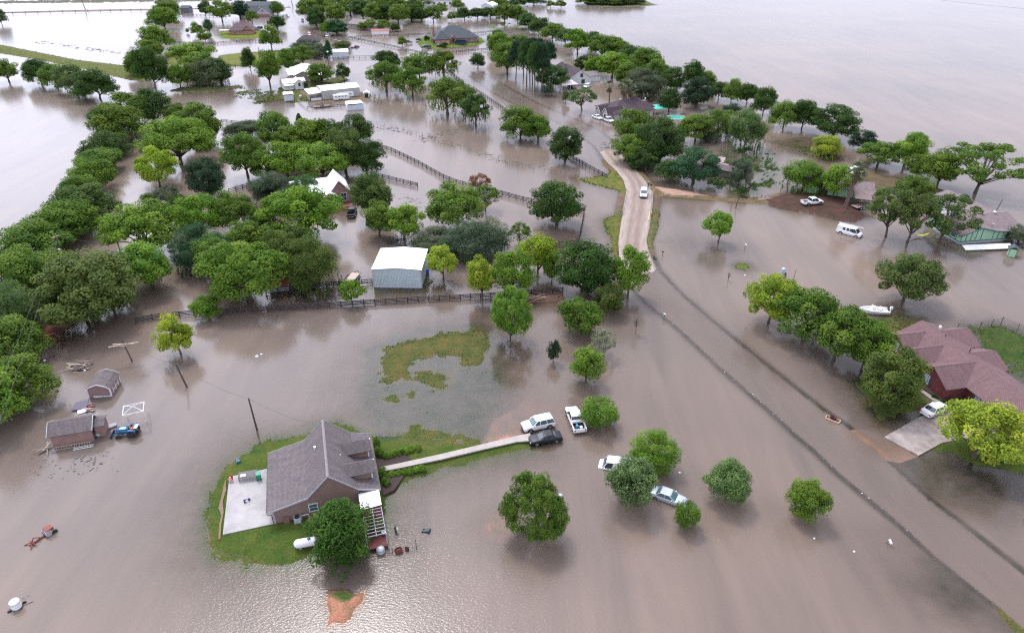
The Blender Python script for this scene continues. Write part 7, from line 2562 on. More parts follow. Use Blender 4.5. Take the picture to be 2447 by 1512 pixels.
pole((1746, 505), (1750, 480), 'thinner post beside the dark leaning post', 0.06, name='post')
def wire(a, b_, sag, label, r=0.018, n=14):
    pts = [a.lerp(b_, k / n) - Vector((0, 0, sag * 4 * (k / n) * (1 - k / n))) for k in range(n + 1)]
    m = MB()
    m.tube(pts, r, 5)
    m.tube([pts[0], pts[0] + Vector((0, 0, 0.12))], r * 2, 5)
    tag(m.build('overhead_wire', mat('dark_cable', (0.06, 0.065, 0.065), 0.6)), label, 'wire', 'overhead wires')
wire(tA, tB, 0.8, 'overhead wire from the cross armed pole to the bare leaning pole')
wire(tB, tC, 0.8, 'overhead wire between the two bare poles in open water')
wire(tC, G(775, 1020, 5.5), 0.6, 'overhead wire from the pole to the brown house roof')
wire(tD, tE, 0.8, 'overhead wire from the hedgerow transformer to the bare pole')
wire(tE, G(-40, 1010, 9.5), 0.8, 'upper overhead wire along the hedgerow toward the camera', 0.022)
wire(tE + Vector((0.6, -0.4, -0.4)), G(-20, 1060, 9.0), 0.8, 'lower overhead wire along the hedgerow toward the camera', 0.022)
wire(G(2195, -6, 9), G(2460, 22, 9), 0.5, 'dark cable crossing the far corner of the lake', 0.06)

# ---- palms
def palm(base, top, label, hang=True):
    b3 = G(*base)
    H = HT(base[0], base[1], top[1] + 6)
    t3 = G(top[0], top[1] + 6, H)
    o = thing('palm_tree', label, 'palm', b3, 0, 'tall fan palms')
    d = t3 - b3
    m = MB()
    m.tube([Vector((0, 0, -0.5)), d * 0.3 + Vector((0.1, 0, 0)), d * 0.7, d], [0.3, 0.24, 0.2, 0.19], 8)
    m.build('trunk', mat('palm_bark', (0.16, 0.10, 0.085), 0.95, var=0.4, scale=5), o)
    rg = np.random.default_rng(int(base[0]))
    m = MB()
    mk = MB()
    for k in range(46):
        an = rg.random() * 2 * PI
        el = rg.uniform(-1.35, 1.2)
        L = rg.uniform(1.9, 2.9)
        dv = Vector((math.cos(an) * math.cos(el), math.sin(an) * math.cos(el), math.sin(el)))
        side = Vector((-math.sin(an), math.cos(an), 0))
        up = dv.cross(side)
        tgt = m if el > -0.55 else mk
        c_ = d + dv * L * 0.55
        if el <= -0.55:
            c_ = d + Vector((math.cos(an) * 0.45, math.sin(an) * 0.45, -0.5 - rg.random() * 1.4))
            dv = Vector((math.cos(an) * 0.2, math.sin(an) * 0.2, -1))
        for j in range(7):                            # the fingers of one fan
            f_ = (j - 3) / 3 * 1.0
            tip = c_ + (dv * math.cos(f_) + side * math.sin(f_)) * L * 0.62 - Vector((0, 0, 0.18 * abs(f_)))
            wv = (side * math.cos(f_) - dv * math.sin(f_)) * 0.09
            tgt.poly([c_ - wv * 0.4, c_ + wv * 0.4, c_.lerp(tip, 0.5) + wv + up * 0.03, tip, c_.lerp(tip, 0.5) - wv + up * 0.03], [(0, 1, 2, 3, 4)])
    cr = m.build('crown', mat('palm_green', (0.1, 0.13, 0.045), 0.6, var=0.25), o)
    mk.build('dry_fronds', mat('dry_palm', (0.2, 0.15, 0.09), 0.8, var=0.3), o)
palm((2014, 500), (2046, 412), 'taller leaning palm beside the white fabric shelter')
palm((2019, 502), (2052, 398), 'second leaning palm, trunk crossing the first one')
palm((1455, 254), (1457, 198), 'lone tall palm at the back of the stone house')
palm((1491, 268), (1490, 205), 'tall palm in front of the stone house roof, leftmost of three')
palm((1496, 270), (1497, 200), 'middle one of the three palms before the stone house roof')
palm((1505, 268), (1508, 208), 'third palm before the stone house roof, nearest the chimney')

# ---- bare trees
def bare_tree(base, w_, hpx, label, dens=60, col=None):
    b3 = G(*base)
    H = HT(base[0], base[1], base[1] - hpx)
    o = thing('bare_tree', label, 'tree', b3)
    rnd = random.Random(int(base[0]))
    m = MB()
    m.tube([(0, 0, -0.3), (0.05, 0, H * 0.4), (0, 0.05, H * 0.75)], [0.09, 0.06, 0.02], 6)
    m.build('trunk', PALEBARK, o)
    m = MB()
    W = w_ / PPM(*base) / 2
    for k in range(dens):
        an = rnd.random() * 2 * PI
        z0 = H * rnd.uniform(0.3, 0.75)
        e_ = Vector((math.cos(an) * W * rnd.uniform(.5, 1), math.sin(an) * W * rnd.uniform(.5, 1), min(H, z0 + H * rnd.uniform(0.1, 0.4))))
        m.tube([(0, 0, z0), Vector((0, 0, z0)).lerp(e_, 0.5) + Vector((0, 0, 0.1)), e_], [0.03, 0.02, 0.008], 4)
    m.build('twigs', col or PALEBARK, o)
bare_tree((1518, 797), 36, 46, 'bare pale sapling in the water beside the gravel road')
bare_tree((1739, 672), 16, 22, 'tiny leafless shrub in the wide pool', 26, BARK)
bare_tree((1745, 436), 40, 60, 'tall wispy leafless tree in the marsh', 80)
bare_tree((1786, 455), 26, 50, 'thin leafless tree in the marsh by the wire fence', 50)

# ---- persons on the road
SKINM = mat('skin', (0.45, 0.26, 0.19), 0.6, var=0.05)
def person(px, rz, label, shirt, trousers, hair, bag=None):
    o = thing('person', label, 'person', (*tuple(G(*px, 0.42))[:2], 0.42), R(rz))
    V = [(0, 0, .95), (0, 0, 1.2), (0, 0, 1.42), (0, 0, 1.53), (0, 0.01, 1.66),
         (.1, 0, .9), (.12, .04, .5), (.12, 0, .06), (.12, .16, .03), (-.1, 0, .9), (-.12, -.03, .5), (-.13, -.08, .06), (-.13, .08, .03),
         (.19, 0, 1.4), (.25, -.02, 1.13), (.26, .1, .9), (.26, .14, .8), (-.19, 0, 1.4), (-.26, -.02, 1.13), (-.25, .1, .9), (-.25, .14, .8), (0, .01, 1.75)]
    E_ = [(0, 1), (1, 2), (2, 3), (3, 4), (4, 21), (0, 5), (5, 6), (6, 7), (7, 8), (0, 9), (9, 10), (10, 11), (11, 12), (2, 13), (13, 14), (14, 15), (15, 16), (2, 17), (17, 18), (18, 19), (19, 20)]
    rad = [.15, .14, .15, .06, .105, .095, .065, .045, .04, .095, .065, .045, .04, .07, .045, .035, .04, .07, .045, .035, .04, .08]
    me = bpy.data.meshes.new('body')
    me.from_pydata(V, E_, [])
    b_ = bpy.data.objects.new('body', me)
    COL.objects.link(b_)
    b_.parent = o
    b_.modifiers.new('skin', 'SKIN')
    for i, r_ in enumerate(rad):
        me.skin_vertices[0].data[i].radius = (r_, r_ * 0.85)
    me.skin_vertices[0].data[0].use_root = True
    s_ = b_.modifiers.new('smooth', 'SUBSURF')
    s_.levels = s_.render_levels = 1
    me.materials.append(SKINM)
    m = MB()
    m.loft([[(math.cos(2 * PI * k / 12) * rx, math.sin(2 * PI * k / 12) * ry, z) for k in range(12)] for z, rx, ry in ((.86, .2, .15), (1.1, .185, .14), (1.36, .23, .15), (1.47, .14, .11), (1.5, .07, .07))])
    for sd in (-1, 1):
        m.tube([(sd * .18, 0, 1.42), (sd * .25, -.02, 1.15)], [.09, .065], 8)
    m.build('shirt', shirt, o, smooth=True)
    m = MB()
    m.tube([(.08, 0, .92), (.12, .03, .5), (.125, 0, .1)], [.125, .09, .07], 8)
    m.tube([(-.08, 0, .92), (-.12, -.03, .5), (-.13, -.07, .1)], [.125, .09, .07], 8)
    m.build('trousers', trousers, o, smooth=True)
    m = MB()
    m.lathe((0, -0.012, 1.76), [(.02, .075), (.08, .06), (.112, .0), (.108, -.06), (.06, -.1)], 12)
    m.build('hair', hair, o, smooth=True)
person((1548.5, 449), 190, 'person in dark navy shirt and pale cap standing on the road behind the white car', mat('navy_cloth', (0.06, 0.07, 0.13), 0.8), mat('grey_cloth', (0.16, 0.16, 0.2), 0.8), mat('pale_cap', (0.7, 0.7, 0.7), 0.8))
person((1555, 452), 160, 'person in light trousers and black top beside the person with the pale cap', mat('black_cloth', (0.03, 0.03, 0.035), 0.8), mat('pale_cloth', (0.5, 0.5, 0.55), 0.8), mat('dark_hair', (0.03, 0.022, 0.02), 0.6))

# ---- white horse in the cottage yard
o = thing('horse', 'white horse grazing in the yard between the cottage and the workshop', 'horse', G(719, 236), R(70))
V = [(-.7, 0, 1.25), (-.1, 0, 1.2), (.5, 0, 1.25), (.85, 0, 1.15), (1.2, 0, .75), (1.35, 0, .4), (1.5, 0, .15), (.5, .2, .9), (.5, .22, .45), (.52, .22, .03), (.5, -.2, .9), (.55, -.22, .45), (.6, -.22, .03),
     (-.75, .2, .95), (-.65, .22, .75), (-.85, .22, .48), (-.8, .22, .03), (-.75, -.2, .95), (-.6, -.22, .75), (-.8, -.22, .48), (-.75, -.22, .03), (-1.0, 0, 1.15), (-1.1, 0, .6)]
E_ = [(0, 1), (1, 2), (2, 3), (3, 4), (4, 5), (5, 6), (2, 7), (7, 8), (8, 9), (2, 10), (10, 11), (11, 12), (0, 13), (13, 14), (14, 15), (15, 16), (0, 17), (17, 18), (18, 19), (19, 20), (0, 21), (21, 22)]
rad = [.3, .32, .32, .24, .16, .14, .09, .15, .08, .06, .15, .08, .06, .2, .13, .07, .06, .2, .13, .07, .06, .06, .04]
me = bpy.data.meshes.new('body')
me.from_pydata(V, E_, [])
b_ = bpy.data.objects.new('body', me)
COL.objects.link(b_)
b_.parent = o
b_.modifiers.new('skin', 'SKIN')
for i, r_ in enumerate(rad):
    me.skin_vertices[0].data[i].radius = (r_, r_)
me.skin_vertices[0].data[0].use_root = True
s_ = b_.modifiers.new('smooth', 'SUBSURF')
s_.levels = s_.render_levels = 1
me.materials.append(mat('white_coat', (0.7, 0.66, 0.58), 0.8, var=0.08))

# ---- propane tank
o = thing('propane_tank', 'long white propane tank on the lawn beside the cedar', 'tank', (*tuple(G(740, 1306))[:2], 0.12), R(13))
m = MB()
prof = [(0.02, -1.75), (0.3, -1.68), (0.5, -1.45), (0.55, -1.2), (0.55, 1.2), (0.5, 1.45), (0.3, 1.68), (0.02, 1.75)]
m.lathe((0, 0, 0.75), prof, 20, axis='X')
m.build('vessel', P_WHITE, o, smooth=True)
m = MB()
m.lathe((0.1, 0, 1.3), [(0.2, -0.08), (0.22, 0.05), (0.17, 0.18), (0.02, 0.22)], 14)
m.build('valve_dome', mat('teal_dome', (0.08, 0.25, 0.27), 0.4), o, smooth=True)
for x_ in (-1.0, 1.0):
    m = MB()
    m.box((x_, 0, 0.15), (0.25, 0.7, 0.5))
    m.build('foot', CONC, o)

# ---- bins, grill and other things round the brown house
def bin_(px, z, rz, col, label, tip=None):
    o = thing('wheelie_bin', label, 'bin', (*tuple(G(*px, max(z, 0)))[:2], z), R(rz))
    m = MB()
    m.loft([[(sx * a, sy * b2, z_) for sx, sy in ((-1, -1), (1, -1), (1, 1), (-1, 1))] for z_, a, b2 in ((0.05, .23, .26), (0.95, .3, .34))])
    m.build('body', col, o, bevel=0.03)
    m = MB()
    m.box((0, -0.02, 1.0), (0.66, 0.76, 0.07))
    m.box((0, 0.36, 0.97), (0.5, 0.08, 0.06))
    m.build('lid', col, o, bevel=0.03)
    for sd in (-1, 1):
        m = MB()
        m.lathe((sd * 0.27, 0.26, 0.12), [(0.03, -0.04), (0.12, -0.04), (0.12, 0.04), (0.03, 0.04)], 12, axis='X')
        m.build('wheel', BLACK, o)
    if tip:
        o.rotation_euler = (R(tip[0]), R(tip[1]), R(rz))
    return o
gp = mat('green_plastic', (0.02, 0.27, 0.15), 0.45, var=0.08)
bin_((620, 1144), 0.42, 200, gp, 'bright green wheelie bin standing on the brown house patio')
bin_((568, 1098), -0.1, 30, mat('dull_teal_plastic', (0.025, 0.12, 0.16), 0.45), 'dull teal wheelie bin floating on its side off the lawn', (80, 0))
bin_((1010, 1268), -0.25, 80, mat('dark_green_plastic', (0.03, 0.055, 0.06), 0.5), 'dark green wheelie bin floating in the water beyond the pergola', (75, 8))
o = thing('patio_table', 'weathered dark table with a white sheet on top, on the brown house patio', 'table', (*tuple(G(594, 1141, .42))[:2], 0.42), R(14))
m = MB()
m.box((0, 0, 0.72), (2.4, 1.15, 0.07))
m.build('top', mat('grey_wood', (0.13, 0.12, 0.125), 0.8), o)
for a, b_ in ((-1.1, -.48), (1.1, -.48), (1.1, .48), (-1.1, .48)):
    m = MB()
    m.box((a, b_, 0.35), (0.09, 0.09, 0.7))
    m.build('leg', DARKW, o)
m = MB()
m.box((0, 0, 0.015), (0.7, 0.5, 0.03))
m.box((0.1, 0.05, 0.035), (0.4, 0.3, 0.012))
tag(m.build('white_sheet', WHITE, None, Vector(o.location) + Vector((-0.5, -0.35, 0.757)), 0.3), 'small white sheet lying on the dark patio table', 'sheet')
o = thing('patio_chair', 'red plastic chair at the corner of the patio slab', 'chair', (*tuple(G(552, 1150, .42))[:2], 0.4), R(-40))
rp = mat('red_plastic', (0.32, 0.03, 0.045), 0.4)
m = MB()
m.box((0, 0, 0.42), (0.5, 0.5, 0.06))
m.build('seat', rp, o)
m = MB()
m.box((0, 0.27, 0.72), (0.5, 0.05, 0.6), tilt=('X', -0.15))
m.build('backrest', rp, o)
for a, b_ in ((-.2, -.2), (.2, -.2), (.2, .2), (-.2, .2)):
    m = MB()
    m.box((a, b_, 0.2), (0.05, 0.05, 0.4))
    m.build('leg', rp, o)
o = thing('tricycle', 'small dark blue toy tricycle in the middle of the patio', 'tricycle', (*tuple(G(590, 1197, .42))[:2], 0.42), R(30))
m = MB()
m.bar((-0.25, 0, 0.25), (0.3, 0, 0.35), 0.06, 0.06)
m.bar((0.3, 0, 0.15), (0.25, 0, 0.6), 0.05, 0.05)
m.bar((0.25, -0.2, 0.6), (0.25, 0.2, 0.6), 0.04, 0.04)
m.box((-0.1, 0, 0.38), (0.25, 0.2, 0.06))
m.build('frame', mat('toy_blue', (0.03, 0.06, 0.3), 0.4), o)
for p_ in ((0.32, 0, 0.17), (-0.27, 0.2, 0.13), (-0.27, -0.2, 0.13)):
    m = MB()
    m.lathe(p_, [(0.03, -0.03), (p_[2] - 0.01, -0.03), (p_[2], 0), (p_[2] - 0.01, 0.03), (0.03, 0.03)], 12, axis='Y')
    m.build('wheel', BLACK, o)
o = thing('air_conditioner', 'grey air conditioning unit against the brown house front wall', 'air conditioner', (*HL(3.4, -0.25), 0.3), R(16.5))
m = MB()
m.box((0, 0, 0.4), (0.85, 0.75, 0.8))
m.build('casing', mat('pale_grey_casing', (0.45, 0.47, 0.5), 0.5), o, bevel=0.03)
m = MB()
m.lathe((0, 0, 0.82), [(0.1, -0.01), (0.34, -0.02), (0.36, 0.03), (0.3, 0.03), (0.1, 0.05)], 16)
m.build('fan_grille', TRIMB, o)
o = thing('utility_box', 'brown metal utility box leaning at the brown house front wall', 'box', (*HL(2.1, -0.1), 0.3), R(16.5))
m = MB()
m.box((0, 0, 0.45), (0.75, 0.28, 0.9))
m.box((0, -0.15, 0.45), (0.68, 0.03, 0.8))
m.box((0.25, -0.17, 0.45), (0.05, 0.03, 0.1))
m.build('casing', mat('brown_metal', (0.2, 0.12, 0.1), 0.6), o)
o = thing('pipe_stand', 'white pipe stand beside the air conditioning unit', 'pipe frame', (*HL(4.4, -0.1), 0.3), R(16.5))
m = MB()
m.tube([(-0.5, 0, 0), (-0.5, 0, 0.7), (0.4, 0, 0.75), (0.4, 0, 0)], 0.05, 6)
m.build('pipe', WHITE, o)
for x_, y_, s_ in ((4.95, -0.4, 0.3), (0.55, 10.9, 0.4), (0.2, 11.1, 0.28)):
    bmx = bmesh.new()
    bmesh.ops.create_icosphere(bmx, subdivisions=2, radius=s_)
    rnd = random.Random(int(x_ * 10))
    for v_ in bmx.verts:
        v_.co *= rnd.uniform(0.85, 1.1)
        v_.co.z *= 0.6
    me = bpy.data.meshes.new('rock')
    bmx.to_mesh(me)
    bmx.free()
    o = bpy.data.objects.new('rock', me)
    me.materials.append(mat('tan_rock', (0.42, 0.33, 0.22), 0.9, var=0.2))
    COL.objects.link(o)
    o.location = (*HL(x_, y_), 0.38)
    tag(o, {4.95: 'tan rock beside the pipe frame at the brown house wall', 0.55: 'larger tan rock at the back corner of the patio', 0.2: 'smaller tan rock at the back corner of the patio'}[x_], 'rock')
m = MB()
m.bar(Vector((*HL(7.6, -0.15), 1.9)), Vector((*HL(7.2, -1.5), 0.3)), 0.25, 0.06)
m.bar(Vector((*HL(7.65, -0.3), 1.5)), Vector((*HL(7.5, -1.5), 0.3)), 0.1, 0.06)
tag(m.build('leaning_plank', DARKW), 'dark plank leaning against the brown house front wall near the cedar', 'plank')
# hedge plants along the walkway
hb = [(902, 1080, 20, 34), (908, 1098, 24, 30), (925, 1102, 18, 20), (941, 1098, 20, 20), (956, 1094, 20, 20), (970, 1090, 20, 20), (984, 1086, 20, 20), (1000, 1083, 18, 19),
      (918, 1150, 26, 30), (924, 1168, 24, 26), (938, 1143, 18, 17), (953, 1141, 19, 17), (968, 1138, 19, 17), (982, 1136, 19, 17), (997, 1133, 20, 18), (1011, 1131, 20, 18)]
for i, (x_, y_, w_, h_) in enumerate(hb):
    side = 'near the porch corner' if y_ < 1110 else 'on the camera side of the walkway'
    plant('bush', 'b' if h_ < 25 else 'm', x_, y_, w_, h_, ('small round hedge plant in the row beyond the walkway' if y_ < 1105 and h_ < 25 else 'small round hedge plant in the row on the near side of the walkway' if h_ < 25 else
          ('taller dark shrub at the porch end of the far hedge row' if i == 0 else 'second dark shrub at the porch end of the far hedge row' if i == 1 else 'taller dark shrub at the porch end of the near hedge row' if i == 8 else 'dark shrub behind the pergola roof')),
          'hedge plants beyond the walkway' if y_ < 1110 else 'hedge plants on the near side of the walkway')
for x_, y_, w_, h_, lb in ((2230, 955, 14, 12, 'low flowering shrub in the bed by the red brick house'), (2250, 965, 12, 10, 'dark low shrub in the bed by the red brick house'), (2275, 970, 18, 18, 'dark bush at the red brick house corner'), (1018, 100, 10, 14, 'dark cone shaped shrub on the lawn before the brick garage'), (1062, 116, 16, 14, 'round green bush in front of the brick bay'), (1000, 99, 14, 8, 'low shrub in the lawn bed left of the brick garage'), (1022, 97, 16, 10, 'clump of shrubs against the brick garage wall')):
    plant('bush', 'd', x_, y_, w_, h_, lb)

# drum, buckets, wheel in the pen
o = thing('steel_drum', 'pale steel drum half sunk at the cedar edge', 'drum', (*tuple(G(910, 1318))[:2], -0.2), 0.3)
m = MB()
m.lathe((0, 0, 0), [(0.05, 0), (0.5, 0), (0.52, 0.35), (0.5, 0.75), (0.35, 0.95), (0.05, 1.0)], 18)
m.build('shell', mat('dull_aluminium', (0.5, 0.52, 0.55), 0.45, 0.4), o, smooth=True)
m = MB()
m.lathe((0, 0, 0.72), [(0.51, -0.03), (0.53, 0), (0.51, 0.03)], 18)
m.build('band', TRIMB, o)
o = thing('cable_reel', 'rusty cable reel standing inside the drowned wire pen', 'reel', (*tuple(G(953, 1317))[:2], 0.1), 0.4)
m = MB()
m.lathe((0, 0, 0), [(0.1, -0.25), (0.48, -0.25), (0.48, -0.18), (0.2, -0.16), (0.2, 0.16), (0.48, 0.18), (0.48, 0.25), (0.1, 0.25)], 16, axis='Y')
m.build('spool', mat('rust_red', (0.2, 0.045, 0.04), 0.7), o)
m = MB()
m.lathe((0, 0, 0), [(0.18, -0.14), (0.34, -0.12), (0.34, 0.12), (0.18, 0.14)], 16, axis='Y')
m.build('cable', DARKW, o)
o = thing('bucket', 'rusty bucket beside the cable reel in the wire pen', 'bucket', (*tuple(G(972, 1312))[:2], -0.1), 0)
m = MB()
m.lathe((0, 0, 0), [(0.16, 0), (0.24, 0.42), (0.26, 0.45), (0.22, 0.42), (0.14, 0.1), (0.02, 0.08)], 14)
m.build('pail', mat('rust_red', (0.2, 0.045, 0.04), 0.7), o)
m = MB()
m.tube([(-0.24, 0, 0.42), (-0.15, 0, 0.62), (0.15, 0, 0.62), (0.24, 0, 0.42)], 0.015, 5)
m.build('handle', STEEL, o)
o = thing('kettle_grill', 'black and pale kettle grill at the pergola post', 'grill', (*tuple(G(918, 1283))[:2], 0.0), 0)
m = MB()
m.lathe((0, 0, 0.8), [(0.04, -0.3), (0.25, -0.18), (0.32, 0), (0.3, 0.02), (0.05, 0.0)], 16)
m.build('bowl', TRIMB, o, smooth=True)
m = MB()
m.lathe((0, 0, 0.84), [(0.32, 0), (0.26, 0.16), (0.1, 0.25), (0.02, 0.26)], 16)
m.build('lid', mat('pale_enamel', (0.6, 0.66, 0.72), 0.3), o, smooth=True)
for k in range(3):
    m = MB()
    m.bar((0, 0, 0.6), (0.28 * math.cos(k * 2.09), 0.28 * math.sin(k * 2.09), -0.3), 0.03, 0.03)
    m.build('leg', STEEL, o)
o = thing('garden_statue', 'small green and white garden ornament sticking out of the water past the pergola', 'ornament', G(946, 1270))
m = MB()
m.lathe((0, 0, 0), [(0.02, -0.3), (0.16, -0.2), (0.12, 0.3), (0.2, 0.55), (0.12, 0.8), (0.14, 0.95), (0.03, 1.05)], 10)
m.build('figure', mat('mossy_green', (0.06, 0.12, 0.08), 0.7), o, smooth=True)
m = MB()
m.box((0.17, 0, 0.5), (0.12, 0.2, 0.3))
m.build('plaque', WHITE, o)

# ---- canopy frame
o = thing('canopy_frame', 'white pipe canopy frame without cover standing in the water by the tractor', 'canopy frame', (*tuple(G(328, 1002))[:2], 0), R(22))
def cf(name, a, b_, r=0.05):
    q = MB()
    q.cyl(a, b_, r, n=6)
    q.build(name, PVC, o)
cn = [(-1.4, -1.2, 2.1), (1.4, -1.2, 2.1), (1.4, 1.2, 2.1), (-1.4, 1.2, 2.1)]
for i in range(4):
    cf('leg', (cn[i][0] * 1.05, cn[i][1] * 1.05, -0.7), cn[i], 0.045)
    q = MB()
    a, b_ = Vector(cn[i]), Vector(cn[(i + 1) % 4])
    q.cyl(a, b_, 0.055, n=6)
    q.cyl(a - Vector((0, 0, 0.25)), (a + b_) / 2 - Vector((0, 0, 0.04)), 0.03, n=5)
    q.cyl(b_ - Vector((0, 0, 0.25)), (a + b_) / 2 - Vector((0, 0, 0.04)), 0.03, n=5)
    q.build('top_rail', PVC, o)
for i in range(2):
    q = MB()
    q.tube([cn[i], (0, 0, 2.55 - i * 0.05), cn[i + 2]], 0.05, 6)
    q.build('ridge_pole', PVC, o)

# ---- debris
def plank_pile(name, px, label, n, spread, lmin, lmax, mats, seed, z=0.05, cat='debris pile', aim=None, long_=None):
    rnd = random.Random(seed)
    c = G(*px)
    o = thing(name, label, cat, c)
    mb = {k: MB() for k in range(len(mats))}
    for k in range(n):
        an = rnd.gauss(aim, 0.4) if aim is not None else rnd.random() * PI
        L = rnd.uniform(lmin, lmax)
        p = Vector((rnd.gauss(0, spread * 0.42), rnd.gauss(0, spread * 0.42), z + rnd.random() * 0.35))
        d = Vector((math.cos(an), math.sin(an), rnd.uniform(-0.12, 0.12))) * L / 2
        mb[k % len(mats)].bar(p - d, p + d, rnd.uniform(0.05, 0.13), 0.04)
    if long_:
        mb[0].bar(*long_, 0.22, 0.08)
    for k, m_ in mb.items():
        m_.build('board' if k == 0 else 'branch' if k == 1 else 'plank', mats[k], o)
    return o
plank_pile('lumber_pile', (190, 877), 'heap of broken grey and tan boards and sticks in the water above the pink shed', 150, 1.7, 0.4, 1.6, [WOODP, DARKW, WOOD], 3, aim=0.3, long_=(Vector((-2.4, 0.6, 0.35)), Vector((0.2, 0.1, 0.45))))
plank_pile('lumber_pile', (1818, 478), 'stack of pinkish grey sheets and boards on the earth bank beyond the marsh', 26, 1.8, 1.2, 3.0, [mat('pinkish_grey_sheet', (0.36, 0.27, 0.26), 0.7), WOODP], 5, 0.35, aim=0.25)
plank_pile('lumber_pile', (1278, 713), 'orange tan boards lying on the bank below the fence end', 9, 1.2, 2.0, 5.0, [mat('fresh_timber', (0.55, 0.36, 0.24), 0.7), WOODP], 7, 0.1, aim=0.06)
plank_pile('lumber_pile', (213, 982), 'pale planks floating against the pink shed', 5, 0.8, 1.5, 2.4, [WOODP, WOOD], 9, 0.0, aim=0.0)
plank_pile('lumber_pile', (125, 805), 'old dark boards in the water under the hedgerow', 14, 1.6, 1.0, 2.8, [WOOD, DARKW], 13, 0.0, aim=0.1)
plank_pile('lumber_pile', (112, 1074), 'long grey boards propped at the end of the brown shed', 7, 0.5, 1.8, 3.2, [WOOD, WOODP], 15, 0.2, aim=1.1)
plank_pile('brush_pile', (198, 1108), 'drift of dark twigs in the water below the brown shed', 110, 2.6, 0.2, 0.9, [DARKW, BARK], 17, -0.3, 'driftwood')
plank_pile('brush_pile', (620, 243), 'dark brush heap standing in water left of the cottage', 60, 1.3, 1.0, 2.6, [DARKW, WOOD], 19, 0.2, 'brush heap')
plank_pile('brush_pile', (945, 578), 'dark broken branches in the water below the airy tree by the pickup', 50, 3.0, 0.8, 2.4, [DARKW, BARK], 21, 0.0, 'driftwood')
plank_pile('lumber_pile', (855, 686), 'white pipes and boards lying along the fence at the metal barn', 5, 0.7, 2.5, 5.0, [PVC, WOOD], 23, 0.3, aim=0.15)
o = thing('wrecked_trailer', 'overturned small trailer wreck with dark tarp and white panel below the pink shed', 'wreck', (*tuple(G(196, 973))[:2], 0.0), R(18))
m = MB()
m.poly([(-1.3, -0.7, 0.25), (0.9, -0.9, 0.35), (1.0, 0.9, 0.75), (-0.9, 0.8, 0.6), (-1.3, -0.7, 0.1), (0.9, -0.9, 0.2), (1.0, 0.9, 0.6), (-0.9, 0.8, 0.45)], [(0, 1, 2, 3), (7, 6, 5, 4), (0, 4, 5, 1), (1, 5, 6, 2), (2, 6, 7, 3), (3, 7, 4, 0)])
m.build('tarp', mat('slate_violet_tarp', (0.11, 0.095, 0.135), 0.6, var=0.2), o)
m = MB()
m.box((0.3, -1.35, 0.2), (1.2, 0.7, 0.06), 0.2, tilt=('X', 0.35))
m.build('panel', WHITE, o)
m = MB()
rnd = random.Random(4)
for k in range(22):
    m.box((1.1 + rnd.gauss(0, .45), -0.4 + rnd.gauss(0, .45), 0.15 + rnd.random() * .3), (rnd.uniform(.1, .5), rnd.uniform(.1, .4), .12), rnd.random() * 3)
m.build('rubble', mat('rusty_rubble', (0.2, 0.09, 0.08), 0.8, var=0.5, scale=8), o)
for i, (px, L, z_, rz, lb) in enumerate((((177, 1068), 4.8, 0.15, 16.5, 'upper pale ladder leaning along the brown shed wall'), ((200, 1070), 2.6, 0.02, 19, 'shorter ladder floating at the brown shed wall'))):
    m = MB()
    for sd in (-0.2, 0.2):
        m.bar((-L / 2, sd, 0), (L / 2, sd, 0), 0.05, 0.08)
    for k in range(int(L / 0.33)):
        m.bar((-L / 2 + 0.2 + k * 0.33, -0.2, 0), (-L / 2 + 0.2 + k * 0.33, 0.2, 0), 0.035, 0.03)
    o = m.build('ladder', PVC if i else WOODP, None, (*tuple(G(*px))[:2], z_ + 0.1), R(rz))
    tag(o, lb, 'ladder')
    if i == 0:
        o.rotation_euler.x = R(60)
m = MB()
m.loft([[(x_, -w_, z0), (x_, w_, z0), (x_, w_ * 1.15, z1), (x_, -w_ * 1.15, z1)] for x_, w_, z0, z1 in ((-1.4, 0.1, 0.1, 0.25), (-0.8, 0.35, -0.1, 0.25), (0.6, 0.38, -0.1, 0.22), (1.4, 0.3, -0.05, 0.25))])
tag(m.build('skiff', mat('grey_skiff', (0.3, 0.27, 0.29), 0.6), None, (*tuple(G(255, 1023))[:2], 0.05), R(32)), 'narrow grey skiff beside the end of the brown shed', 'boat')
m = MB()
m.lathe((0, 0, 0), [(0.05, -0.2), (0.4, -0.15), (0.45, 0.1), (0.3, 0.3), (0.05, 0.35)], 9)
m.box((0.2, 0.1, 0.2), (0.5, 0.3, 0.3), 0.5)
tag(m.build('tarp_bundle', mat('mint_tarp', (0.3, 0.6, 0.5), 0.6, var=0.3, scale=4), None, (*tuple(G(236, 1040))[:2], 0.3)), 'mint green tarp bundle on the end of the brown shed', 'bundle')
m = MB()
m.lathe((0, 0, 0.2), [(0.05, -0.3), (0.34, -0.3), (0.36, 0), (0.34, 0.4), (0.05, 0.42)], 12)
m.tube([(0.3, 0, 0.3), (0.8, 0.3, 0.2), (1.6, 0.5, 0.25)], 0.08, 6)
tag(m.build('orange_float', mat('orange_plastic', (0.7, 0.17, 0.04), 0.5), None, (*tuple(G(103, 805))[:2], 0.1)), 'bright orange drum shape on the reddish bank under the hedgerow', 'drum')

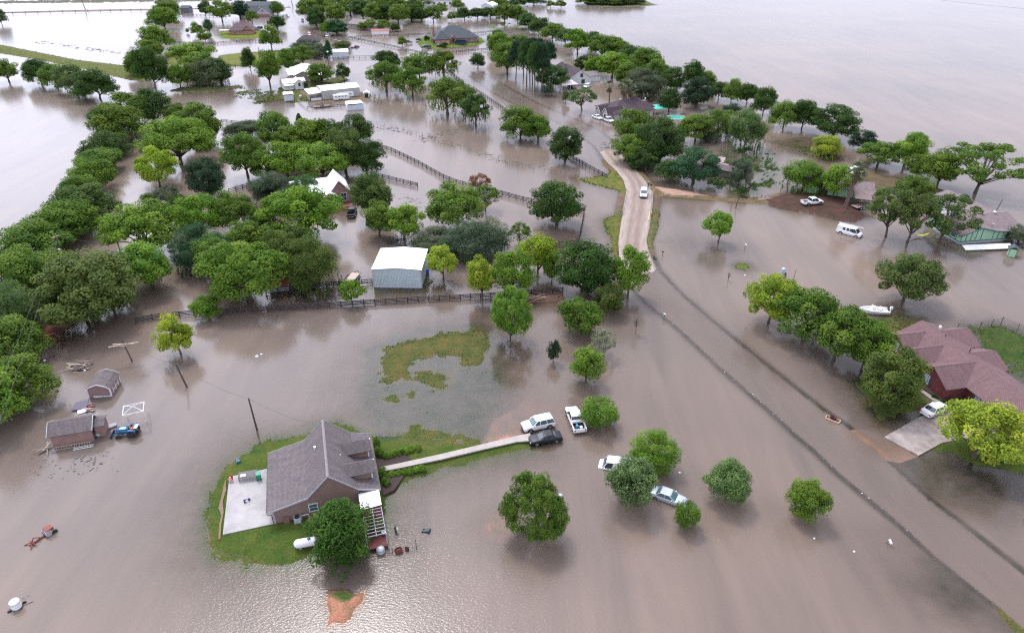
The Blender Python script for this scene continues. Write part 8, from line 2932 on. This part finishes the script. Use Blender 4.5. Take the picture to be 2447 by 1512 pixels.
# ---- floating litter, mailboxes, well
def jug(px, label, s_=0.2, c_=None):
    m_ = MB()
    m_.lathe((0, 0, 0), [(0.02, -s_ * 0.5), (s_ * 0.75, -s_ * 0.4), (s_ * 0.8, s_ * 0.6), (s_ * 0.25, s_ * 1.0), (s_ * 0.2, s_ * 1.25), (0.02, s_ * 1.3)], 10, axis='X')
    m_.lathe((s_ * 1.3, 0, 0), [(s_ * 0.1, -s_ * 0.1), (s_ * 0.24, 0), (s_ * 0.1, s_ * 0.15)], 8, axis='X')
    tag(m_.build('floating_jug', c_ or WHITE, None, (*tuple(G(*px))[:2], 0.05), px[0] % 3, smooth=True), label, 'jug', 'white litter floating in the water')
for px, lb, s_ in (((613, 853), 'larger white jug floating alone between the fence and the brown house', 0.34), ((624, 847), 'smaller white litter next to the lone floating jug', 0.22), ((106, 862), 'white litter floating under the hedgerow', 0.24), ((203, 886), 'white jug at the edge of the broken board heap', 0.24),
                   ((1623, 1130), 'white litter beside the yellowish feathery tree', 0.2), ((1338, 1183), 'white litter at the edge of the dense young pine', 0.26), ((2040, 1318), 'white litter in open water near the road corner', 0.16), ((1946, 1287), 'white speck of litter in open water beside the road', 0.14), ((1780, 659), 'white litter beside the grass islet', 0.22)):
    jug(px, lb, s_)
def mailbox(px, label, lean=0.0, col=None, z=0.0):
    o = thing('mailbox', label, 'mailbox', (*tuple(G(*px))[:2], z), R(px[0] % 60))
    m_ = MB()
    m_.box((0, 0, 0.3), (0.1, 0.1, 1.4))
    m_.build('post', WOOD, o)
    m_ = MB()
    m_.extrude([(-0.11, 0.95), (0.11, 0.95), (0.11, 1.12)] + [(0.11 * math.cos(PI * k / 6), 1.12 + 0.11 * math.sin(PI * k / 6)) for k in range(1, 6)] + [(-0.11, 1.12)], -0.28, 0.28)
    m_.build('box', col or STEEL, o)
    o.rotation_euler.x = lean
mailbox((1583, 612), 'dark mailbox on a post in the water beside the gravel road end', 0, TRIMB)
mailbox((1586, 762), 'grey mailbox on the near edge of the flooded road', 0.1)
mailbox((2116, 1292), 'white mailbox tilted low in the water near the road corner', 0.6, WHITE, -0.3)
mailbox((1779, 592), 'white mailbox far out in the wide pool', 0.2, WHITE, -0.2)
mailbox((2444, 1240), 'broken pale mailbox at the photo edge beyond the road', 0.4, PVC, -0.1)
mailbox((1341, 224), 'small white marker post by the road below the pines', 0, WHITE)
o = thing('well_casing', 'pale blue cylindrical well tank standing in the wide pool', 'well tank', G(1891 - 1, 658))
o.location = G(1869, 662)
m = MB()
m.lathe((0, 0, 0), [(0.05, -0.5), (0.42, -0.5), (0.42, 2.0), (0.38, 2.1), (0.05, 2.14)], 16)
m.build('tank', mat('pale_blue_steel', (0.42, 0.5, 0.56), 0.4, 0.2), o, smooth=True)
m = MB()
m.box((0.45, -0.2, 0.5), (0.3, 0.3, 1.2))
m.tube([(0.3, 0.2, 0), (0.9, 0.4, 0.3), (1.2, 0.4, -0.2)], 0.05, 6)
m.build('pump_box', TRIMB, o)
o = thing('planter', 'small wooden planter box with a dark red plant at the flooded road edge', 'planter', (*tuple(G(1990, 1003))[:2], -0.05), R(-40))
m = MB()
for a, b_, c_, d_ in ((0, -0.4, 2.1, 0.1), (0, 0.4, 2.1, 0.1), (-1.0, 0, 0.1, 0.8), (1.0, 0, 0.1, 0.8)):
    m.box((a, b_, 0.12), (c_, d_, 0.3))
m.build('box', mat('fresh_timber', (0.55, 0.36, 0.24), 0.7), o)
m = MB()
for k in range(40):
    an = k * 2.4
    m.bar((math.cos(an) * .1, math.sin(an) * .1, 0.1), (math.cos(an) * .5, math.sin(an) * .3, 0.55 + 0.2 * math.sin(k)), 0.1, 0.03)
m.build('plant', mat('dark_red_leaves', (0.12, 0.03, 0.04), 0.7), o)
o = thing('hammock', 'yellow green hammock slung between trees over the water before the green house', 'hammock', G(2180, 570))
m = MB()
A, B = G(2182, 553, 1.3) - G(2180, 570), G(2222, 556, 1.3) - G(2180, 570)
prev = None
for k in range(13):
    p = A.lerp(B, k / 12) - Vector((0, 0, 0.8 * 4 * (k / 12) * (1 - k / 12)))
    wv = Vector((0, 0.45 * math.sin(PI * k / 12) + 0.03, 0))
    if prev:
        m.poly([prev[0] - prev[1], prev[0] + prev[1], p + wv, p - wv, prev[0] - prev[1] - Vector((0, 0, .03)), prev[0] + prev[1] - Vector((0, 0, .03)), p + wv - Vector((0, 0, .03)), p - wv - Vector((0, 0, .03))], [(0, 3, 2, 1), (4, 5, 6, 7), (0, 4, 7, 3), (1, 2, 6, 5)])
    prev = (p, wv)
m.build('sling', mat('lime_cloth', (0.5, 0.6, 0.05), 0.7), o)
m = MB()
m.tube([A, A + (A - B).normalized() * 1.6 + Vector((0, 0, 0.8))], 0.03, 5)
m.build('rope', DARKW, o)
m = MB()
m.tube([B, B + (B - A).normalized() * 1.6 + Vector((0, 0, 0.8))], 0.03, 5)
m.build('rope', DARKW, o)
bb = bin_((2044 + 5, 478), 0.3, 20, mat('blue_plastic', (0.02, 0.1, 0.5), 0.4), 'blue bin against the green barn wall')
bb.location = (*tuple(G(2050 - 0, 482))[:2], 0.3)
o = thing('picnic_bench', 'small grey bench frame on the shore beside the white house yard', 'bench', (*tuple(G(832, 459))[:2], 0.05), R(25))
m = MB()
m.box((0, 0, 0.45), (1.8, 0.5, 0.08))
m.build('seat', WOOD, o)
m = MB()
m.box((0, 0.28, 0.75), (1.8, 0.06, 0.4))
m.build('backrest', WOOD, o)
for sd in (-0.8, 0.8):
    m = MB()
    m.box((sd, 0, 0.2), (0.1, 0.5, 0.45))
    m.build('leg', WOOD, o)
# jet skis on a trailer under the bright tree
tr = trailer('boat_trailer', 'twin axle trailer under the spreading lime tree on the right lawn', (2385, 1092), -14, 4.6, 2.0, 0.5, material=STEEL, z=0.15)
for k, (dx, c_, lb) in enumerate(((-1.3, P_RED, 'dark pink personal watercraft on the trailer under the spreading lime tree'), (0.9, P_WHITE, 'white personal watercraft on the trailer under the spreading lime tree'))):
    o = thing('watercraft', lb, 'watercraft', Vector(tr.location) + Matrix.Rotation(R(-14), 3, 'Z') @ Vector((dx, 0, 0.55)), R(-14 + 90 * 0))
    m = MB()
    m.loft([[(x_, -w_, 0), (x_, w_, 0), (x_, w_ * 1.1, z1 * 0.6), (x_, w_ * 0.5, z1), (x_, -w_ * 0.5, z1), (x_, -w_ * 1.1, z1 * 0.6)] for x_, w_, z1 in ((-0.95, 0.35, 0.45), (0, 0.42, 0.5), (0.6, 0.35, 0.62), (1.1, 0.08, 0.4))])
    m.build('hull', c_, o)
    m = MB()
    m.box((-0.3, 0, 0.62), (1.0, 0.36, 0.24))
    m.build('seat', TRIMB, o, bevel=0.06)
    m = MB()
    m.bar((0.35, -0.35, 0.9), (0.35, 0.35, 0.9), 0.05, 0.05)
    m.bar((0.35, 0, 0.55), (0.35, 0, 0.9), 0.1, 0.1)
    m.build('handlebar', TRIMB, o)

# ---- grass: tufts along every shore and in the marsh, one mass nobody could count
rg = np.random.default_rng(3)
Zc = (ZZ.reshape(NR, NC)[:-1, :-1] + ZZ.reshape(NR, NC)[1:, 1:]) / 2
xs, ys_ = XX.reshape(NR, NC), YY.reshape(NR, NC)
cellA = ((xs[:-1, 1:] - xs[:-1, :-1]) * (ys_[1:, :-1] - ys_[:-1, :-1])).ravel()
cx, cy, cz = xs[:-1, :-1].ravel(), ys_[:-1, :-1].ravel(), Zc.ravel()
cc = CC.reshape(NR, NC, 3)[:-1, :-1].reshape(-1, 3)
green = (cc[:, 1] > cc[:, 0] * 0.95) & (cc[:, 1] > cc[:, 2] * 1.25)
ok = green & (cz > -0.012) & (cy > 30) & (cy < 450) & (np.abs(cx) < 0.8 * cy + 30)
wgt = np.where(ok, np.where(cz < 0.1, 1.0, 0.45), 0) * np.minimum(cellA, 0.6)
wgt /= wgt.sum()
pick = rg.choice(len(wgt), 42000, p=wgt)
n = len(pick)
side = np.sqrt(cellA[pick])
gx, gy = cx[pick] + rg.random(n) * side, cy[pick] + rg.random(n) * side
gz = cz[pick]
hh = np.where(gz < 0.06, rg.uniform(0.05, 0.13, n), rg.uniform(0.03, 0.08, n)) * np.clip(gy / 90, 0.8, 2.2)
V, F = [], []
an = rg.random(n) * PI
wd = hh * 0.55
lean = rg.normal(0, 0.35, (n, 2)) * hh[:, None]
q0 = np.stack([gx - np.cos(an) * wd, gy - np.sin(an) * wd, gz - 0.03], 1)
q1 = np.stack([gx + np.cos(an) * wd, gy + np.sin(an) * wd, gz - 0.03], 1)
q2 = np.stack([gx + np.cos(an) * wd * 0.5 + lean[:, 0], gy + np.sin(an) * wd * 0.5 + lean[:, 1], gz + hh], 1)
q3 = np.stack([gx - np.cos(an) * wd * 0.7 + lean[:, 0], gy - np.sin(an) * wd * 0.7 + lean[:, 1], gz + hh * 0.8], 1)
VV = np.stack([q0, q1, q2, q3], 1).reshape(-1, 3)
me = bpy.data.meshes.new('grass')
me.vertices.add(4 * n)
me.vertices.foreach_set('co', VV.astype(np.float32).ravel())
me.loops.add(4 * n)
me.loops.foreach_set('vertex_index', np.arange(4 * n, dtype=np.int32))
me.polygons.add(n)
me.polygons.foreach_set('loop_start', np.arange(0, 4 * n, 4, dtype=np.int32))
me.polygons.foreach_set('loop_total', np.full(n, 4, dtype=np.int32))
me.update(calc_edges=True)
me.materials.append(mat('grass_blades', (0.085, 0.115, 0.03), 0.8, var=0.45, scale=0.9, spec=0.2))
o = bpy.data.objects.new('grass', me)
COL.objects.link(o)
tag(o, 'short ragged grass along the shores, lawns and marsh', 'grass', kind='stuff')
# foam and stones where the water runs over the road edge
rnd = random.Random(8)
m = MB()
edge_pts = [G(*a) for a, b_, z in ROAD[1:12]]
for i in range(len(edge_pts) - 1):
    a, b_ = edge_pts[i], edge_pts[i + 1]
    nn = int((b_ - a).length * 9)
    for k in range(nn):
        if rnd.random() < 0.45 + 0.4 * math.sin(k * 0.21 + i):
            p = a.lerp(b_, rnd.random()) + Vector((rnd.gauss(-0.25, 0.16), rnd.gauss(-0.2, 0.16), 0))
            s_ = rnd.uniform(0.02, 0.08)
            m.box((p.x, p.y, 0.0), (s_ * 2, s_, 0.05), rnd.random() * 3, mi=0 if rnd.random() < 0.12 else 1)
o = m.build('foam', [WHITE, mat('wet_stones', (0.12, 0.1, 0.09), 0.6, var=0.4)])
tag(o, 'line of stones and foam along the drowned road edge', 'foam', kind='stuff')

# drift lines of twigs and weed caught along the drowned wires and in the marsh
m = MB()
lines = [((870, 298), (1000, 322)), ((1000, 322), (1180, 380)), ((1180, 380), (1400, 425)), ((550, 228), (660, 245)), ((1000, 340), (1120, 300)), ((1720, 360), (1850, 420)), ((1700, 400), (1790, 450)), ((900, 560), (1010, 600)), ((960, 470), (1100, 540)), ((60, 1130), (260, 1100)), ((560, 205), (640, 235)), ((90, 100), (300, 130)), ((1440, 360), (1500, 300))]
for (a, b_) in lines:
    A, B = G(*a), G(*b_)
    for k in range(46):
        p = A.lerp(B, rnd.random()) + Vector((rnd.gauss(0, 1.3), rnd.gauss(0, 1.6), 0.01))
        q = max(0.45, p.y / 170)
        for j in range(rnd.randint(1, 4)):
            an = rnd.random() * PI
            d = Vector((math.cos(an), math.sin(an), rnd.uniform(0, 0.3))) * rnd.uniform(0.1, 0.5) * q
            pp = p + Vector((rnd.gauss(0, .3), rnd.gauss(0, .3), 0)) * q
            m.bar(pp - d, pp + d, 0.05 * q, 0.04 * q)
tag(m.build('debris', mat('drift_weed', (0.05, 0.055, 0.03), 0.9, var=0.5, scale=1.5)), 'drifting twigs and weed in lines on the flooded pasture and marsh', 'debris', kind='stuff')
